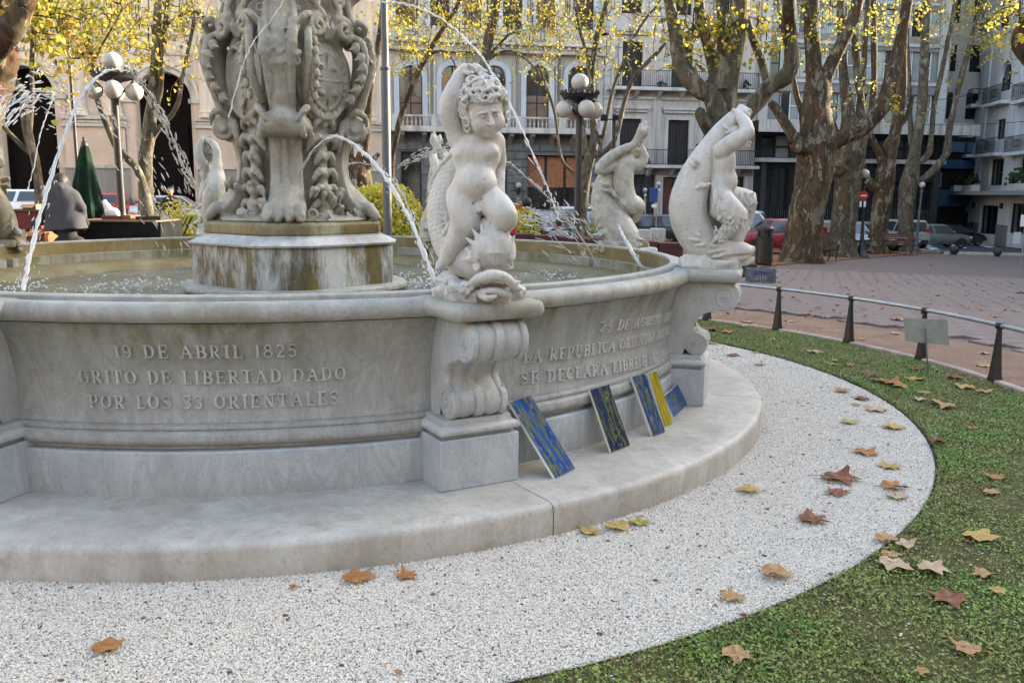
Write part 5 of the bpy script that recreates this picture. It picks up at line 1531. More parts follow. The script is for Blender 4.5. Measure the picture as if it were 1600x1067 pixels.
DARKW = wall_mat('dark_stone_cladding', (.022, .022, .022), .1); WHITEB = wall_mat('white_painted_wall', (.50, .52, .56), .25); GREYD = wall_mat('grey_dado', (.17, .165, .17), .15)
DOOR = plain('dark_door', (.03, .022, .018), .5); BRDOOR = plain('brown_wood_door', (.09, .035, .02), .5); SHUT = plain('dark_shutter', (.04, .03, .03), .7, var=.3, nscale=4)
ORANGE = Mat('orange_poster', .7, .2); _v = ORANGE.co(); ORANGE.set('Base Color', ORANGE.ramp(ORANGE.noise(_v, 1.6, 9, .75, 1.5), [(.35, (.16, .06, .03)), (.5, (.33, .13, .06)), (.62, (.17, .10, .06)), (.75, (.36, .22, .12))])); ORANGE = ORANGE.m
def sky_glass(name, base, yl):
 m = Mat(name, .07, .8); v = m.co(); n = m.noise(v, 1.3, 8, .7, 1.0)
 m.set('Base Color', m.ramp(n, [(.45, base), (.56, tuple(x * 1.8 for x in base)), (.63, yl)]))
 return m.m
DEEP = plain('doorway_shade', (.010, .008, .007), .9, .05)  # near-black colour stands for the shade inside the arched doorways
ARGLASS = plain('arched_window_glass', (.02, .02, .018), .05, .9); BRBLIND = plain('brown_blind', (.17, .11, .075), .8, var=.2, nscale=2)
GREYGLASS = plain('pale_curtained_glass', (.23, .25, .25), .12, .7, var=.25, nscale=.8); CURTAIN = plain('pale_curtain', (.34, .36, .35), .8, var=.15, nscale=1.5)
WHITEFR = plain('white_window_frame', (.6, .6, .6), .6); BLKFR = plain('black_window_frame', (.012, .012, .012), .5)
P0F = (-31.6, 55.0)
def fac(x0, x1, name, label, cat='building'):
 F0 = Facade.__new__(Facade); F0.P0 = np.array(P0F); F0.d = FDIR / np.linalg.norm(FDIR); F0.n = np.array([F0.d[1], -F0.d[0]])
 u0 = Facade.px(F0, x0, 200)[0]; u1 = Facade.px(F0, x1, 200)[0]
 return Facade(P0F, FDIR, name, label, cat, u0, u1)
# -- beige arcaded building
f = fac(-330, 605, 'arcaded_building', 'grand beige building with tall dark arches and paired half columns')
TOP = 23.0
ops = []
for cx, hw, ytop in ((-172, 45, 100), (43, 45, 103), (257, 43, 112)):
 a = f.px(cx - hw, 200)[0]; c = f.px(cx + hw, 200)[0]; zt = f.px(cx, ytop)[1]; ops.append((a, c, f.zb - .3, zt, 'a'))
gr = f.rect(528, 216, 553, 292); ops.append(gr)
f.wall('wall', BEIGE, f.u0, f.u1, -3, TOP, ops, depth=1.2)
for i, o in enumerate(ops):
 if len(o) == 5:
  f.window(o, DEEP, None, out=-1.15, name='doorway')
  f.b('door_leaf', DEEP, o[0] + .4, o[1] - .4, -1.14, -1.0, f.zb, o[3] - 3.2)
  m = (o[0] + o[1]) / 2; r = (o[1] - o[0]) / 2; sp = o[3] - r
  for nm, r0, r1, dpt in (('archivolt', r + .02, r + .34, .10), ('outer_archivolt', r + .36, r + .56, .16)):
   mb = MB()
   L = []
   for t in np.linspace(0, PI, 25):
    c_, s_ = math.cos(t), math.sin(t)
    L.append([f.L(m - r0 * c_, -.02, sp + r0 * s_), f.L(m - r0 * c_, dpt, sp + r0 * s_), f.L(m - r1 * c_, dpt, sp + r1 * s_), f.L(m - r1 * c_, -.02, sp + r1 * s_)])
   mb.layers(L); mb.build(nm, TRIMB if nm == 'archivolt' else BEIGE, f.root, angle=30)
  for sg in (-1, 1):
   e = m + sg * r
   a, b_ = (e - .75, e + .12) if sg < 0 else (e - .12, e + .75)
   f.b('impost', TRIMB, a, b_, -.02, .22, sp - .28, sp, bevel=.03)
   f.b('jamb_panel', PINKB, (e - .62 if sg < 0 else e + .04), (e - .04 if sg < 0 else e + .62), -.02, .09, f.zb + 1.0, sp - .29)
w = f.window(gr, DARKGLASS, None, out=-.3, name='barred_window'); mb = MB()
for u in np.arange(gr[0] + .05, gr[1], .12): f.box(mb, u, u + .035, -.1, -.06, gr[2], gr[3])
mb.build('bars', GALV, w, smooth=False)
# columns, pedestals and mouldings between the arches
for x0, x1 in ((-110, -45), (98, 200), (306, 420), (420, 535), (555, 603)):
 a, b_ = f.px(x0, 200)[0], f.px(x1, 200)[0]
 z1 = f.px(150, 182)[1]; z2 = f.px(150, 199)[1]
 f.b('moulding', TRIMB, a, b_, -.02, .42, z2 + .42, z1, bevel=.05)
 f.b('moulding', TRIMB, a + .08, b_ - .08, -.02, .30, z2 + .22, z2 + .40, bevel=.05)
 f.b('moulding', TRIMB, a, b_, -.02, .38, z2, z2 + .2, bevel=.05)
 zp = f.px(150, 261)[1]
 f.b('pedestal_panel', PINKB, a + .15, b_ - .15, -.02, .22, zp + .12, z2 - .002)
 f.b('plinth_moulding', TRIMB, a, b_, -.02, .36, zp - .08, zp + .118)
 f.b('plinth', GREYST, a + .05, b_ - .05, -.02, .28, f.zb - .5, zp - .082)
for x in (-95, -58, 117, 172, 322, 377, 440, 497, 572):
 u = f.px(x, 100)[0]
 mb = MB(); mb.lathe([(.62, 0), (.62, .18), (.56, .22), (.60, .34), (.52, .42), (.50, .5), (.49, 3.5), (.44, 7.2), (.5, 7.3), (.44, 7.4), (.62, 8.0), (.66, 8.3)], 20)
 mb.build('half_column', BEIGE, f.root, f.L(u, .05, f.px(150, 182)[1] + .002))
za = f.px(300, 57)[1]; zb_ = f.px(300, 38)[1]
for x0, x1 in ((-330, -110), (-45, 98), (200, 306)):
 a, b_ = f.px(x0, 100)[0], f.px(x1, 100)[0]
 for q, (z0, z1, o) in enumerate(((za, za + .25, .18), (za + .55, za + .78, .14), (f.px(300, 88)[1], f.px(300, 88)[1] + .14, .10))):
  f.b('string_course', TRIMB, a + .3, b_ - .3, -.02, o, z0, z1, bevel=.03)
f.b('entablature', TRIMB, f.u0, f.u1, -.02, .8, 15.6, 17.0); f.b('cornice', TRIMB, f.u0, f.u1, -.02, 1.2, 17.002, 17.8)
for i in range(9):
 u = f.u0 + 1.5 + i * (f.u1 - f.u0 - 3) / 8
 f.b('upper_window', DARKGLASS, u - .7, u + .7, -.02, .04, 18.6, 21.4)
f.b('niche_panel', PINKB, f.px(131, 100)[0], f.px(150, 100)[0], -.02, .03, f.px(140, 182)[1], f.px(140, 20)[1])
# -- middle building with balustrade and rusticated ground floor
f = fac(608, 940, 'balustraded_building', 'grey beige building with arched windows above a stone balustrade and dark rusticated ground floor')
ops = []
arch = []
for x0, x1 in ((624, 660), (690, 725), (756, 790), (822, 858), (887, 922)):
 o = f.rect(x0, 103, x1, 200) + ('a',); ops.append(o); arch.append(o)
zf = f.px(770, 203)[1]
up = []
for x0, x1 in ((618, 648), (672, 702), (722, 752), (786, 816), (838, 868), (898, 928)):
 o = f.rect(x0, -40, x1, 47); ops.append(o); up.append(o)
f.wall('wall', STUC, f.u0, f.u1, zf, 24.0, ops, depth=.4)
for o in arch:
 f.window(o, ARGLASS, BLKFR, 2, 2, .08, name='arched_window', blind=BRBLIND, bfrac=.52)
 m = (o[0] + o[1]) / 2; r = (o[1] - o[0]) / 2; sp = o[3] - r
 mb = MB(); L = []
 for t in np.linspace(0, PI, 21):
  c_, s_ = math.cos(t), math.sin(t)
  L.append([f.L(m - q * c_, d_, sp + q * s_) for q, d_ in ((r + .01, -.02), (r + .01, .07), (r + .2, .10), (r + .34, .10), (r + .34, -.02))])
 mb.layers(L); mb.build('arch_moulding', BLUEWHITE, f.root, angle=30)
 for sg in (-1, 1):
  a, b_ = sorted((m + sg * (r + .01), m + sg * (r + .34)))
  f.b('jamb', BLUEWHITE, a, b_, -.02, .09, zf + .02, sp - .002)
  a, b_ = sorted((m + sg * (r + .5), m + sg * (r + .85)))
  f.b('pilaster', STUC, a, b_, -.02, .14, zf + .02, f.px(700, 86)[1])
for i, o in enumerate(up):
 f.window(o, SHUT if i % 2 else BRBLIND, BLKFR, 2, 3, .07, out=-.2, name='upper_window')
 f.b('window_surround', BLUEWHITE, o[0] - .3, o[0] - .005, -.02, .06, o[2], o[3]); f.b('window_surround', BLUEWHITE, o[1] + .005, o[1] + .3, -.02, .06, o[2], o[3])
zc0, zc1 = f.px(770, 78)[1], f.px(770, 68)[1]
f.b('cornice', TRIMB, f.u0, f.u1, -.02, .85, zc0 + .2, zc1, bevel=.05); f.b('cornice_bed', TRIMB, f.u0, f.u1, -.02, .55, zc0 - .25, zc0 + .198, bevel=.04)
for i in range(26):
 u = f.u0 + .3 + i * (f.u1 - f.u0 - .6) / 25; f.b('modillion', TRIMB, u - .09, u + .09, -.02, .75, zc0 + .0, zc0 + .199)
zp1 = f.px(770, 47)[1]
f.b('parapet', STUC, f.u0, f.u1, .35, .62, zc1 + .002, zp1)
for x0 in (684, 722, 822):
 a = f.px(x0, 60)[0]; mb = MB()
 for i in range(6): mb.lathe([(.04, 0), (.09, .25), (.04, .6), (.05, .8)], 8, c=f.L(a + i * .24, .66, zc1 + .12))
 mb.build('parapet_balusters', TRIMB, f.root)
z0b, z1b = f.px(770, 203)[1], f.px(770, 184)[1]
f.b('balcony_slab', CREAMT, f.u0 + .1, f.u1 + .05, -.02, 1.15, z0b - .28, z0b - .002, bevel=.04)
f.balusters(f.u0 + .15, f.u1, 1.0, z0b, z1b, CREAMT, 'balustrade', [f.px(x, 195)[0] for x in (616, 677, 738, 807, 873, 935)])
for i in range(10):
 u = f.u0 + .8 + i * (f.u1 - f.u0 - 1.4) / 9
 mb = MB(); mb.layers([[f.L(u - .14, -.02, z), f.L(u + .14, -.02, z), f.L(u + .14, o, z), f.L(u - .14, o, z)] for z, o in ((z0b - 1.0, .1), (z0b - .85, .3), (z0b - .6, .55), (z0b - .45, .95), (z0b - .283, 1.0))]); mb.build('bracket', GREYST, f.root)
# ground floor
g_ops = [f.rect(627, 237, 659, 352), f.rect(824, 243, 914, 352), f.rect(676, 240, 782, 352), f.rect(784, 262, 792, 352)]
g_ops = [(a, b_, f.zb - .2 if k != 1 else f.zb + .1, d) for k, (a, b_, c, d) in enumerate(g_ops)]
f.wall('ground_floor_wall', RUSTIC, f.u0, f.u1, -3, z0b - .285, g_ops, depth=.6)
for k, o in enumerate(g_ops):
 w = f.window(o, SHOPGLASS, BLKFR, (1, 3, 3, 1)[k], 1, .14, out=-.5, name='shop_window')
 if k == 1:
  zpo = f.px(870, 293)[1]; us = np.linspace(o[0], o[1], 4)
  for i in range(3): f.b('poster', ORANGE, us[i] + .1, us[i + 1] - .1, -.49, -.44, zpo, o[3] - .08, w)
ch = .52
zrow = np.arange(f.zb - .1, z0b - 1.1, ch)
for j, z in enumerate(zrow):
 xs = np.arange(f.u0 + (j % 2) * .55, f.u1, 1.1)
 for u in xs:
  segs = [(max(u, f.u0), min(u + 1.1, f.u1))]
  for o in g_ops:
   if z < o[3] - .05:
    ns = []
    for a, b_ in segs:
     if b_ <= o[0] or a >= o[1]: ns.append((a, b_))
     else:
      if a < o[0] - .15: ns.append((a, o[0]))
      if b_ > o[1] + .15: ns.append((o[1], b_))
    segs = ns
  for a, b_ in segs:
   if b_ - a > .2: f.b('rustic_block', RUSTIC, a + .025, b_ - .025, -.02, .09 + .02 * random.random(), z + .025, z + ch - .025, bevel=.025)
for x in (810, 927):
 u, z = f.px(x, 292, .3)
 mb = MB(); mb.tube([f.L(u, .05, z - .5), f.L(u, .28, z - .45), f.L(u, .30, z - .1)], .05, 6); mb.lathe([(.02, -.55), (.12, -.35), (.14, -.12), (.10, -.1)], 8, c=f.L(u, .3, z)); w = mb.build('wall_lamp', IRON, f.root)
 MB().sphere(f.L(u, .3, z + .1), .2, 12, 8).build('globe', GLOBE, w)
# -- pinkish white house with iron balconies
f = fac(941, 1181, 'pink_house', 'pinkish white house with two iron balconies and dark shuttered doors')
B2 = [f.rect(972, 66, 1004, 136), f.rect(1049, 68, 1082, 138), f.rect(1122, 70, 1154, 139)]
B1 = [f.rect(968, 186, 1001, 257), f.rect(1043, 188, 1076, 259), f.rect(1118, 190, 1150, 260)]
G0 = [f.rect(986, 273, 1023, 360), f.rect(1035, 277, 1068, 360) , f.rect(1142, 276, 1162, 360), f.rect(1086, 276, 1122, 360), f.rect(950, 273, 972, 360)]
G0 = [(a, b_, f.zb - .2, d) for a, b_, c, d in G0]
B3 = [f.rect(972, -55, 1004, 22), f.rect(1049, -55, 1082, 24), f.rect(1122, -54, 1154, 25)]
f.wall('wall', PINKW, f.u0, f.u1, -3.5, 25.0, B1 + B2 + B3 + G0, depth=.4)
for i, o in enumerate(B1 + B2 + B3):
 w = f.window(o, SHUT, BLKFR, 2, 1, .1, out=-.22, name='shuttered_door')
 mb = MB()
 for q in np.linspace(o[0] + .1, o[1] - .1, 9): f.box(mb, q - .015, q + .015, -.215, -.17, o[2] + .1, o[3] - .1)
 mb.build('shutter_ribs', BLKFR, w, smooth=False)
 f.b('door_surround', CREAMT, o[0] - .25, o[0] - .004, -.02, .08, o[2], o[3] + .2); f.b('door_surround', CREAMT, o[1] + .004, o[1] + .25, -.02, .08, o[2], o[3] + .2); f.b('door_surround', CREAMT, o[0] - .002, o[1] + .002, -.02, .075, o[3] + .004, o[3] + .2)
 f.b('hood', CREAMT, o[0] - .5, o[1] + .5, -.02, .32, o[3] + .62, o[3] + .84, bevel=.03); f.b('hood_bed', CREAMT, o[0] - .38, o[1] + .38, -.02, .2, o[3] + .44, o[3] + .618)
for i, o in enumerate(G0):
 w = f.window(o, BRDOOR if i == 1 else SHOPGLASS, BLKFR, 2, 1 if i == 1 else 2, .08, out=-.3, name='street_door' if i == 1 else 'shop_window')
for y, yr, x0, x1 in ((140, 114, 947, 1182), (259, 235, 1003, 1178), (259, 235, 951, 985)):
 z, zr = f.px(1065, y)[1], f.px(1065, yr)[1]; a, b_ = f.px(x0, y)[0], f.px(x1, y)[0]
 f.b('balcony_slab', CREAMT, a, b_, -.02, .95, z - .22, z, bevel=.03)
 f.railing(a + .05, b_ - .05, .88, z, zr, IRON, .13)
 for u in np.arange(a + .4, b_, 1.6):
  mb = MB(); mb.layers([[f.L(u - .12, -.02, q), f.L(u + .12, -.02, q), f.L(u + .12, o, q), f.L(u - .12, o, q)] for q, o in ((z - .75, .08), (z - .5, .4), (z - .222, .8))]); mb.build('bracket', CREAMT, f.root)
 if y == 259: f.b('string_course', CREAMT, f.u0, f.u1, -.02, .10, z - .62, z - .40)
z = f.px(1065, 153)[1]; f.b('string_course', CREAMT, f.u0, f.u1, -.02, .16, z - .18, z)
for j, z in enumerate(np.arange(f.zb, 22, .62)): f.b('quoin', CREAMT, f.u0 + .03, f.u0 + (.75 if j % 2 else .95), -.02, .07, z, z + .585)
for u in (f.px(1026, 200)[0], f.px(1098, 200)[0]): f.b('pilaster', CREAMT, u - .3, u + .3, -.02, .09, f.px(1026, 257)[1], f.px(1026, 156)[1] )
for x, y in ((1033, 132), (1106, 132), (1166, 132), (1094, 255), (1010, 254)):   # pot plants on the balconies
 u, zz_ = f.px(x, y, .5); mb = MB()
 for i in range(26): mb.sphere(np.array(f.L(u, .5, zz_)) + RNG.normal(0, .13, 3), RNG.uniform(.05, .1), 5, 4)
 mb.build('pot_plant', LEAF_D, f.root)
# -- modern block with ribbon windows over a striped canopy
f = fac(1182, 1476, 'modern_block', 'grey modern block with ribbon windows above a striped canopy and black ground floor')
rows = [f.rect(1205, 146, 1470, 190), f.rect(1205, 78, 1470, 127), f.rect(1205, 12, 1470, 66), f.rect(1205, -56, 1470, 0)]
mez = f.rect(1190, 213, 1462, 249)
gops = [f.rect(1195, 262, 1232, 372), f.rect(1262, 288, 1330, 372), f.rect(1345, 285, 1385, 372), f.rect(1395, 285, 1455, 372)]
gops = [(a, b_, f.zb - .2, d) for a, b_, c, d in gops]
zcan = f.px(1330, 191)[1]
f.wall('wall', PANEL, f.u0, f.u1, zcan, 36.0, rows, depth=.35)
f.wall('ground_floor_wall', DARKW, f.u0, f.u1, -4, zcan - .002, [mez] + gops, depth=.5)
for k, o in enumerate(rows):
 n = 18
 us = np.linspace(o[0], o[1], n + 1)
 for i in range(n):
  f.window((us[i], us[i + 1], o[2], o[3]), (GREYGLASS, CURTAIN, GREYGLASS, DARKGLASS)[(i * 7 + k * 3) % 4], WHITEFR if i % 3 else BLKFR, 1, 1 if i % 2 else 2, .07, out=-.2)
 f.b('sill_band', PALEB, f.u0, f.u1, -.02, .16, o[2] - .22, o[2] - .002)
 f.b('spandrel', PANEL, f.u0, f.u1, -.02, .06, o[3] + .002, o[3] + 1.0)
for x in (1195, 1478 - 4): f.b('pier', PALEB, f.px(x - 8, 100)[0], f.px(x + 6, 100)[0], -.02, .22, zcan + .002, 36)
us = np.linspace(mez[0], mez[1], 13)
for i in range(12): f.window((us[i], us[i + 1], mez[2], mez[3]), (DARKGLASS, GREYGLASS, SHOPGLASS)[i % 3 if i < 5 else 0], BLKFR, 1, 2, .14, out=-.35)
f.b('ledge', PALEB, f.u0, f.u1, -.02, .5, mez[2] - .28, mez[2] - .002)
zc1, zc0 = f.px(1350, 190, 3.0)[1], f.px(1350, 209, 3.0)[1]
a, b_ = f.px(1186, 200, 3.0)[0], f.px(1532, 205, 3.0)[0]
f.b('canopy', DARKW, a, b_, .52, 2.9, zc0 + .05, zc1 - .05)
n = 62; us = np.linspace(a, b_, n + 1)
for i in range(n): f.b('canopy_panel', SLATP, us[i] + .012, us[i + 1] - .012, 2.902, 2.98 + .02 * random.random(), zc0, zc1)
for k, o in enumerate(gops):
 w = f.window(o, DARKGLASS, BLKFR, 3, 2, .12, out=-.4, name='street_door'); mb = MB()
 for u in np.arange(o[0], o[1], .16): f.box(mb, u, u + .04, -.2, -.15, o[2], o[2] + 2.4)
 mb.build('grille', plain('grille_grey', (.06, .06, .06), .5), w, smooth=False)
for x in (1190, 1250, 1338, 1390, 1460): f.b('pier', plain('black_pier', (.03, .03, .03), .5), f.px(x - 4, 300)[0], f.px(x + 4, 300)[0], -.02, .2, f.zb - .2, mez[2] - .29)
# -- blue shop front in the side street
f = Facade((34.0, 72.0), FDIR, 'corner_shop', 'narrow pale house with blue shop fascias between the modern block and the white building', 'building', -1.4, 4.2)
zt = f.px(1456, 214)[1]
f.wall('wall', PALEB, f.u0, f.u1, zt, 19, [], depth=.3); f.wall('ground_floor_wall', DARKW, f.u0, f.u1, -4, zt - .002, [], depth=.3)
for q in range(3):
 for w_ in (-.6, 1.6): f.b('upper_window', DARKGLASS, w_, w_ + 1.0, -.02, .03, zt + 1.4 + q * 3.6, zt + 3.4 + q * 3.6)
BLUE = plain('blue_fascia', (.03, .085, .16), .5)
u0, u1, z0, z1 = f.rect(1440, 297, 1474, 322); f.b('fascia', BLUE, f.u0, f.u1, -.02, .8, z0, z1, bevel=.03)
u0, u1, z0, z1 = f.rect(1440, 250, 1474, 264); f.b('fascia', BLUE, f.u0, f.u1, -.02, .5, z0, z1, bevel=.03)
u0, u1, z0, z1 = f.rect(1440, 222, 1474, 238); f.b('fascia', plain('pale_blue_fascia', (.08, .14, .21), .5), f.u0, f.u1, -.02, .4, z0, z1, bevel=.03)
f.window(f.rect(1446, 268, 1472, 294), GREYGLASS, BLKFR, 3, 1, .1, out=.02)
# -- white building along the side of the square, seen at a slant
A0 = np.array([37.6, 80.0]); A1 = np.array([34.4, 60.0])
dW = (A1 - A0) / np.linalg.norm(A1 - A0)
f = Facade(A0, dW, 'white_corner_building', 'white corner building with small balconies and planters on its street canopy', 'building', 0.6, 24.0)
ops = [f.rect(1518, 107, 1532, 158) + ('a',), f.rect(1563, 96, 1580, 142) + ('a',), f.rect(1513, 194, 1525, 226), f.rect(1556, 187, 1570, 218), f.rect(1505, 252, 1522, 288), f.rect(1546, 249, 1567, 290), f.rect(1592, 245, 1616, 291), f.rect(1602, 180, 1620, 214), f.rect(1610, 84, 1630, 134) + ('a',), f.rect(1518, 20, 1530, 60), f.rect(1563, 5, 1578, 42)]
gd = [f.rect(1496, 330, 1511, 377), f.rect(1530, 321, 1558, 366), f.rect(1576, 318, 1606, 366)]
f.wall('wall', WHITEB, f.u0, f.u1, -4, 27, ops + gd, depth=.35)
for o in ops: f.window(o, DARKGLASS, SHUT, 2, 2, .1, out=-.25, name='balcony_door')
for o in gd: f.window(o, DARKGLASS, BLKFR, 2, 1, .15, out=-.28, name='street_door')
for x0, x1, y0, y1, nm in ((1508, 1534, 143, 166, 0), (1551, 1581, 135, 160, 0), (1498, 1527, 222, 243, 1), (1540, 1571, 217, 240, 1), (1586, 1622, 212, 237, 1), (1598, 1634, 128, 154, 0)):
 u0, u1, z0, z1 = f.rect(x0, y0, x1, y1)
 f.b('balcony_slab', WHITEB, u0, u1, -.02, .75, z0 - .25, z0, bevel=.03)
 f.railing(u0 + .04, u1 - .04, .7, z0, z1, IRON, .16, curly=True)
zc = f.px(1540, 299)[1]
f.b('street_canopy', plain('grey_canopy', (.20, .20, .20), .7), .6, 24, -.02, 1.9, zc - .28, zc)
for x in (1491, 1518, 1586, 1610):
 u, z = f.px(x, 291, 1.2); mb = MB()
 f.box(mb, u - 1.0, u + 1.0, .9, 1.5, zc + .002, zc + .45); w = mb.build('planter', PALEB, f.root, smooth=False)
 mb = MB()
 for i in range(70): mb.sphere(np.array(f.L(u, 1.2, zc + .8)) + RNG.normal(0, 1, 3) * (.45, .2, .22), RNG.uniform(.07, .14), 5, 4)
 mb.build('shrub', LEAF_D, w)
zd = f.px(1560, 351)[1]
cuts = sorted([(o[0], o[1]) for o in gd]); e = .6
for a, b_ in cuts + [(24, 24)]:
 if a > e + .1: f.b('dado', GREYD, e, a - .02, -.02, .06, f.zb - 3, zd)
 e = b_ + .02
for y, o in ((63, .5), (70, .25)):
 z = f.px(1480, y)[1]; f.b('cornice', WHITEB, .6, 24, -.02, o, z - .3, z - .002, bevel=.04)
for x in (1541, 1590, 1497):
 u = f.px(x, 150)[0]; f.b('pilaster', WHITEB, u - .55, u + .55, -.02, .12, zc + .002, f.px(1480, 74)[1])
for x, y in ((1521, 352), (1566, 322), (1523, 321)):
 u, z = f.px(x, y); f.b('wall_fitting', BLKFR, u - .15, u + .15, -.02, .15, z - .2, z + .2)
# -- unseen buildings added round the square, heights set to shape sun and sky light
SIDE_H = [(A0, dW, 24.3, 40, 11.0), (A0, dW, 40.3, 51, 13.2), (A0, dW, 51.3, 55, 11.2), (A0, dW, 55.3, 66, 17.0), (A0, dW, 66.3, 82, 17.5), (A0, dW, 82.3, 97, 19.0), ((42, -27), (-1, 0), 0, 26, 21), ((42, -27), (-1, 0), 26.3, 54, 24), ((42, -27), (-1, 0), 54.3, 88, 20), ((-47, -24), (0, 1), 0, 30, 19), ((-47, -24), (0, 1), 30.3, 70, 22)]
for i, (A_, D_, a, b_, h) in enumerate(SIDE_H):
 f = Facade(A_, D_, 'shade_building', ('cream', 'grey', 'ochre', 'white', 'pinkish', 'tall grey', 'sandy', 'pale', 'brown', 'ivory', 'narrow tan')[i] + ' apartment building added out of view to shade the square', 'building', a, b_)
 ops = []
 for z in np.arange(4, h - 2.5, 3.6):
  for u in np.arange(a + 1.5, b_ - 2, 3.2): ops.append((u, u + 1.3, f.zb + z, f.zb + z + 2.1))
 f.wall('wall', (PINKW, STUC, BEIGE, WHITEB)[i % 4], a, b_, -4, h, ops, depth=.3)
 mb = MB()
 for o in ops: mb.quad(f.L(o[0], -.25, o[2]), f.L(o[1], -.25, o[2]), f.L(o[1], -.25, o[3]), f.L(o[0], -.25, o[3]))
 mb.build('window_panes', DARKGLASS, f.root, smooth=False)
# ------------------------------------------------------------------ plane trees
def limb_mesh(P, r, seed, n=14, sub=7, bump=.10):
 """tapered, knobbly tube through P with radii r"""
 g = np.random.default_rng(seed)
 Q = spline(np.c_[P, r], sub); C, R = Q[:, :3], np.maximum(Q[:, 3], .004)
 ph = g.uniform(0, 6.28, 8); V = []
 m = len(C); Fr = None
 L = np.r_[0, np.cumsum(np.linalg.norm(np.diff(C, axis=0), axis=1))]
 th = np.arange(n) * 2 * PI / n
 for i in range(m):
  d = C[min(i + 1, m - 1)] - C[max(i - 1, 0)]
  if Fr is None: Fr = frame(d)
  else:
   d = d / (np.linalg.norm(d) + 1e-9); x = Fr[:, 0] - d * (Fr[:, 0] @ d); x /= np.linalg.norm(x) + 1e-9
   Fr = np.stack([x, np.cross(d, x), d], 1)
  s = L[i] / max(R.mean() * 2, .02)
  q = 1 + bump * (.5 * np.sin(3 * th + ph[0] + .5 * s) + .45 * np.sin(2 * th + ph[1] - .8 * s) + .4 * np.sin(5 * th + ph[2] + 1.3 * s) + .5 * np.sin(.9 * s + ph[3]) * np.cos(th + ph[4]) + .35 * g.normal(0, .6, n))
  V.append(C[i] + (R[i] * q)[:, None] * (np.cos(th)[:, None] * Fr[:, 0] + np.sin(th)[:, None] * Fr[:, 1]))
 V = np.vstack(V)
 i, k = np.meshgrid(np.arange(m - 1), np.arange(n), indexing='ij')
 a = (i * n + k).ravel(); b = (i * n + (k + 1) % n).ravel()
 F = np.stack([a, b, b + n, a + n], 1)
 return V, F
LEAF2 = np.array([(0, 0), (.28, -.34), (.62, -.02), (.40, .22), (.52, .60), (.16, .62), (0, 1.05), (-.16, .62), (-.52, .60), (-.40, .22), (-.62, -.02), (-.28, -.34)]) * .5
LEAF_SIMPLE = np.array([(0, -.15), (.34, .05), (.22, .34), (0, .52), (-.22, .34), (-.34, .05)])
def leaf_cloud(C, size, seed, fine=False, droop=.5):
 """C (n,3) leaf positions -> mesh arrays of separate, folded leaves"""
 g = np.random.default_rng(seed); n = len(C)
 proto = LEAF2 if fine else LEAF_SIMPLE
 m = len(proto)
 nrm = g.normal(0, 1, (n, 3)); nrm[:, 2] = np.abs(nrm[:, 2]) * .8 + .2; nrm /= np.linalg.norm(nrm, axis=1)[:, None]
 t = g.normal(0, 1, (n, 3)); t[:, 2] -= droop; t -= nrm * (t * nrm).sum(1)[:, None]; t /= np.linalg.norm(t, axis=1)[:, None] + 1e-9
 b = np.cross(nrm, t)
 s = size * g.uniform(.55, 1.25, n)
 fold = g.uniform(.1, .7, n)
 V = (C[:, None] + s[:, None, None] * (proto[None, :, :1] * b[:, None] + proto[None, :, 1:] * t[:, None] + (np.abs(proto[None, :, :1]) * fold[:, None, None]) * nrm[:, None])).reshape(-1, 3)
 o = np.arange(n)[:, None] * m
 if fine: tri = np.array([[0, i, i + 1] for i in range(1, m - 1)] + [[0, m - 1, 1]])
 else: tri = np.array([[0, 1, 2], [0, 2, 3], [0, 3, 4], [0, 4, 5]])
 F = (o[:, :, None] + tri[None]).reshape(-1, 3)
 return V, F, np.repeat(g.random(n), m)
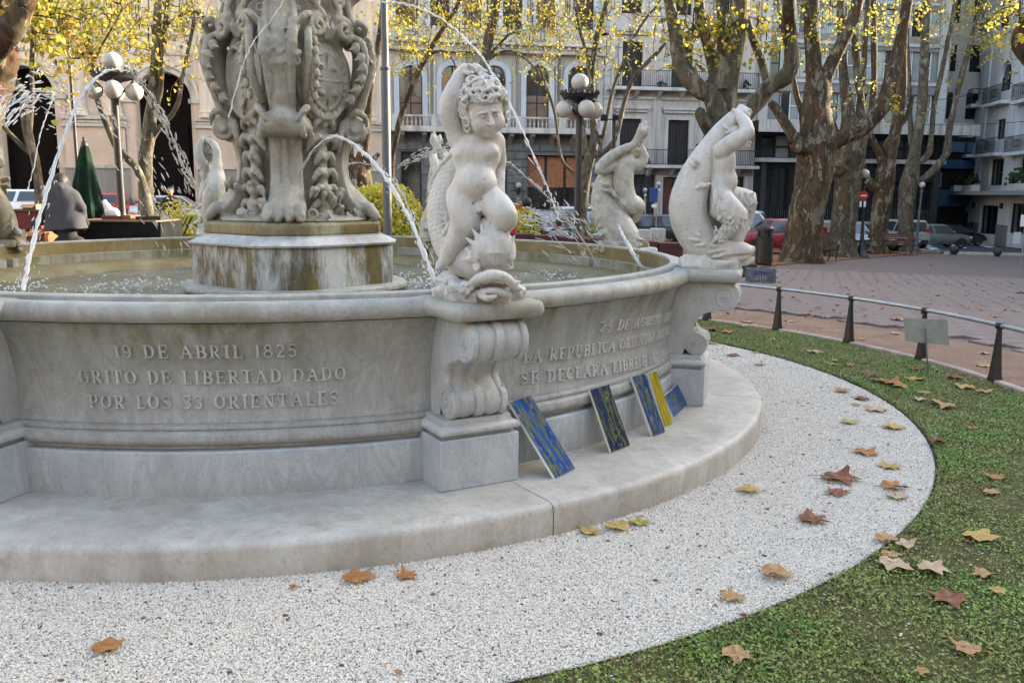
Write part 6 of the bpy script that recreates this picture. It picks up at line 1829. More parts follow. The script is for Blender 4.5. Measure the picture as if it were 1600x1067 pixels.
def tree(label, base, limbs, bark=0, clusters=(), seed=1, leaf=.13, Y=None, crown=True, name='plane_tree', lift=150, top_n=260, fine=False):
 """limbs: lists of (px, py, width px, depth m) read off the photograph at the trunk's own distance"""
 if Y is None:
  b = ground(*base); Y = b[1]
 else: b = on_ground(limbs[0][0][0], Y)
 root = thing(name, label, 'tree', b, 0, 'plane trees round the square')
 ends = []
 for li, L in enumerate(limbs):
  P = np.array([at_Y(q[0], q[1], Y - (q[3] if len(q) > 3 else 0)) for q in L]); r = np.array([q[2] * .5 * Y / FOCAL for q in L])
  if li == 0:        # take the trunk down into the ground with a root flare
   p0 = P[0].copy(); gz0 = float(gz(p0[0], p0[1]))
   if p0[2] > gz0 + .25: P = np.vstack([[p0[0] - (P[1][0] - p0[0]) * .3, p0[1], gz0 - .1], P]); r = np.r_[r[0] * 1.15, r]
   else: P[0][2] = gz0 - .12; r[0] *= 1.12
  if L[-1][1] < 8:   # carries on above the picture
   d = P[-1] - P[-2]; d /= np.linalg.norm(d); k = lift * Y / FOCAL
   P = np.vstack([P, P[-1] + d * k * .5 + np.array([0, 0, k * .2]), P[-1] + d * k + np.array([0, 0, k * .35])]); r = np.r_[r, r[-1] * .75, r[-1] * .45]
   ends.append((P[-1], P[-2], k))
  V, F = limb_mesh(P, r, seed * 31 + li)
  link('trunk' if li == 0 else 'limb', np_mesh('limb', V - b, F), BARKS[bark], root)
 if not crown: return root
 g = np.random.default_rng(seed + 100)
 C = []; tw = MB()
 for (x, y, rp, n) in clusters:
  c = at_Y(x, y, Y); k = rp * Y / FOCAL
  # sprigs: leaves gathered along small twigs, so the cloud has gaps
  n = int(n * 3.6); ns = max(2, int(n / 9))
  for _ in range(ns):
   o = c + g.normal(0, 1, 3) * k * (.75, .9, .62); d = g.normal(0, 1, 3); d[2] -= .35; d /= np.linalg.norm(d)
   ln = g.uniform(.25, .75); nn = max(2, int(n / ns))
   t = g.random(nn)
   C.append(o + d * ln * t[:, None] + g.normal(0, .07, (nn, 3)))
   if g.random() < .55: tw.tube([o - d * .25, o + d * ln * .5 + g.normal(0, .03, 3), o + d * ln], [.008, .006, .003], 4, False)
  if n > 25:
   for _ in range(max(1, n // 60)):
    o = c + g.normal(0, k * .3, 3); e = o + np.array([g.normal(0, k * .9), g.normal(0, k * .6), -abs(g.normal(0, k * .4))])
    tw.tube(spline([o + (0, 0, k), o, (o + e) / 2 + (0, 0, k * .2), e], 3), list(np.linspace(.016, .005, 10)), 4, False)
 for e, e0, k in ends:
  for _ in range(int(top_n / 12)):
   o = e + g.normal(0, 1, 3) * (k * .55, k * .55, k * .4) + np.array([0, 0, k * .25]); d = g.normal(0, 1, 3); d /= np.linalg.norm(d)
   C.append(o + d * .6 * g.random(12)[:, None] + g.normal(0, .08, (12, 3)))
  for _ in range(4):
   q = e + g.normal(0, k * .4, 3) + np.array([0, 0, k * .3]); tw.tube(spline([e0, e, q], 3), list(np.linspace(.035, .008, 7)), 5, False)
 if C:
  V, F, t = leaf_cloud(np.vstack(C), leaf, seed + 7, fine)
  me = np_mesh('crown', V - b, F, False); attr_tint(me, t)
  tag(link('crown', me, LEAF_Y, root), kind=None)
 if tw.v:
  tw.xf(None, -b); tag(tw.build('twigs', BARKS[2], root), kind='stuff')
 return root
# right-hand row
tree('stout plane tree nearest the black bin, with one long limb sweeping outward', (1254, 409),
  [[(1252, 410, 68), (1256, 385, 60), (1262, 340, 56), (1270, 290, 55), (1276, 245, 57), (1277, 215, 52), (1274, 170, 40), (1277, 135, 38), (1271, 105, 24), (1268, 50, 24), (1268, 0, 22)],
   [(1276, 150, 30), (1292, 116, 22), (1315, 70, 19), (1332, 35, 18), (1341, 0, 16)],
   [(1268, 240, 36), (1295, 228, 24), (1325, 212, 22), (1347, 202, 24), (1368, 178, 26), (1384, 154, 24), (1396, 110, 22), (1405, 75, 18), (1418, 0, 15)],
   [(1266, 235, 34, .2), (1245, 222, 20, .3), (1228, 195, 16, .3), (1214, 172, 14, .2), (1204, 160, 11, .1)],
   [(1250, 232, 22, .4), (1243, 228, 20, .5), (1238, 222, 10, .55)],
   [(1262, 200, 20, -.3), (1252, 170, 12, -.5), (1245, 150, 9, -.6), (1228, 70, 7, -.8), (1215, 0, 6, -.9)]], 2,
  [(1280, 60, 26, 34), (1300, 20, 40, 60), (1240, 20, 40, 60), (1360, 140, 22, 22), (1400, 160, 18, 16), (1410, 20, 40, 40), (1275, 90, 14, 10)], 3, .15)
tree('pale thick plane tree rising behind the faun statue, forking into many limbs', None,
  [[(1112, 408, 62), (1114, 360, 54), (1116, 300, 52), (1120, 240, 54), (1130, 195, 46), (1134, 150, 34), (1140, 105, 32), (1148, 56, 30), (1156, 0, 27)],
   [(1126, 205, 38, .2), (1114, 155, 28, .3), (1092, 138, 26, .3), (1074, 118, 25, .2), (1062, 90, 22, .1), (1054, 50, 19), (1045, 0, 17)],
   [(1122, 170, 30, -.1), (1120, 125, 22, -.2), (1108, 78, 18, -.2), (1096, 36, 15, -.1), (1092, 0, 14)],
   [(1128, 140, 24, .1), (1128, 80, 16, .1), (1126, 0, 13)],
   [(1136, 210, 34, -.3), (1165, 183, 22, -.6), (1198, 140, 23, -.7), (1228, 118, 26, -.7), (1236, 95, 24, -.7), (1233, 50, 21, -.7), (1233, 0, 19)],
   [(1158, 190, 18, -.5), (1199, 150, 12, -1.1), (1194, 112, 13, -1.2), (1180, 72, 12, -1.2), (1170, 40, 11, -1.2), (1163, 0, 10, -1.2)],
   [(1115, 205, 30, .3), (1101, 190, 20, .4), (1095, 177, 17, .45), (1098, 170, 9, .45)],
   [(1112, 240, 24, .4), (1098, 236, 20, .5), (1093, 226, 14, .55)]], 1,
  [(1080, 40, 40, 55), (1140, 20, 40, 60), (1190, 40, 34, 44), (1070, 90, 24, 20), (1200, 70, 20, 18), (1110, 60, 20, 18)], 4, .15, Y=19.5)
tree('second plane tree of the row, trunk swollen and knotted at its fork', (1318, 401),
  [[(1311, 401, 52), (1315, 370, 40), (1319, 335, 38), (1323, 300, 38), (1325, 262, 44), (1326, 235, 48), (1330, 205, 40), (1326, 185, 22), (1322, 150, 17), (1318, 110, 13), (1314, 40, 11), (1313, 0, 10)],
   [(1330, 230, 30), (1340, 195, 18), (1346, 165, 11), (1340, 118, 11), (1336, 70, 10), (1335, 0, 9)],
   [(1326, 245, 34), (1316, 230, 22), (1306, 212, 15), (1296, 188, 13), (1287, 168, 11)],
   [(1334, 235, 28, -.2), (1352, 205, 15, -.3), (1362, 180, 12, -.3), (1366, 120, 9, -.3), (1365, 60, 9, -.3), (1365, 0, 8, -.3)],
   [(1316, 262, 24, .3), (1306, 268, 16, .4), (1303, 262, 9, .45)]], 0,
  [(1330, 30, 34, 50), (1300, 165, 16, 20), (1370, 40, 30, 36), (1385, 60, 16, 12)], 5, .15)
tree('slim plane trunk half hidden behind the knotted second tree', (1329, 384),
  [[(1328, 384, 22), (1331, 340, 19), (1336, 290, 18), (1339, 240, 16), (1342, 190, 12), (1348, 120, 9), (1352, 60, 8), (1356, 0, 7)]], 2, [(1350, 60, 30, 24)], 15, .13, top_n=160)
tree('third plane tree of the row, splitting low beside the red sign', (1378, 397),
  [[(1362, 398, 36), (1370, 370, 28), (1375, 335, 27), (1381, 300, 27), (1385, 270, 28), (1392, 245, 18), (1398, 212, 17), (1403, 185, 15), (1410, 138, 12), (1411, 90, 11), (1414, 40, 9), (1422, 0, 8)],
   [(1383, 290, 24), (1368, 292, 16), (1353, 278, 14), (1345, 252, 12), (1344, 222, 11), (1350, 200, 9)],
   [(1384, 268, 20), (1374, 240, 13), (1364, 222, 11), (1359, 205, 9), (1368, 185, 7)],
   [(1390, 245, 13), (1384, 228, 10), (1400, 205, 8), (1418, 180, 7), (1426, 150, 6)]], 2,
  [(1390, 155, 18, 18), (1402, 165, 14, 12), (1425, 30, 30, 36), (1395, 120, 12, 8), (1384, 98, 12, 8)], 6, .15)
tree('fourth plane tree, farthest of the row, with a long bare limb leaning over the road', (1414, 393),
  [[(1411, 393, 30), (1415, 360, 24), (1417, 325, 24), (1420, 290, 26), (1426, 255, 20), (1432, 225, 16), (1437, 195, 15), (1441, 155, 14), (1444, 100, 13), (1446, 50, 12), (1447, 0, 11)],
   [(1421, 296, 18), (1440, 282, 12), (1459, 265, 11), (1473, 250, 10), (1480, 236, 12), (1483, 205, 9), (1492, 160, 8), (1502, 122, 8), (1518, 62, 8), (1538, 0, 7)],
   [(1426, 256, 14), (1442, 250, 10), (1452, 238, 10), (1455, 215, 8), (1460, 165, 7), (1472, 110, 7), (1484, 50, 6), (1493, 0, 6)],
   [(1428, 235, 12, -.2), (1423, 200, 8, -.3), (1421, 160, 7, -.3), (1420, 120, 7, -.3), (1417, 60, 6, -.3), (1420, 0, 6, -.3)]], 1,
  [(1470, 30, 36, 80), (1520, 25, 42, 120), (1570, 30, 40, 120), (1590, 60, 26, 50), (1545, 75, 24, 36), (1490, 125, 12, 10), (1455, 170, 10, 8), (1480, 70, 16, 14), (1575, 95, 18, 20), (1560, 5, 40, 70)], 7, .15)
# left and middle trees
tree('massive mottled plane trunk at the picture edge, its flank lit white by sun', None,
  [[(-60, 520, 74), (-52, 380, 66), (-44, 280, 62), (-30, 200, 56), (-14, 130, 60), (-8, 95, 62), (-6, 50, 50), (-2, 0, 46)],
   [(-24, 90, 44, .3), (8, 58, 38, .5), (26, 34, 32, .5), (36, 10, 28, .5), (42, 0, 26, .5)]], 2, [(60, 5, 30, 40), (20, 5, 22, 20)], 8, .15, Y=11.5, lift=190)
tree('crooked thin plane tree beside the red cart', None,
  [[(66, 356, 15), (62, 310, 14), (59, 275, 13), (55, 250, 13), (46, 222, 13), (40, 185, 13), (36, 150, 12), (22, 126, 11), (14, 112, 10)],
   [(50, 240, 9), (34, 228, 8), (18, 212, 7), (0, 192, 7), (-20, 178, 6)],
   [(46, 205, 8, -.2), (50, 160, 7, -.3), (50, 110, 7, -.3), (51, 50, 6, -.3), (56, 0, 6, -.3)]], 1,
  [(70, 20, 34, 60), (90, 70, 22, 26), (95, 110, 12, 10), (60, 60, 20, 16), (85, 35, 24, 36)], 9, .15, Y=15)
tree('slender curving plane tree sweeping down past the tall lamp', None,
  [[(232, 330, 16), (224, 290, 13), (212, 262, 12), (196, 244, 12), (180, 225, 11), (166, 192, 11), (155, 160, 10), (149, 138, 9), (143, 100, 9), (138, 60, 10), (134, 28, 10), (126, 0, 9)],
   [(144, 100, 6), (160, 70, 4), (178, 40, 3), (192, 12, 3)]], 1,
  [(150, 30, 30, 60), (180, 20, 34, 70), (165, 65, 26, 34), (120, 95, 14, 10), (105, 60, 20, 20), (140, 95, 10, 8)], 10, .14, Y=19)
tree('twin stemmed plane tree in front of the second dark arch', None,
  [[(228, 340, 22), (227, 290, 21), (228, 240, 21), (233, 200, 20), (238, 160, 15), (241, 110, 13), (244, 60, 12), (247, 0, 11)],
   [(238, 190, 12), (250, 140, 9), (254, 90, 8), (258, 40, 8), (264, 0, 8)],
   [(232, 225, 10), (248, 202, 8), (268, 180, 7), (279, 158, 7), (284, 126, 6), (293, 82, 5), (302, 40, 5), (300, 0, 4)],
   [(244, 62, 5), (268, 34, 4), (300, 18, 4), (322, 30, 3)]], 1,
  [(215, 20, 40, 110), (285, 25, 34, 80), (320, 40, 24, 40), (240, 75, 32, 40), (290, 90, 26, 24), (210, 85, 22, 24), (180, 100, 16, 12)], 11, .13, Y=22)
tree('heavily pruned plane tree with a stubby crown of sawn limbs behind the bush', None,
  [[(571, 345, 26), (570, 300, 24), (566, 278, 26), (564, 262, 25), (570, 225, 15), (574, 190, 13), (576, 160, 12), (582, 120, 11), (592, 62, 9), (600, 0, 8)],
   [(560, 276, 16), (546, 262, 9), (530, 258, 7)], [(561, 264, 14), (548, 246, 9), (541, 234, 7)], [(571, 264, 14), (584, 250, 9), (592, 240, 7)]], 2,
  [(620, 20, 26, 40), (600, 75, 20, 14), (640, 50, 20, 20)], 12, .12, Y=23)
tree('thin dark plane stem curving in front of the balustrade', None,
  [[(612, 330, 12), (611, 285, 11), (612, 248, 10), (618, 222, 9), (625, 188, 9), (636, 155, 8), (652, 116, 8), (667, 88, 8), (680, 64, 7), (698, 36, 7), (720, 0, 7)],
   [(668, 86, 5), (690, 80, 3), (706, 92, 3), (716, 115, 2)]], 2,
  [(640, 25, 34, 90), (690, 15, 34, 90), (650, 60, 30, 50), (620, 95, 24, 24), (665, 100, 22, 22), (720, 40, 28, 60)], 13, .12, Y=26)
tree('pale straight plane tree directly behind the raised arm of the nearest boy', None,
  [[(742, 360, 18), (745, 300, 17), (748, 230, 16), (751, 160, 15), (755, 110, 15), (760, 80, 15), (768, 40, 14), (776, 0, 13)],
   [(764, 60, 8), (768, 30, 7), (770, 0, 7)], [(754, 100, 6), (776, 74, 4), (800, 52, 3), (818, 56, 2)], [(760, 95, 5), (790, 80, 3.5), (815, 88, 3), (838, 108, 3)]], 1,
  [(750, 20, 34, 90), (800, 15, 36, 110), (790, 60, 30, 60), (840, 40, 36, 90), (880, 20, 34, 90), (830, 90, 26, 34), (870, 75, 28, 40), (740, 90, 20, 20), (700, 60, 22, 26), (850, 130, 16, 12)], 14, .12, Y=31)
tree('wide branching plane tree behind the five globe lamp', None,
  [[(905, 375, 19), (909, 336, 17), (912, 300, 16), (916, 270, 16), (924, 240, 17), (929, 215, 14), (926, 180, 10), (924, 140, 10), (926, 105, 9), (934, 56, 9), (949, 0, 8)],
   [(920, 238, 12), (912, 212, 9), (909, 190, 8), (912, 150, 6), (920, 104, 6), (906, 46, 5), (898, 0, 4)],
   [(924, 244, 12), (938, 240, 9), (950, 232, 8), (963, 212, 8), (976, 158, 7), (988, 126, 7), (1002, 108, 7), (1026, 84, 6), (1040, 68, 5)],
   [(930, 224, 8), (942, 214, 6), (956, 146, 5), (972, 104, 5), (988, 64, 4), (1012, 26, 4), (1032, 0, 3)],
   [(908, 282, 8), (894, 268, 5), (880, 254, 5), (873, 228, 4), (869, 190, 4), (862, 160, 4), (850, 124, 4), (840, 100, 3)],
   [(988, 126, 4), (984, 105, 3), (975, 90, 2)]], 1,
  [(900, 25, 34, 90), (950, 20, 34, 70), (930, 70, 28, 44), (960, 90, 24, 30), (1000, 20, 30, 40), (980, 60, 24, 26), (870, 120, 18, 14), (940, 115, 16, 14), (1020, 50, 20, 14)], 16, .12, Y=30)
tree('dark leaning trunk entering at the far upper corner', None,
  [[(1680, 260, 40), (1655, 170, 34), (1625, 110, 28), (1600, 80, 26), (1592, 60, 20), (1604, 30, 16), (1622, 0, 14)]], 2, [(1590, 20, 30, 50)], 17, .15, Y=17)
# tree copies added out of view to dim the sky light on the foreground
src_ = [o for o in bpy.data.objects if o.parent is None and o.name.startswith('plane_tree')][:6]
for i, (X, Yt, q, rz, lb_) in enumerate(((7, -6, 0, 1.2, 'stout'), (-5, -8, 1, 2.5, 'many limbed'), (-13, -2, 2, .7, 'knotted'), (14, 1, 4, 4.0, 'low forking'), (17, 10, 5, 2.0, 'long limbed'), (1, -15, 0, 3.6, 'tall'), (-18, 10, 2, 5.0, 'broad'))):
 c = copy_tree(src_[q]); c.location = (X, Yt, float(gz(X, Yt))); c.rotation_euler = (0, 0, rz); c['label'] = lb_ + ' plane tree added out of view to dim the sky light'
# ------------------------------------------------------------------ low fence, sign, paintings
FEN = thing('low_fence', 'low ring fence of tapered black posts carrying one thin metal rail', 'fence', (FC[0], FC[1], 0))
post = MB().lathe([(.0, 0), (.062, .0), (.062, .02), (.052, .05), (.030, .30), (.022, .42), (.020, .455), (.0, .455)], 4).xf(rotz(R_(45)))
for i in range(4): pass
post.lathe([(.030, .452), (.036, .462), (.036, .498), (.030, .508), (.0, .51)], 12)
pm = post.mesh('post', 40); pm.materials.append(IRON)
for i in range(36):
 a = R_(4.9 + i * 10)
 if 252 < (4.9 + i * 10) % 360 < 328: continue      # open where the photographer stands
 o = link('post', pm, None, FEN, (5.895 * math.cos(a), 5.895 * math.sin(a), .03)); o.rotation_euler = (0, 0, a)
V, F = [], []
mb = MB(); mb.lathe([(5.895 + .019 * math.cos(t), .513 + .019 * math.sin(t)) for t in np.linspace(0, 2 * PI, 9)[:-1]], 160, R_(-30), R_(250), close=True, ends=True)
mb.build('rail', GALV, FEN)
SG = ground(1450, 587)
sg = thing('lawn_sign', 'small grey metal sign plate on a thin stake in the grass, seen from behind', 'sign', SG)
P4 = [at_Y(x, y, SG[1] + q) for x, y, q in ((1412, 497, .02), (1480, 499, .0), (1483, 540, -.03), (1415, 533, -.01))]
n_ = np.cross(P4[1] - P4[0], P4[3] - P4[0]); n_ /= np.linalg.norm(n_)
if n_[1] < 0: n_ = -n_
mb = MB(); mb.layers([[p - SG for p in P4], [p - SG + n_ * .006 for p in P4]]); mb.build('plate', plain('grey_green_plate', (.22, .24, .21), .6, .3, var=.15, nscale=9), sg, smooth=False)
mb = MB(); mb.tube([at_Y(1446, 512, SG[1] - .035) - SG, np.array([0, -.02, -.05])], .0075, 8); mb.build('stake', GALV, sg)
def painted(name, bg, st, st2, seed, frac=.5):
 m = Mat(name, .75, .12)
 v = m.n('ShaderNodeMapping', {'Vector': m.co('Generated'), 'Location': (seed, seed * 2.3, seed), 'Scale': (3.4, 1.3, 1)}).outputs[0]
 n = m.noise(v, 1.0, 5, .6, 1.6); n2 = m.noise(v, 2.2, 6, .7, 2.2)
 c = m.ramp(m.noise(v, .8, 4), [(.35, tuple(x * .5 for x in bg)), (.65, bg)])
 c = m.mix(m.sep(m.ramp(n, [(frac - .03, 0), (frac + .02, .95), (frac + .07, .55), (frac + .13, 0)]))[0], c, st)
 c = m.mix(m.sep(m.ramp(n2, [(.58, 0), (.63, .95), (.68, .1)]))[0], c, st2)
 m.set('Base Color', c); m.bump(n2, .5, .004)
 return m.m
CANVAS = plain('white_canvas_edge', (.66, .67, .68), .8, .2, var=.05)
def board(label, TL, TR, BR, BL, th, mat, seed, zb=.172):
 bl, br = at_z(*BL, zb), at_z(*BR, zb)
 e = br - bl; w = np.linalg.norm(e); e /= w
 def up(px, base):
  d = ray(*px); o = np.array([0, 0, CAM_H]); t = e @ (base - o) / (e @ d)
  return o + d * t
 tl = up(TL, bl); tr = up(TR, br)
 h = ((tl - bl) + (tr - br)) / 2; hl = np.linalg.norm(h); h /= hl
 n = np.cross(e, h)
 if n[1] > 0: n = -n
 root = thing('painting', label, 'painting', (bl + br) / 2, 0, 'paintings propped against the fountain wall')
 c = (bl + br) / 2
 ro = c[:2] - FC; c[:2] += ro / np.linalg.norm(ro) * (.055, .028, .032, .012, .0)[seed - 1]
 R3 = np.stack([e, h, n], 1)
 mb = MB(); mb.span((-w / 2, 0, -th), (w / 2, hl, -.0015)); ob = mb.build('stretcher', CANVAS, root, bevel=.003, smooth=False)
 # a brushed picture face standing a hair proud, drips turned over the edge
 mb = MB(); mb.span((-w / 2 + .001, .001, -.0014), (w / 2 - .001, hl - .001, .0012)); fc = mb.build('picture', mat, root, smooth=False)
 M = Matrix([list(R3[0]), list(R3[1]), list(R3[2])]).to_4x4()
 root.matrix_world = Matrix.Translation(c) @ M
BL_, NV_, GR_, YE_ = (.006, .065, .30), (.006, .018, .08), (.105, .13, .018), (.55, .42, .03)
board('long blue painting with green strokes leaning on the near console block', (788, 618), (818, 622), (888, 728), (857, 743), .018, painted('blue_green_painting', BL_, GR_, (.3, .28, .04), 1, .52), 1)
board('dark navy painting with green figure strokes standing alone on the step', (915, 605), (946, 602), (978, 694), (949, 705), .017, painted('navy_green_painting', NV_, (.075, .105, .015), (.30, .26, .04), 3, .53), 2)
board('narrow blue painting with yellow flecks beside the yellow one', (979, 587), (1001, 583), (1032, 673), (1013, 680), .02, painted('blue_flecked_painting', (.006, .04, .19), (.09, .12, .015), (.3, .26, .03), 5, .52), 3)
board('thin yellow and olive painting wedged between two blue ones', (1009, 583), (1025, 579), (1048, 661), (1036, 666), .022, painted('yellow_painting', (.38, .30, .015), (.16, .14, .01), (.6, .5, .03), 7), 4)
board('small square blue painting tilted beside the far console block', (1039, 615), (1060, 602), (1076, 630), (1053, 652), .02, painted('small_blue_painting', (.01, .08, .36), GR_, (.12, .08, .1), 9, .46), 5)
# ------------------------------------------------------------------ fallen plane leaves
def fallen(label, x, y, wpx, kind, seed, curlv=.5, z=None):
 g = np.random.default_rng(seed)
 p = ground(x, y + wpx * .12)
 r = math.hypot(p[0] - FC[0], p[1] - FC[1])
 zz = p[2] + (.024 if r < 4.65 else .036 if r < 5.87 else .012)
 if z is not None: zz = z
 size = wpx * p[1] / FOCAL
 k = 30; rim = []
 tips = [(0, 1.0), (58, .92), (118, .66), (180, .12), (242, .66), (302, .92)]
 for i in range(k):
  a = 360 * i / k
  rr = .58
  for t, l in tips:
   d = abs((a - t + 180) % 360 - 180)
   rr = max(rr, l * max(0, 1 - (d / 40) ** 1.15) + .02)
  rr *= g.uniform(.9, 1.08)
  rim.append((rr * math.sin(R_(a)), rr * math.cos(R_(a))))
 R2 = np.array(rim); V = [np.zeros(2)]; F = []
 for q in (.33, .66, 1.0): V += list(R2 * q)
 V = np.array(V)
 for i in range(k): F.append([0, 1 + i, 1 + (i + 1) % k])
 for l in range(2):
  o0, o1 = 1 + l * k, 1 + (l + 1) * k
  F += [[o0 + i, o1 + i, o1 + (i + 1) % k, o0 + (i + 1) % k] for i in range(k)]
 rr = np.hypot(V[:, 0], V[:, 1]); th = np.arctan2(V[:, 0], V[:, 1])
 ax = g.uniform(0, PI); u = V[:, 0] * math.cos(ax) + V[:, 1] * math.sin(ax)
 zc = curlv * (.34 * u * u - .04) + .09 * rr * np.cos(th * 5 + g.uniform(0, 6)) + .16 * curlv * rr ** 2 * np.sin(th * 2 + g.uniform(0, 6)) + g.normal(0, .012, len(V))
 zc -= zc.min()
 W = np.c_[V, zc] * size * .68
 a = g.uniform(0, 2 * PI)
 W = W @ rotz(a).T
 o = link('fallen_leaf', np_mesh('fallen_leaf', W, F, True), DRY[kind], None, (p[0], p[1], zz - .006))
 me = o.data
 st = MB(); st.tube([np.array([0, 0, zc[0] * size * .5]), rotz(a) @ np.array([.03, -.35, .08]) * size, rotz(a) @ np.array([.08, -.72, .05]) * size], [.0018, .0014, .002], 4)
 sb = st.build('stalk', DRY['red' if kind == 'red' else 'orange'], o)
 tag(o, label, 'leaf', 'fallen plane leaves')
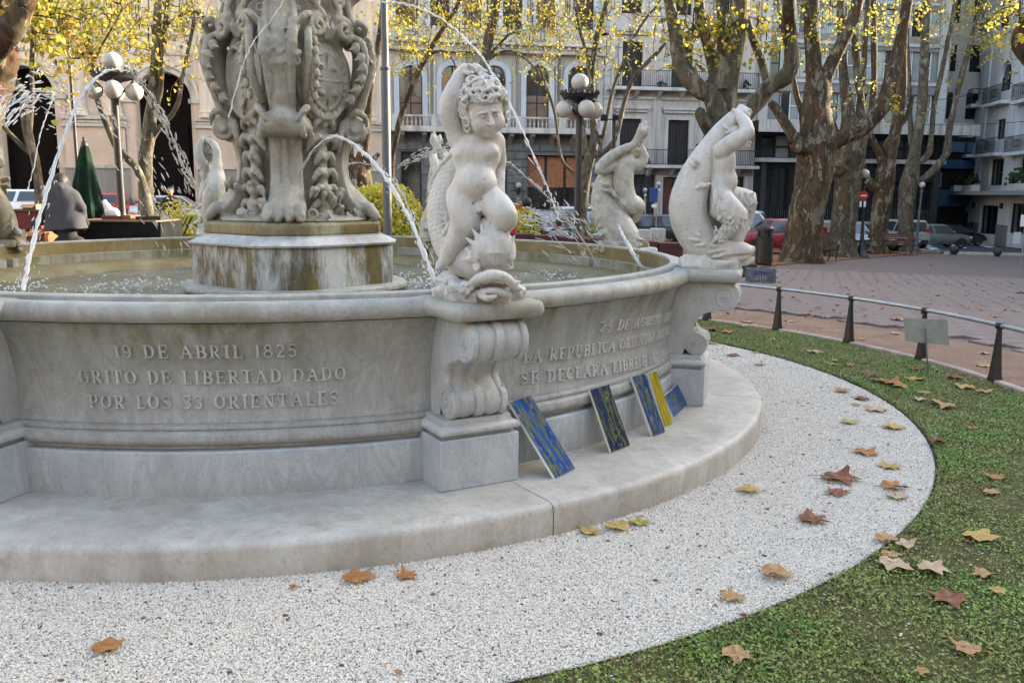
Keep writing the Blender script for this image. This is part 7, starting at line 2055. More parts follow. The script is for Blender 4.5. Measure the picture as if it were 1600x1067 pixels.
LV = [
 (557, 902, 56, 'orange', 'large orange brown leaf on the gravel against the step, beside a smaller one', .6),
 (636, 902, 38, 'orange', 'smaller orange leaf on the gravel close under the curving step', .7),
 (166, 1010, 54, 'orange', 'lone orange brown curled leaf on the gravel in the near corner', .8),
 (460, 922, 17, 'orange', 'tiny curled orange scrap of leaf on the gravel below the step', 1.2),
 (623, 1056, 14, 'orange', 'tiny orange leaf scrap at the very bottom of the gravel', 1.0),
 (922, 832, 38, 'yellow', 'tan leaf first in the line of three along the step foot', .7),
 (966, 824, 44, 'yellow', 'broad yellow tan leaf in the middle of three along the step foot', .6),
 (999, 817, 36, 'olive', 'olive green leaf last in the line of three along the step foot', .7),
 (1172, 768, 36, 'yellow', 'small yellow leaf alone on the gravel between step and lawn', .6),
 (1307, 745, 62, 'red', 'long red brown leaf lying on the gravel', .7),
 (1309, 770, 38, 'red', 'dark red leaf with sharp points just below the long red brown one', .5),
 (1393, 762, 40, 'orange', 'brown crumpled leaf at the gravel edge overlapping a paler one', .8),
 (1400, 776, 36, 'pale', 'pale rolled leaf under the brown crumpled one at the gravel edge', 1.0),
 (1390, 729, 36, 'yellow', 'flat yellow leaf close to the gravel edge', .4),
 (1267, 812, 50, 'red', 'star shaped rust brown leaf in the middle of the gravel', .6),
 (1382, 845, 38, 'tan', 'tan leaf on the gravel touching the steel edging', .6),
 (1210, 897, 54, 'tan', 'wide tan leaf on open gravel, folded along its middle', .8),
 (1142, 935, 42, 'tan', 'crumpled tan brown leaf on the gravel near the lawn', 1.0),
 (1350, 706, 42, 'orange', 'orange tan leaf higher up on the gravel', .6),
 (1326, 660, 30, 'olive', 'thin yellow green leaf lying flat on the gravel', .3),
 (1393, 668, 34, 'yellow', 'yellow tan leaf on the gravel beside the edging curve', .4),
 (1316, 611, 27, 'tan', 'tan leaf on the upper gravel above a pinkish one', .5),
 (1346, 623, 27, 'red', 'pinkish brown leaf on the upper gravel', .7),
 (1337, 634, 14, 'tan', 'little tan leaf tucked below the pinkish brown leaf', .7),
 (1368, 640, 36, 'pale', 'pale leaf lying flat across the upper gravel', .3),
 (1187, 571, 16, 'tan', 'small tan leaf where the gravel narrows', .7),
 (1144, 556, 20, 'red', 'small red brown leaf on the gravel behind the far console', .7),
 (1179, 552, 12, 'tan', 'very small tan leaf at the upper gravel edge', .7),
 (1112, 537, 18, 'tan', 'tan leaf beside the far console on the gravel tip', .7),
 (1396, 885, 58, 'pale', 'big faded leaf half on gravel, half on grass', .7),
 (1412, 858, 36, 'pale', 'faded leaf on the lawn edge above the big faded one', .7),
 (1388, 872, 32, 'tan', 'brown leaf overlapping the big faded one', .8),
 (1528, 843, 54, 'yellow', 'large golden leaf on the grass', .5),
 (1453, 894, 54, 'pale', 'pale five pointed leaf on the grass', .5),
 (1537, 903, 38, 'tan', 'tan folded leaf on the grass between the pale and yellow ones', 1.0),
 (1482, 938, 64, 'red', 'large dark red leaf on the grass', .5),
 (1557, 930, 32, 'yellow', 'small yellow leaf on the grass near the picture edge', .5),
 (1512, 1020, 50, 'tan', 'tan leaf on the grass at the bottom near the picture edge', .6),
 (1149, 1027, 58, 'tan', 'large orange tan leaf on the grass just below the gravel', .6),
 (1441, 1058, 26, 'tan', 'leaf cut off by the bottom edge on the grass', .6),
 (1555, 750, 30, 'orange', 'orange leaf on the grass above a tan one', .6),
 (1547, 774, 26, 'tan', 'tan leaf on the grass beneath the orange one', .7),
 (1465, 696, 28, 'red', 'curled reddish brown leaf on the grass', 1.2),
 (1478, 637, 34, 'tan', 'tan leaf on the grass below the sign stake', .8),
 (1460, 632, 22, 'olive', 'olive leaf pressed beside the tan leaf under the sign', .7),
 (1520, 673, 18, 'orange', 'small orange leaf on the lawn near the fence', .7),
 (1392, 600, 40, 'orange', 'rust leaf in the pile of leaves on the lawn', .8),
 (1374, 596, 32, 'red', 'dark leaf at the back of the pile on the lawn', .9),
 (1362, 590, 24, 'red', 'dark curled leaf just off the pile on the lawn', 1.0),
 (1405, 606, 30, 'tan', 'tan leaf at the front of the pile on the lawn', .7),
 (1384, 602, 18, 'olive', 'yellow green leaf in the middle of the pile on the lawn', .6),
 (1438, 627, 22, 'pale', 'pale leaf flat on the lawn in front of the pile', .4),
 (1425, 594, 30, 'olive', 'yellow olive leaf on the lawn beside the stake', .5),
 (1440, 616, 22, 'tan', 'short tan leaf on the lawn behind the olive one', .6),
 (1430, 579, 26, 'red', 'brown leaf on the lawn behind the stake', .8),
 (1300, 573, 18, 'tan', 'tan leaf alone on the narrow part of the lawn', .8),
 (1326, 573, 18, 'orange', 'orange brown leaf beside the tan leaf on the narrow lawn', .8),
 (1305, 567, 14, 'olive', 'tiny olive leaf behind the pair on the narrow lawn', .8),
 (1276, 552, 24, 'pale', 'pale long leaf on the narrow lawn by the fence', .4),
 (1350, 570, 14, 'red', 'small red leaf under the fence post', .8),
 (1222, 542, 10, 'orange', 'tiny orange leaf on the narrow lawn', .8),
 (1210, 533, 14, 'tan', 'tan leaf at the foot of the fence post', .8),
 (1160, 512, 16, 'tan', 'tan leaf on the lawn tip', .8),
 (1110, 516, 30, 'red', 'heap of dark red leaf on the lawn tip beside the console', 1.0),
 (1135, 521, 22, 'orange', 'orange leaf next to the dark red heap', .8),
 (1505, 606, 34, 'yellow', 'yellow leaf lying along the kerb by the fence', .5),
 (1535, 614, 26, 'tan', 'tan leaf farther along the kerb', .6),
 (1490, 592, 26, 'red', 'brown leaf behind the yellow one on the kerb', .7),
 (1508, 581, 18, 'orange', 'orange leaf on the dirt path just outside the fence', .7),
 (1160, 503, 12, 'red', 'small red leaf on the dirt path', .8), (1170, 503, 18, 'yellow', 'pale yellow leaf on the dirt path', .5),
 (1234, 501, 16, 'pale', 'pale leaf on the dirt path between two posts', .5), (1402, 498, 24, 'tan', 'tan leaf on the dirt path behind the rail', .6),
 (1535, 570, 24, 'yellow', 'yellow leaf on the dirt path behind the rail', .4), (1538, 551, 18, 'pale', 'pale leaf farther back on the dirt path', .4),
 (1400, 521, 16, 'pale', 'pale leaf on the dirt path near the sign', .5), (1327, 505, 12, 'tan', 'tan leaf on the dirt path between distant posts', .5),
 (1280, 513, 10, 'orange', 'orange leaf on the dirt path', .5), (1345, 530, 12, 'yellow', 'yellowish leaf just inside the kerb', .5), (1430, 560, 16, 'orange', 'orange leaf leaning on the kerb', .8),
 (1595, 458, 16, 'red', 'dark curled leaf on the paving at the picture edge', 1.2), (1535, 484, 14, 'orange', 'rust leaf on the paving', .8), (1552, 494, 18, 'tan', 'tan leaf on the paving behind the rail', .5),
]
for i, (x, y, w, kd_, lb, cv) in enumerate(LV): fallen(lb, x, y, w, kd_, 200 + i, cv)
g = np.random.default_rng(77)
mb = MB()
for i in range(520):     # leaf litter on the paving and red soil: uncountable scraps
 x = g.uniform(1110, 1640); y = g.uniform(396, 500) if g.random() < .8 else g.uniform(388, 410)
 p = ground(x, y); s = g.uniform(.02, .06)
 r = math.hypot(p[0] - FC[0], p[1] - FC[1])
 if r < 6.0: continue
 a = g.uniform(0, 6.28); c, d = math.cos(a), math.sin(a)
 z = p[2] + .022
 mb.add([(p[0] + c * s, p[1] + d * s, z), (p[0] - d * s * .6, p[1] + c * s * .6, z + s * .5), (p[0] - c * s * .8, p[1] - d * s * .8, z + .004), (p[0] + d * s * .7, p[1] - c * s * .7, z + s * .3)], [[0, 1, 2], [0, 2, 3]])
tag(mb.build('leaf_litter', DRY['tan'], smooth=False), kind='stuff')
mb = MB(); g = np.random.default_rng(78)
for i in range(500):
 a = g.uniform(R_(-125), R_(60)); r = math.sqrt(g.uniform(3.62 ** 2, 5.8 ** 2)); s = g.uniform(.003, .010)
 z = .012 if r < 4.65 else .03
 mb.sphere((r * math.cos(a), r * math.sin(a), z), (s * 1.5, s, s * .6), 6, 4)
tag(mb.build('brown_crumbs', DRY['red'], loc=(FC[0], FC[1], 0)), kind='stuff')
# ------------------------------------------------------------------ lamps, poles, signs
def v2(x, y, Y, b=None):
 q = at_Y(x, y, Y); return q - (b if b is not None else 0)
def five_lamp(px, ytop, Y, label, rg):
 b = on_ground(px, Y); k = Y / FOCAL
 ztop = at_Y(px, ytop, Y)[2] - b[2]
 R = rg * k
 root = thing('street_lamp', label, 'street lamp', b, R_(20), 'five globe street lamps')
 zc = ztop - R * 2.15
 mb = MB(); mb.lathe([(.0, 0), (.26, 0), (.26, .12), (.20, .18), (.17, .55), (.13, .62), (.12, 1.0), (.085, 1.08), (.075, 1.2), (.068, zc - .35), (.085, zc - .33), (.068, zc - .28), (.068, zc - .1), (.0, zc - .1)], 14); mb.build('post', IRON, root)
 mb = MB(); mb.lathe([(.07, zc - .22), (.16, zc - .16), (.36, zc - .10), (.39, zc - .03), (.36, zc - .01), (.13, zc + .02), (.09, zc + .12), (.13, zc + .17), (.0, zc + .18)], 20)
 for i in range(20):
  a = 2 * PI * i / 20; mb.sphere((.385 * math.cos(a), .385 * math.sin(a), zc + .01), (.035, .035, .05), 6, 4)
 mb.build('crown_plate', IRON, root)
 for i in range(4):
  a = i * PI / 2; x, y = .345 * math.cos(a), .345 * math.sin(a)
  mb = MB(); mb.tube([(.06 * math.cos(a), .06 * math.sin(a), zc - .45), (.2 * math.cos(a), .2 * math.sin(a), zc - .28), (x, y, zc - .13), (x, y, zc - .18)], .022, 6); mb.build('arm', IRON, root)
  g_ = MB().sphere((x, y, zc - .17 - R * .92), R * .95, 20, 14); g_.build('globe', GLOBE, root, angle=80)
 MB().sphere((0, 0, ztop - R), R, 24, 16).build('globe', GLOBE, root, angle=80)
five_lamp(900, 115, 19.0, 'black street lamp with five opal globes before the balustraded building', 13.4)
five_lamp(195, 82, 17.0, 'black street lamp with five opal globes beside the closed green parasol', 14.0)
def single_lamp(px, py, x0, y0, label, rg, Yo=None, color=IRON):
 b = ground(x0, y0) if Yo is None else on_ground(x0, Yo)
 Y = b[1]; top = at_Y(px, py, Y) - b; R = rg * Y / FOCAL
 root = thing('globe_lamp', label, 'street lamp', b, 0, None)
 h = top[2]
 mb = MB(); mb.lathe([(.0, 0), (.30, 0), (.28, .10), (.18, .2), (.12, .55), (.085, .7), (.06, 1.2), (.05, h - R - .25), (.09, h - R - .2), (.05, h - R - .1), (.10, h - R * .8), (.0, h - R * .8)], 12)
 V = np.array(mb.v); V[:, 0] += top[0] * (V[:, 2] / h); mb.v = [tuple(q) for q in V]
 mb.build('post', color, root); MB().sphere((top[0], 0, h), R, 18, 12).build('globe', GLOBE, root, angle=80)
 return root, b, Y
lr, lb, LY = single_lamp(1351, 272, 1346, 402, 'black globe lamp post carrying a round red sign before the third plane tree', 7.2)
c = at_Y(1348, 306, LY) - lb
def disc(name, c, r, th, mat, parent, n=20):
 mb = MB(); mb.layers([[(c[0] + r * math.cos(a), c[1] + y, c[2] + r * math.sin(a)) for a in np.linspace(0, 2 * PI, n + 1)[:-1]] for y in (-th, th)]); return mb.build(name, mat, parent, smooth=False)
RED = plain('red_sign_enamel', (.42, .02, .02), .4); SIGNBLUE = plain('blue_sign_enamel', (.015, .06, .2), .4); WHITE = plain('white_enamel', (.7, .7, .7), .4)
disc('red_disc', c + np.array([-.02, -.13, 0]), 7.2 * LY / FOCAL, .012, RED, lr)
mb = MB(); mb.box(c + np.array([-.02, -.147, 0]), (4.6 * LY / FOCAL, .004, 1.0 * LY / FOCAL)); mb.build('red_disc_bar', WHITE, lr, smooth=False)
for dx in (-.055, .055):
 q = at_Y(1346 + dx * 60, 319, LY) - lb; mb = MB(); mb.box(q + np.array([0, -.13, 0]), (1.7 * LY / FOCAL, .01, 4.5 * LY / FOCAL)); mb.build('notice_plate', WHITE, lr, smooth=False)
single_lamp(1441, 289, 1430, 394, 'slim lamp post with a small globe beside the fourth plane tree', 4.5, None, POLEGREY)
single_lamp(1029, 288, 1027, 370, 'thin grey lamp post with a white globe beside the blue sign', 3.4, 40.0, GALV)
single_lamp(1008, 297, 1006, 372, 'small globe lamp standing before the dark shop window', 3.2, 48.0, GALV)
def road_sign(label, x, y0, y1, Y, plates):
 b = on_ground(x, Y); root = thing('road_sign', label, 'sign', b)
 top = at_Y(x, y0, Y) - b
 mb = MB(); mb.tube([(0, 0, -.1), (0, 0, top[2])], .03, 8); mb.build('pole', GALV, root)
 for px, py, w, h, m in plates:
  q = at_Y(px, py, Y) - b; mb = MB(); mb.box(q + np.array([0, -.05, 0]), (w * Y / FOCAL, .012, h * Y / FOCAL)); mb.build('plate', m, root, bevel=.02, smooth=False)
road_sign('dark blue square sign on a pole by the brown street door', 1022, 290, 370, 39.0, [(1021, 305, 6.5, 11, SIGNBLUE), (1022, 322, 4, 2.5, WHITE)])
road_sign('small blue and white parking sign behind the stout plane tree', 1269, 303, 380, 42.0, [(1269, 309, 2.8, 4.5, SIGNBLUE), (1269, 320, 2.2, 5, WHITE)])
road_sign('thin post with a white notice and litter box at the road edge', 1594, 325, 392, 34.0, [(1597, 345, 3.5, 9, WHITE), (1588, 372, 6, 9, plain('pale_litter_box', (.42, .44, .42), .6))])
b = on_ground(606, 12.2); tp = at_Y(600, -120, 12.2) - b; mid = at_Y(604, 108, 12.2) - b
pol = thing('steel_pole', 'tall smooth grey steel pole between the column and the nearest boy', 'pole', b)
mb = MB(); mb.lathe([(.0, 0), (.16, 0), (.16, .03), (.062, .035), (.060, mid[2]), (.050, mid[2] + .03), (.046, tp[2]), (.0, tp[2])], 16); mb.build('shaft', POLEGREY, pol)
mb = MB(); mb.lathe([(.061, mid[2] - .02), (.067, mid[2] - .01), (.067, mid[2] + .015), (.052, mid[2] + .035)], 16); mb.build('collar', POLEGREY, pol)
def flood_pole(px, ytop, Y, label, heads, rad=.05):
 b = on_ground(px, Y); top = at_Y(px, ytop, Y) - b; root = thing('floodlight_pole', label, 'floodlight', b)
 mb = MB(); mb.tube([(0, 0, 0), (0, 0, top[2])], rad, 8); mb.build('pole', IRON, root)
 for x, y, w, h in heads:
  q = at_Y(x, y, Y) - b; s_ = Y / FOCAL
  mb = MB(); mb.layers([[(q[0] - w * s_, q[1] - .18, q[2] - h * s_), (q[0] + w * s_, q[1] - .18, q[2] - h * s_), (q[0] + w * s_, q[1] - .22, q[2] + h * s_ * .6), (q[0] - w * s_, q[1] - .22, q[2] + h * s_ * .6)], [(q[0] - w * s_ * .7, q[1] + .12, q[2] - h * s_ * .5), (q[0] + w * s_ * .7, q[1] + .12, q[2] - h * s_ * .5), (q[0] + w * s_ * .7, q[1] + .1, q[2] + h * s_), (q[0] - w * s_ * .7, q[1] + .1, q[2] + h * s_)]]); mb.build('floodlight', IRON, root, bevel=.01, smooth=False)
  mb = MB(); mb.tube([(0, 0, q[2] - .05), (q[0], q[1], q[2] - .05)], .02, 6); mb.build('bracket', IRON, root)
flood_pole(953, 178, 26, 'black pole with two floodlights behind the five globe lamp', [(943, 184, 5.5, 6), (961, 184, 4.5, 5)])
flood_pole(131, 40, 20, 'thin dark pole with two floodlights above the green parasol', [(122, 62, 8, 6), (133, 88, 6, 6)], .04)
b = on_ground(957, 36); root = thing('cobra_lamp', 'old curved street light on a slim pole before the pink house', 'street lamp', b)
P = [at_Y(x, y, 36) - b for x, y in ((956, 240), (957, 130), (958, 80), (956, 60), (950, 53), (944, 52))]; P[0][2] = 0
mb = MB(); mb.tube(spline(P, 4), .055, 7); mb.build('pole', GALV, root); mb = MB(); mb.sphere(P[-1] + np.array([-.05, 0, -.02]), (.26, .14, .09), 10, 6); mb.build('lamp_head', IRON, root)
WIREM = plain('black_cable', (.01, .01, .01), .6)
for i, (a, b_, lb_) in enumerate((((1330, 166, 52), (1640, 122, 52), 'upper sagging cable strung across the white building'), ((1330, 186, 54), (1640, 186, 54), 'lower level cable strung across the white building'))):
 A, B = at_Y(*a), at_Y(*b_); o = A.copy()
 P = [A + (B - A) * t - np.array([0, 0, .35 * 4 * t * (1 - t)]) - o for t in np.linspace(0, 1, 16)]
 mb = MB(); mb.tube(P, .018, 5); tag(mb.build('overhead_cable', WIREM, loc=o), lb_, 'cable', 'cables over the road')
# ------------------------------------------------------------------ bin, crates, bollards, benches
b = ground(1193, 414); k = b[1] / FOCAL
root = thing('litter_bin', 'black cylindrical litter bin with a domed hood by the stout plane tree', 'bin', b)
H_ = at_Y(1193, 352, b[1])[2] - b[2]; r = 13.2 * k
mb = MB(); mb.lathe([(0, 0), (r * .9, 0), (r * .92, .04), (r, .06), (r, H_ * .66), (r * 1.05, H_ * .67), (r * 1.05, H_ * .71), (r * .97, H_ * .72), (0, H_ * .72)], 20); mb.build('body', IRON, root)
mb = MB(); mb.lathe([(0, H_ * .725), (r * .8, H_ * .725), (r * .8, H_ * .86), (r * 1.02, H_ * .865), (r * 1.02, H_ * .92), (r * .85, H_ * .97), (r * .4, H_), (0, H_ * 1.005)], 20); mb.build('hood', IRON, root)
for i in range(4):
 a = i * PI / 2 + .4; mb = MB(); mb.box((r * .95 * math.cos(a), r * .95 * math.sin(a), H_ * .79), (.025, .025, H_ * .08)); mb.build('strut', IRON, root, smooth=False)
def crate(label, x0, x1, y0, y1, mat, rz, full=()):
 b = ground((x0 + x1) / 2, y1); k = b[1] / FOCAL
 w, h, d = (x1 - x0) * k / 2, (y1 - y0) * k, (x1 - x0) * k * .36
 root = thing('plastic_crate', label, 'crate', b, rz)
 def side(nm, cx, cy, hw, along):
  mb = MB()
  ex = np.array([1, 0, 0]) if along else np.array([0, 1, 0])
  def bar(u0, u1, z0, z1):
   lo = np.array([cx, cy, z0]) + ex * u0; hi = np.array([cx, cy, z1]) + ex * u1
   t = (np.array([0, 1, 0]) if along else np.array([1, 0, 0])) * .009
   mb.span(lo - t, hi + t)
  bar(-hw, hw, h * .86, h); bar(-hw, hw, 0.005, h * .12); bar(-hw, hw, h * .48, h * .54)
  n = 9
  for i in range(n + 1):
   u = -hw + 2 * hw * i / n; wd = .02 if i in (0, n) else .008; bar(max(-hw, u - wd), min(hw, u + wd), .01, h - .01)
  mb.build(nm, mat, root, smooth=False)
 side('front_panel', 0, -d, w, True); side('back_panel', 0, d, w, True); side('side_panel', -w, 0, d, False); side('side_panel', w, 0, d, False)
 mb = MB(); mb.span((-w, -d, .005), (w, d, .02)); mb.build('base', mat, root, smooth=False)
 return root, b, w, h, d
cr, cb, cwid, chh, cd = crate('grey slatted plastic crate on the paving holding sticks and cloths', 1169, 1207, 419, 442, plain('grey_crate', (.14, .16, .19), .5), R_(4))
crate('dark green crate tucked behind the grey crate', 1158, 1180, 414, 434, plain('green_crate', (.02, .06, .045), .5), R_(-3))
g = np.random.default_rng(8)
st_cols = [plain('red_handle', (.35, .03, .03), .4), plain('blue_cloth', (.03, .10, .30), .8), plain('wood_handle', (.28, .16, .08), .6)]
for i in range(3):
 root = thing('painting_tool', ('bundle of red handled brushes lying in the grey crate', 'crumpled blue cloth lying in the grey crate', 'bundle of wooden sticks lying in the grey crate')[i], 'tools', cb + np.array([-.1 + .1 * i, 0, chh * .75]))
 mb = MB()
 if i == 1:
  for q in range(14): mb.sphere(g.normal(0, .05, 3) * (1.6, .8, .5), (g.uniform(.04, .08), g.uniform(.03, .06), .03), 7, 5)
 else:
  for q in range(6): o = g.normal(0, .05, 3); d_ = np.array([g.uniform(.15, .3), g.normal(0, .05), g.uniform(.02, .14)]); mb.tube([o - d_ * .5, o + d_ * .6], [.009, .006], 5)
 mb.build('bundle', st_cols[i], root)
for x, y, r_, lb_ in ((1491, 397.2, 6.6, 'dark stone ball bollard nearer the tree row'), (1558, 400.3, 6.4, 'dark stone ball bollard farther along the pale kerb')):
 b = ground(x, y); R = r_ * b[1] / FOCAL
 root = thing('ball_bollard', lb_, 'bollard', b, 0, 'ball bollards')
 MB().sphere((0, 0, R * 1.0), R, 20, 14).build('ball', plain('dark_stone', (.03, .028, .032), .6, .4, var=.3), root, angle=80)
 mb = MB(); mb.lathe([(0, -.05), (R * .55, -.05), (R * .5, .07), (0, .07)], 14); mb.build('foot', plain('dark_stone', (.03, .028, .032)), root)
WOOD = plain('brown_bench_wood', (.10, .045, .025), .6, var=.3)
def bench(label, x, y, rz, w=1.7):
 b = ground(x, y); root = thing('park_bench', label, 'bench', b, rz, 'slatted park benches')
 for i in range(6):
  mb = MB(); t = i / 5; mb.box((0, -.22 + .44 * t, .44 + .02 * math.cos(t * 3)), (w / 2, .034, .016)); mb.build('seat_slat', WOOD, root, smooth=False)
 for i in range(5):
  mb = MB(); t = i / 4; mb.box((0, .27 + .10 * t, .52 + .40 * t), (w / 2, .014, .036), np.array([[1, 0, 0], [0, 1, .2], [0, -.2, 1]])); mb.build('back_slat', WOOD, root, smooth=False)
 for sx in (-1, 1):
  mb = MB(); X = sx * (w / 2 - .12)
  mb.tube(spline([(X, -.27, 0), (X, -.20, .15), (X, -.26, .32), (X, -.22, .42), (X, .22, .42), (X, .30, .6), (X, .38, .95)], 4), .022, 6)
  mb.tube(spline([(X, .34, 0), (X, .22, .2), (X, .24, .42)], 4), .022, 6); mb.tube(spline([(X, -.24, .42), (X, -.26, .62), (X, -.1, .66), (X, .28, .62)], 4), .018, 6)
  mb.tube(spline([(X, -.2, .12), (X, 0, .26), (X, .24, .14)], 4), .014, 6); mb.build('iron_end', IRON, root)
bench('slatted bench between the stout and the knotted plane trees', 1272, 409, R_(12))
bench('slatted bench with its back turned, just behind the first bench', 1262, 399, R_(190), 1.5)
bench('slatted bench at the foot of the fourth plane tree', 1408, 398, R_(8), 1.6)
b = ground(1382, 390); 
# ------------------------------------------------------------------ parked cars
CARMATS = {}
def paint(name, col, metal=.3):
 if name not in CARMATS:
  m = Mat(name, .32, .5); m.set('Base Color', col); m.set('Metallic', metal); m.set('Coat Weight', .6); m.set('Coat Roughness', .08); CARMATS[name] = m.m
 return CARMATS[name]
TYRE = plain('tyre_rubber', (.012, .012, .012), .8); RIMM = plain('wheel_rim', (.35, .36, .37), .35, metal=.7); LAMPG = plain('headlamp_glass', (.55, .57, .6), .1, .8, var=.05); TAIL = plain('tail_lamp', (.35, .015, .015), .2, .6); TRIM = plain('car_trim', (.02, .02, .022), .5); CARGL = plain('car_glass', (.025, .032, .04), .05, .9, var=.1)
def car(label, x, Y, rz, col, body='hatch', L=4.0, Wd=1.68, Hh=1.43):
 """rz 0: nose toward +X"""
 b = on_ground(x, Y); b[2] += .02
 root = thing('parked_car', label, 'car', b, rz, 'cars parked along the street')
 h2 = L / 2
 # side profile stations: x, sill z, shoulder z, half width
 if body == 'van': prof = [(-h2, .40, .95, .78), (-h2 + .1, .30, 1.02, .82), (-.3, .26, 1.02, .84), (h2 - .9, .26, 1.0, .84), (h2 - .25, .28, .92, .80), (h2, .38, .70, .68)]; roof = [(-h2 + .12, -h2 + .02), (h2 - 1.35, h2 - .72)]
 elif body == 'sedan': prof = [(-h2, .42, .80, .70), (-h2 + .12, .32, .94, .79), (-h2 + .8, .26, .97, .83), (.2, .24, .92, .84), (h2 - 1.0, .25, .88, .83), (h2 - .2, .30, .74, .76), (h2, .40, .60, .64)]; roof = [(-h2 + 1.15, -h2 + .62), (.25, h2 - 1.12)]
 else: prof = [(-h2, .42, .86, .72), (-h2 + .10, .32, .96, .80), (-.6, .24, .95, .84), (.3, .24, .92, .84), (h2 - .85, .25, .88, .83), (h2 - .2, .30, .76, .76), (h2, .40, .62, .64)]; roof = [(-h2 + .42, -h2 + .08), (.3, h2 - 1.05)]
 s = Wd / 1.68
 L_ = []
 for X, z0, z1, w in prof:
  w *= s; L_.append([(X, -w * .92, z0), (X, -w, z0 + .16), (X, -w, z1 - .16), (X, -w * .90, z1 - .02), (X, -w * .6, z1 + .015), (X, w * .6, z1 + .015), (X, w * .90, z1 - .02), (X, w, z1 - .16), (X, w, z0 + .16), (X, w * .92, z0)])
 mb = MB(); mb.layers(L_); body_o = mb.build('body', col, root, angle=45, bevel=.02)
 # cabin
 (rt, rb), (ft, fb) = roof
 wz = .88
 lowz = lambda X: np.interp(X, [p[0] for p in prof], [p[2] for p in prof])
 w0, w1 = .80 * s, .62 * s
 A = [(rb, -w0, lowz(rb) - .03), (fb, -w0, lowz(fb) - .03), (fb, w0, lowz(fb) - .03), (rb, w0, lowz(rb) - .03)]
 Bt = [(rt, -w1, Hh - .06), (ft, -w1, Hh - .06), (ft, w1, Hh - .06), (rt, w1, Hh - .06)]
 Ct = [(rt + .12, -w1 + .1, Hh), (ft - .18, -w1 + .1, Hh), (ft - .18, w1 - .1, Hh), (rt + .12, w1 - .1, Hh)]
 mb = MB(); mb.layers([A, Bt, Ct]); mb.build('cabin', col, root, angle=30, bevel=.03)
 def pane(nm, a, b_, c, d, m=CARGL, inset=.09, push=.012):
  Q = np.array([a, b_, c, d], float); cen = Q.mean(0); Q = cen + (Q - cen) * (1 - inset)
  n = np.cross(Q[1] - Q[0], Q[3] - Q[0]); n /= np.linalg.norm(n)
  if n @ (cen - np.array([0, 0, .9])) < 0: n = -n
  mb = MB(); mb.layers([list(Q - n * .004), list(Q + n * push)]); return mb.build(nm, m, root, smooth=False)
 pane('windscreen', A[1], A[2], Bt[2], Bt[1], inset=.12); pane('rear_window', A[3], A[0], Bt[0], Bt[3], inset=.14)
 for sy in (0, 1):
  i0, i1 = (0, 1) if sy == 0 else (3, 2)
  a, b_, c, d = [np.array(q) for q in (A[i0], A[i1], Bt[i1], Bt[i0])]
  n = 3 if body == 'van' else 2
  for q in range(n):
   t0, t1 = q / n, (q + 1) / n
   pane('side_window', a + (b_ - a) * t0, a + (b_ - a) * t1, d + (c - d) * t1, d + (c - d) * t0, inset=.13)
 for X in (-h2 + .72, h2 - .78):
  for sy in (-1, 1):
   wh = bpy.data.objects.new('wheel', None); COL.objects.link(wh); wh.parent = root; wh.location = (X, sy * (.845 * s - .10), .30)
   def lat(nm, pr, m):
    mb = MB(); mb.lathe([(r, z) for r, z in pr], 18); mb.xf(np.array([[1, 0, 0], [0, 0, 1], [0, -1, 0]])); mb.build(nm, m, wh)
   lat('tyre', [(.18, -.09), (.28, -.10), (.305, -.07), (.305, .07), (.28, .10), (.18, .09)], TYRE); lat('rim', [(0, -.085 * 1), (.06, -.08), (.17, -.088), (.19, -.07), (.19, .07), (.17, .088), (.06, .08), (0, .085)], RIMM)
  for sy in (-1, 1):
   mb = MB(); yy = sy * (.842 * s)
   mb.layers([[(X + .34 * math.cos(t), yy + o, .30 + .34 * math.sin(t)) for t in np.linspace(-.3, PI + .3, 16)] for o in (-.006, .006)]); mb.build('wheel_arch', TRIM, root, smooth=False)
 zf, zr = prof[-1][2], prof[0][2]
 for sy in (-1, 1):
  mb = MB(); mb.box((h2 - .14, sy * .56 * s, zf + .02), (.10, .14, .065), rotz(-sy * .25)); mb.build('headlight', LAMPG, root, bevel=.03)
  mb = MB(); mb.box((-h2 + .03, sy * .62 * s, zr - .02 + (.15 if body != 'sedan' else 0)), (.06, .11, .12 if body != 'sedan' else .07)); mb.build('taillight', TAIL, root, bevel=.02)
  mb = MB(); mb.box((fb - .28, sy * (w0 + .12), lowz(fb) + .10), (.06, .09, .06)); mb.build('mirror', col, root, bevel=.03)
 mb = MB(); mb.box((h2 - .01, 0, .40), (.05, .66 * s, .09)); mb.build('bumper', TRIM, root, bevel=.03)
 mb = MB(); mb.box((-h2 + .01, 0, .45), (.05, .70 * s, .09)); mb.build('bumper', TRIM, root, bevel=.03)
 mb = MB(); mb.box((h2 - .03, 0, zf - .02), (.06, .32 * s, .05)); mb.build('grille', TRIM, root, bevel=.01)
 for X in (h2 + .045, -h2 - .045): mb = MB(); mb.box((X, 0, .46), (.006, .21, .055)); mb.build('number_plate', WHITE, root, smooth=False)
 return root
AZ = math.atan2(FDIR[1], FDIR[0])
car('small red hatchback seen from behind to one side of the green parasol', 184, 44, R_(100), paint('red_paint', (.42, .02, .02), .0), 'hatch', 3.7)
car('silver sedan parked side on behind the two seated men', 283, 43, AZ + PI * 0, paint('silver_paint', (.42, .44, .47), .5), 'sedan', 4.3)
car('pale car partly hidden behind the red cart', 22, 40, AZ + PI, paint('white_paint', (.62, .63, .64), .1), 'hatch', 3.9)
car('dark blue car parked behind the crooked thin tree', 40, 47, AZ, paint('navy_paint', (.02, .03, .06), .3), 'sedan', 4.3)
car('white car glimpsed beside the carved column', 352, 46, AZ + PI, paint('white_paint', (.62, .63, .64), .1), 'hatch', 3.9)
car('black sedan nearest the dark clothed person', 838, 41, R_(-62), paint('black_paint', (.012, .013, .017), .2), 'sedan', 4.4)
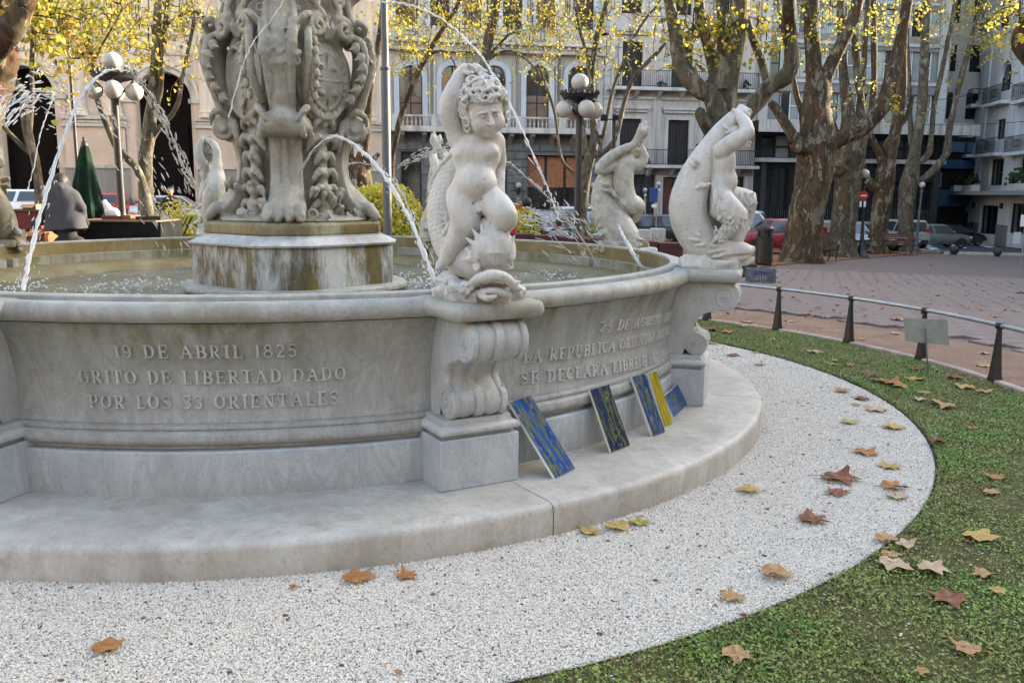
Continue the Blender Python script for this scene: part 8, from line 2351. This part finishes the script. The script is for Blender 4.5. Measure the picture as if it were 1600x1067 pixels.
car('silver people carrier under the orange posters', 886, 46, R_(200), paint('silver_paint', (.42, .44, .47), .5), 'van', 4.2, 1.72, 1.62)
car('grey blue hatchback facing the square behind the five globe lamp', 930, 39, R_(-70), paint('greyblue_paint', (.17, .21, .26), .5), 'hatch', 4.1)
car('black hatchback with a red tail light seen between the two statues', 1040, 40, AZ, paint('black_paint', (.012, .013, .017), .2), 'hatch', 4.2)
car('white pickup van behind the faun statue', 1160, 46, R_(-25), paint('white_paint', (.62, .63, .64), .1), 'van', 4.3, 1.75, 1.75)
car('dark red estate parked behind the black litter bin', 1207, 38, AZ + PI, paint('maroon_paint', (.24, .015, .025), .1), 'hatch', 3.9)
car('silver grey saloon facing the square between the first two plane trees', 1277, 41.5, R_(-58), paint('silver_paint', (.42, .44, .47), .5), 'sedan', 4.4)
car('black car hidden mostly behind the knotted plane tree', 1306, 50, R_(-50), paint('black_paint', (.012, .013, .017), .2), 'sedan', 4.3)
car('metallic grey hatchback between the lamp post and the third plane tree', 1345, 45, R_(-55), paint('grey_paint', (.20, .22, .25), .5), 'hatch', 4.0)
car('white camper topped pickup between the third and fourth plane trees', 1397, 52, R_(96), paint('cream_paint', (.30, .29, .26), .0), 'van', 4.1, 1.66, 1.62)
car('greenish grey hatchback side on at the road corner', 1457, 55, AZ - R_(6), paint('green_grey_paint', (.16, .18, .17), .5), 'hatch', 3.9)
car('dark car parked behind the greenish grey hatchback', 1484, 63, AZ, paint('black_paint', (.012, .013, .017), .2), 'sedan', 4.3)
car('dark estate in the shade behind the wall lamp', 1310, 57, AZ, paint('navy_paint', (.02, .03, .06), .3), 'hatch', 4.2)
# ------------------------------------------------------------------ shrubs, red wall, planters
def shrub(label, x0, x1, y0, y1, Y, mat, n, leaf, seed, depth=.6, name='shrub'):
 a, c = at_Y(x0, y1, Y), at_Y(x1, y0, Y)
 b = on_ground((x0 + x1) / 2, Y); root = thing(name, label, 'shrub', b)
 g = np.random.default_rng(seed)
 hw, top = (c[0] - a[0]) / 2, c[2] - b[2]
 k = 5; lob = [(g.uniform(-.6, .6) * hw, g.uniform(-.3, .3), g.uniform(.78, 1.0) * top, g.uniform(.35, .55)) for _ in range(9)] + [(0, 0, .6 * top, .75)]
 C = []; tint = []
 while len(C) < n:
  l = lob[int(g.random() * len(lob))]; d = g.normal(0, 1, 3); d /= np.linalg.norm(d); d[2] = abs(d[2]) * 1.0 if g.random() < .8 else d[2]
  p = np.array([l[0], l[1], l[2] * .62]) + d * np.array([hw * l[3] * 1.15, depth * l[3] * 1.3, top * .48 * l[3] / .5]) * (.8 + .25 * g.random())
  if p[2] < .02 or p[2] > top * 1.05 or abs(p[0]) > hw * 1.05: continue
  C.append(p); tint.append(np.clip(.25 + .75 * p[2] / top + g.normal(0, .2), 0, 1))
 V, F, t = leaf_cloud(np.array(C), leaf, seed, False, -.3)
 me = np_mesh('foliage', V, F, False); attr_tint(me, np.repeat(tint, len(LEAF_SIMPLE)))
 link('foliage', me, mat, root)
 mb = MB()
 for i in range(9): mb.tube(spline([(g.normal(0, .1), g.normal(0, .08), -.05), (g.normal(0, hw * .25), g.normal(0, .15), top * .4), (g.uniform(-.8, .8) * hw, g.normal(0, .2), top * .85)], 4), list(np.linspace(.03, .008, 9)), 5, False)
 mb.build('stems', BARKS[2], root)
 return root
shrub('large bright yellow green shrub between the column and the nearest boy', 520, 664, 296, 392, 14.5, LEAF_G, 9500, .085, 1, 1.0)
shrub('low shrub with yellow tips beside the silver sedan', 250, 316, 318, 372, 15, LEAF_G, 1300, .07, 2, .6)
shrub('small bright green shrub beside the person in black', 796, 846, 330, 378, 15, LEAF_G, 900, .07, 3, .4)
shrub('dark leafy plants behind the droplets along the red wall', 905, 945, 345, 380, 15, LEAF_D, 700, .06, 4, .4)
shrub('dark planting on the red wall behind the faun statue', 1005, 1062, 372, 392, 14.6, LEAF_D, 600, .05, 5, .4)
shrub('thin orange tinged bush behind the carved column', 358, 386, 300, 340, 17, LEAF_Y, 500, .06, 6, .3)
REDW = plain('oxblood_wall', (.055, .012, .014), .7, var=.3, nscale=3)
root = thing('flowerbed_wall', 'low dark red flowerbed wall running behind the basin rim', 'wall', on_ground(870, 14.0))
o = np.array(root.location)
for i in range(7):
 x0 = 795 + i * 39; p, q = at_Y(x0, 365 + i * 2.4, 14.0) - o, at_Y(x0 + 38.4, 366 + i * 2.4, 14.0) - o
 mb = MB(); mb.span((p[0] + .004, -.02, -.4), (q[0], .32, (p[2] + q[2]) / 2)); mb.build('wall_block', REDW, root, bevel=.015, smooth=False)
for i, (x0, x1, y0, y1, Y, lb_) in enumerate(((994, 1013, 359, 381, 15.5, 'pale concrete planter box nearer the back of the boy statue'), (1014, 1036, 357, 379, 15.8, 'pale concrete planter box nearer the blue sign'), (981, 1010, 379, 390, 13.5, 'flat pale stone block below the concrete planters'))):
 a, c = at_Y(x0, y1, Y), at_Y(x1, y0, Y); gb = on_ground((x0 + x1) / 2, Y)
 w = (c[0] - a[0]) / 2; h = c[2] - gb[2]
 root = thing('planter', lb_, 'planter', gb, 0, None)
 if i < 2:
  mb = MB(); t = .05
  mb.rects([(-w, w, -w, w, 0), (-w, w, -w, w, h), (-w + t, w - t, -w + t, w - t, h), (-w + t, w - t, -w + t, w - t, h - .12)]); mb.build('box', PALEB, root, bevel=.008, smooth=False)
  mb = MB(); mb.span((-w * .55, -w - .006, h * .25), (w * .55, -w - .001, h * .75)); mb.build('sunk_panel', GREYST, root, smooth=False)
 else: mb = MB(); mb.span((-w, -.2, 0), (w, .2, h)); mb.build('block', PALEB, root, bevel=.015, smooth=False)
# ------------------------------------------------------------------ market stall corner
Ys = 12.4
def S_(x, y, Y=Ys): return at_Y(x, y, Y)
b = on_ground(205, Ys); root = thing('market_table', 'low market table under a black cloth behind the basin rim', 'table', b)
a, c = S_(137, 350) - b, S_(268, 346) - b
mb = MB(); w0, w1, hz = a[0], c[0], c[2]
g = np.random.default_rng(3)
ringN = 60; top = []; bot = []
for i in range(ringN):
 t = i / ringN * 4; s_ = t % 1; e = int(t)
 x, y = [(w0 + (w1 - w0) * s_, -.4), (w1, -.4 + .8 * s_), (w1 - (w1 - w0) * s_, .4), (w0, .4 - .8 * s_)][e]
 top.append((x, y, hz)); q = .03 * math.sin(i * 1.9) + .02 * g.normal(); bot.append((x * 1.015 + q * (.5 if e % 2 else 0), y * 1.04 + q, .04 + .02 * g.random()))
mb.layers([top, [(x, y, hz - .05) for x, y, _ in top], bot]); mb.build('cloth', BLACKCLOTH, root, angle=60)
mb = MB(); mb.span((w0 - .05, -.42, hz + .001), (w1 - .05, .42, hz + .022)); mb.build('board', plain('brown_board', (.16, .09, .045), .7, var=.3), root, smooth=False)
for i, (x0, x1, y0, y1, lb_, col) in enumerate(((172, 200, 341, 347, 'flat brown tray on the market table under the plastic bag', (.13, .05, .03)), (203, 216, 340, 347, 'small open wooden box on the market table', (.2, .09, .04)), (224, 262, 342, 347, 'dark folded cloths at the end of the market table', (.02, .02, .025)))):
 p, q = S_(x0, y1), S_(x1, y0); bb = np.array([(p[0] + q[0]) / 2, Ys - .1, b[2] + hz + .024]); r_ = thing('stall_box', lb_, 'box', bb); w = (q[0] - p[0]) / 2; h = (q[2] - p[2])
 mb = MB(); mb.rects([(-w, w, -.15, .15, 0), (-w, w, -.15, .15, h), (-w + .015, w - .015, -.135, .135, h), (-w + .015, w - .015, -.135, .135, h * .4)]); mb.build('tray', plain('stall_box_%d' % i, col, .7), r_, smooth=False)
bb = np.array([S_(180, 344)[0], Ys - .12, b[2] + hz + .06]); r_ = thing('plastic_bag', 'white plastic carrier bag with a looped handle on the market table', 'bag', bb)
s = SDF((-.14, -.12, -.03), (.16, .12, .27), .008); s.ell((.03, 0, .05), (.09, .055, .075), k=.02); s.chain([(-.02, 0, .08), (-.05, 0, .15), (-.07, 0, .20)], [.06, .04, .022], .03); s.tor((-.075, 0, .195), .028, .010, frame((0, 1, 0)), .008); s.cap((.08, 0, .03), (.11, .01, .0), .03, .012, .02)
link('bag', s.mesh('bag'), WHITEPLASTIC, r_)
# closed green parasol
Yp = 14.0; b = on_ground(134, Yp); root = thing('closed_parasol', 'folded dark green market parasol standing behind the man in the coat', 'parasol', b)
def pr(x, y): return (at_Y(x, y, Yp) - b)
tip = pr(132, 229); bot = pr(137, 350)
mb = MB(); n = 40; L = []
for i in range(14):
 t = i / 13; z = tip[2] + (bot[2] - tip[2]) * t; cx = tip[0] + (bot[0] - tip[0]) * t
 r = (.055 + .20 * t ** .8) * (1 - .25 * max(0, t - .85) / .15)
 L.append([(cx + r * (1 + .20 * (t + .2) * math.cos(8 * a + 1.5 * math.sin(t * 3)) + .04 * g.normal()) * math.cos(a), r * (1 + .20 * (t + .2) * math.cos(8 * a + 1.5 * math.sin(t * 3))) * math.sin(a), z) for a in np.linspace(0, 2 * PI, n + 1)[:-1]])
mb.layers(L); mb.build('canopy', plain('dark_green_canvas', (.005, .020, .010), .85, .15, var=.45, nscale=6), root, angle=70)
mb = MB(); mb.tube([(bot[0], 0, 0), (tip[0], 0, tip[2] + .14)], .024, 8); mb.build('pole', WOOD, root)
mb = MB(); mb.lathe([(.0, 0), (.06, .01), (.05, .05), (.02, .1), (0, .11)], 10, c=(tip[0], 0, tip[2])); mb.build('finial', IRON, root)
mb = MB(); mb.lathe([(0, 0), (.28, 0), (.28, .05), (.05, .1), (.04, .3), (0, .3)], 16, c=(bot[0], 0, 0)); mb.build('base', IRON, root)
# red cart, boxes, yellow strips
Yc = 13.2; b = on_ground(40, Yc); root = thing('red_cart', 'dark red vendor cart with a brown box on top, left of the man', 'cart', b); root['label'] = 'dark red vendor cart beside the man in the grey coat'
p, q = at_Y(8, 358, Yc) - b, at_Y(64, 331, Yc) - b
mb = MB(); mb.span((p[0], -.02, p[2]), (q[0], .55, q[2])); mb.build('body', plain('dark_red_paint', (.13, .012, .014), .5), root, bevel=.01, smooth=False)
mb = MB(); mb.span((p[0] - .03, -.05, q[2] + .002), (q[0] + .03, .58, q[2] + .03)); mb.build('lid', WOOD, root, smooth=False)
for X in (p[0] + .06, q[0] - .06):
 for yy in (.03, .5): mb = MB(); mb.box((X, yy, p[2] / 2), (.022, .022, p[2] / 2)); mb.build('leg', WOOD, root, smooth=False)
def crate_box(label, x0, x1, y0, y1, Y, col, d=.3, onz=None):
 p, q = at_Y(x0, y1, Y), at_Y(x1, y0, Y); z = p[2] if onz is None else onz
 if onz == 'g': z = float(gz(p[0], Y))
 r_ = thing('cardboard_box', label, 'box', ((p[0] + q[0]) / 2, Y, z)); w = (q[0] - p[0]) / 2; h = q[2] - z
 mb = MB(); mb.rects([(-w, w, -d / 2, d / 2, 0), (-w, w, -d / 2, d / 2, h), (-w + .012, w - .012, -d / 2 + .012, d / 2 - .012, h), (-w + .012, w - .012, -d / 2 + .012, d / 2 - .012, h * .75)]); mb.build('carton', plain(label[:14].replace(' ', '_'), col, .8, var=.2), r_, smooth=False)
 mb = MB(); mb.add([(-w, -d / 2, h), (w, -d / 2, h), (w * .95, -d / 2 - .09, h - .05), (-w * .95, -d / 2 - .09, h - .05)], [[0, 1, 2, 3]]); mb.build('flap', plain(label[:14].replace(' ', '_'), col), r_, smooth=False)
crate_box('tan wooden box standing on the red cart', 44, 64, 319, 331, Yc + .2, (.26, .15, .08), .3, at_Y(50, 331, Yc)[2] + .032)
crate_box('worn orange brown carton behind the rim near the red cart', 53, 79, 362, 384, 12.6, (.22, .08, .03), .35, 'g')
YEL = plain('strip_yellow', (.75, .62, .03), .5, .3, var=.08)  # for the bent strip this yellow is sunlight on the ground put into colour
for i, (pts, lb_) in enumerate(((((56, 361), (82, 361), (87, 378)), 'bright yellow bent strip of sunlit ground behind the orange brown carton'), (((268, 364), (308, 364)), 'upper bright yellow strip beyond the market table'), (((266, 371), (308, 371)), 'lower bright yellow strip beyond the market table'))):
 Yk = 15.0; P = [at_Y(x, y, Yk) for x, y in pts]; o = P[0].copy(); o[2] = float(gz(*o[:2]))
 r_ = thing('yellow_strip', lb_, 'strip', o, 0, 'yellow strips'); mb = MB(); mb.tube([q - o for q in P], .040, 4); mb.build('rail', YEL, r_, smooth=False)
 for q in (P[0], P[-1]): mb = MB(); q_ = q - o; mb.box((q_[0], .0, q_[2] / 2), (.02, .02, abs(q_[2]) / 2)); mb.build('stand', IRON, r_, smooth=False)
b = at_Y(801, 366, 13.4); r_ = thing('red_bag', 'small red bag standing on the red wall beside the boy\'s knee', 'bag', b)
s = SDF((-.1, -.08, -.02), (.1, .08, .28), .008); s.box((0, 0, .09), (.055, .04, .09), rd=.03); s.tor((0, 0, .18), .03, .006, frame((0, 1, 0)), .004); link('bag', s.mesh('bag'), plain('red_bag_cloth', (.45, .02, .03), .7), r_)
# ------------------------------------------------------------------ people
SKIN = plain('skin', (.38, .22, .15), .5, .3, var=.08); HAIRD = plain('dark_hair', (.015, .012, .01), .6, var=.3)
def person(label, x, y, Y, parts, base_z=None, h=.016):
 """parts: {name: (material, builder)} modelled in metres about the head position given by the photo"""
 head = at_Y(x, y, Y); b = np.array([head[0], Y, float(gz(head[0], Y))])
 root = thing('person', label, 'person', b)
 body = None
 for nm, (m, fn, lo, hi, hh) in parts.items():
  s = SDF(lo, hi, hh); fn(s); o = link(nm, s.mesh(nm), m, body or root)
  if body is None: body = o
 return root
COAT = plain('grey_wool_coat', (.062, .062, .069), .9, .15, var=.06, nscale=20, bump=.3); TROUS = plain('dark_trousers', (.025, .027, .03), .9)
# man bending over the cart, seen from behind (heights above ground)
Ym = 11.6
hm = at_Y(93, 290, Ym); gm = float(gz(hm[0], Ym)); Hd = hm[2] - gm
def U(x, y, d=0.0): q = at_Y(x, y, Ym + d); return np.array([q[0] - hm[0], q[1] - Ym, q[2] - gm])
def m_body(s):
 s.ell((.0, .10, Hd + .02), (.085, .10, .115), k=.02); s.cap((.01, .05, Hd - .10), (0, .08, Hd - .02), .06, .06, .03)
 s.chain([(.02, 0, Hd - .16), (.06, -.02, 1.1), (.08, 0, .92)], [.08, .10, .12], .04)
 for sx in (-1, 1):
  s.chain([(.08 + sx * .10, 0, .9), (.08 + sx * .12, .02, .5), (.08 + sx * .12, 0, .10)], [.11, .085, .06], .03); s.chain([(.08 + sx * .12, -.02, .05), (.08 + sx * .13, .16, .04)], [.05, .045], .02)
  s.chain([(.02 + sx * .2, 0, Hd - .22), (.02 + sx * .25, .08, Hd - .48), (.02 + sx * .16 - .1, .30, Hd - .60)], [.04, .04, .04], .02)
  for f_ in range(5): s.chain([(.02 + sx * .16 - .1, .30, Hd - .60), (.02 + sx * .16 - .12 + (f_ - 2) * .018, .40, Hd - .63), (.02 + sx * .16 - .12 + (f_ - 2) * .02, .44, Hd - .66)], [.018, .011, .008], .006)
def m_coat(s):
 P = [(U(94, 296), .10), (U(97, 306), .20), (U(101, 325), .235), (U(103, 345), .255)]
 s.chain([p for p, r in P[:1]] + [U(96, 300)], [.10, .13], .03)
 for x, y, rx, ry in spline([(96, 298, .10, .09), (98, 305, .155, .12), (100, 315, .19, .14), (101, 328, .205, .155), (102, 341, .22, .17), (103, 356, .245, .185), (103, 368, .262, .195)], 5): s.ell(U(x, y), (rx, ry, .075), k=.05)
 s.chain([U(82, 305), U(73, 326, -.04), U(66, 344, .10), U(54, 350, .25)], [.075, .068, .06, .052], .025)
 s.chain([U(115, 306), U(126, 324, -.02), U(129, 344, .10)], [.075, .066, .055], .025)
 s.chain([U(88, 296, -.05), U(95, 294, -.09), U(103, 297, -.05)], [.03, .034, .03], .02)
 q = U(103, 359); s.box((q[0], 0, q[2] - .2), (.6, .6, .2), np.array([[math.cos(.07), 0, math.sin(-.07)], [0, 1, 0], [math.sin(.07), 0, math.cos(.07)]]), rd=.004, k=.006, op='sub')
 s.chain([U(100, 312, -.19), U(101, 352, -.235)], [.006, .008], .012, op='sub')
 s.mod((-.6, -.5, .5), (.5, .5, 1.5), lambda X, Y, Z: .009 * np.sin(34 * X + 9 * Z + 5 * np.sin(7 * Z)) * np.clip((1.5 - Z) * 1.6, .15, 1))
def m_hair(s):
 s.ell((-.02, .085, Hd + .05), (.098, .112, .11), k=.02); s.ell((0, .0, Hd + .0), (.08, .05, .07), k=.03)
person('man in a grey wool coat stooping over the cart, seen from behind', 93, 290, Ym,
    {'body': (TROUS, m_body, (-.6, -.5, -.02), (.6, .6, Hd + .25), .016), 'coat': (COAT, m_coat, (-.75, -.5, .3), (.6, .6, Hd + .12), .014), 'hair': (HAIRD, m_hair, (-.2, -.2, Hd - .2), (.2, .3, Hd + .25), .009)})
def sitter(label, x, y, Y, coat, skin_side=1, stand=False):
 h = at_Y(x, y, Y); g0 = float(gz(h[0], Y)); Hh = h[2] - g0
 root = thing('person', label, 'person', (h[0], Y, g0))
 s = SDF((-.4, -.6, Hh - 1.75 if stand else Hh - 1.35), (.4, .45, Hh + .2), .016)
 s.ell((0, 0, Hh), (.078, .095, .112), k=.02); s.ell((0, -.09, Hh - .015), (.014, .02, .02), k=.012); s.ell((0, -.07, Hh - .06), (.04, .035, .03), k=.02)
 for sx in (-1, 1): s.ell((sx * .08, 0, Hh - .01), (.014, .022, .03), k=.008)
 s.cap((0, .02, Hh - .16), (0, .01, Hh - .08), .055, .05, .02)
 body = link('body', (s.chain([(0, .02, Hh - .26), (0, .03, Hh - .5)], [.12, .13], .04), s.mesh('body'))[1], SKIN, root)
 s = SDF((-.45, -.7, Hh - 1.0), (.45, .45, Hh - .1), .016)
 s.chain([(-.15, .02, Hh - .25), (.15, .02, Hh - .25)], .085, .03); s.chain([(0, .02, Hh - .28), (0, .04, Hh - .5), (0, .03, Hh - .78)], [.17, .165, .17], .05)
 for sx in (-1, 1): s.chain([(sx * .19, .02, Hh - .26), (sx * .25, -.02, Hh - .52), (sx * .14, -.24, Hh - .62)], [.072, .06, .048], .03)
 link('jacket', s.mesh('jacket'), coat, body)
 s = SDF((-.4, -.7, Hh - 1.85), (.4, .3, Hh - .6), .018)
 for sx in (-1, 1):
  if stand: s.chain([(sx * .09, .02, Hh - .78), (sx * .10, .0, Hh - 1.2), (sx * .10, .03, Hh - 1.62)], [.10, .075, .05], .03); s.chain([(sx * .1, .03, Hh - 1.66), (sx * .11, -.14, Hh - 1.68)], [.045, .04], .02)
  else: s.chain([(sx * .09, .0, Hh - .80), (sx * .12, -.42, Hh - .78), (sx * .12, -.46, Hh - 1.24)], [.095, .075, .05], .03); s.chain([(sx * .12, -.46, Hh - 1.26), (sx * .13, -.60, Hh - 1.28)], [.045, .04], .02)
 link('trousers', s.mesh('trousers'), TROUS, body)
 s = SDF((-.15, -.15, Hh - .15), (.15, .2, Hh + .2), .010); s.ell((0, .025, Hh + .035), (.088, .10, .10), k=.02); s.ell((0, -.095, Hh - .045), (.062, .07, .085), k=.02, op='sub')
 link('hair', s.mesh('hair'), HAIRD, body)
 for sx in (-1, 1):
  s = SDF((sx * .14 - .1, -.4, Hh - .75), (sx * .14 + .1, -.1, Hh - .5), .006)
  c = np.array([sx * .14, -.26, Hh - .63]); s.ell(c, (.035, .045, .02), k=.01)
  for f_ in range(4): s.chain([c + ((f_ - 1.5) * .017, -.035, 0), c + ((f_ - 1.5) * .018, -.065, -.006), c + ((f_ - 1.5) * .018, -.085 - .008 * (f_ in (1, 2)), -.02)], [.009, .008, .006], .004)
  s.chain([c + (-sx * .03, 0, 0), c + (-sx * .052, -.03, .0), c + (-sx * .05, -.055, -.01)], [.011, .009, .007], .005); link('hand', s.mesh('hand'), SKIN, body)
 return root, Hh
NAVYC = plain('navy_jacket', (.015, .018, .03), .9); BLKC = plain('black_jacket', (.01, .01, .011), .9); REDC = plain('plum_jacket', (.06, .015, .02), .9)
def bench_under(root, Hh, lb_, x, Y):
 b = on_ground(x, Y); o = thing('park_bench', lb_, 'bench', (b[0], Y + .05, b[2] + max(0, Hh - 1.35)), 0, 'slatted park benches')
 for i in range(5): mb = MB(); mb.box((0, -.25 + .1 * i, .40), (.75, .04, .018)); mb.build('seat_slat', WOOD, o, smooth=False)
 for i in range(4): mb = MB(); mb.box((0, .27 + .02 * i, .52 + .11 * i), (.75, .014, .042)); mb.build('back_slat', WOOD, o, smooth=False)
 for X in (-.6, .6): mb = MB(); mb.box((X, 0, .19), (.03, .28, .19)); mb.build('leg', IRON, o, smooth=False)
sitter('man in a dark jacket standing beside the twin stemmed tree', 236, 299, 24, NAVYC, stand=True)
sitter('man in a black jacket facing the square in front of the silver sedan', 266, 299, 26, BLKC, stand=True)
sitter('person in black standing behind the small green shrub', 824, 320, 16, BLKC, stand=True)[0].rotation_euler = (0, 0, 2.7)
r2, _ = sitter('person with reddish clothes beside the person in black', 811, 326, 16.6, REDC, stand=True)
r2.rotation_euler = (0, 0, 3.5)
for ch in r2.children_recursive:
 if ch.name.startswith('hair'): ch.data.materials.clear(); ch.data.materials.append(plain('auburn_hair', (.20, .07, .02), .6))
sitter('small person beyond the jet in front of the grey blue hatchback', 873, 351, 22, plain('grey_top', (.2, .2, .22), .9), stand=True)[0].rotation_euler = (0, 0, 2.9)
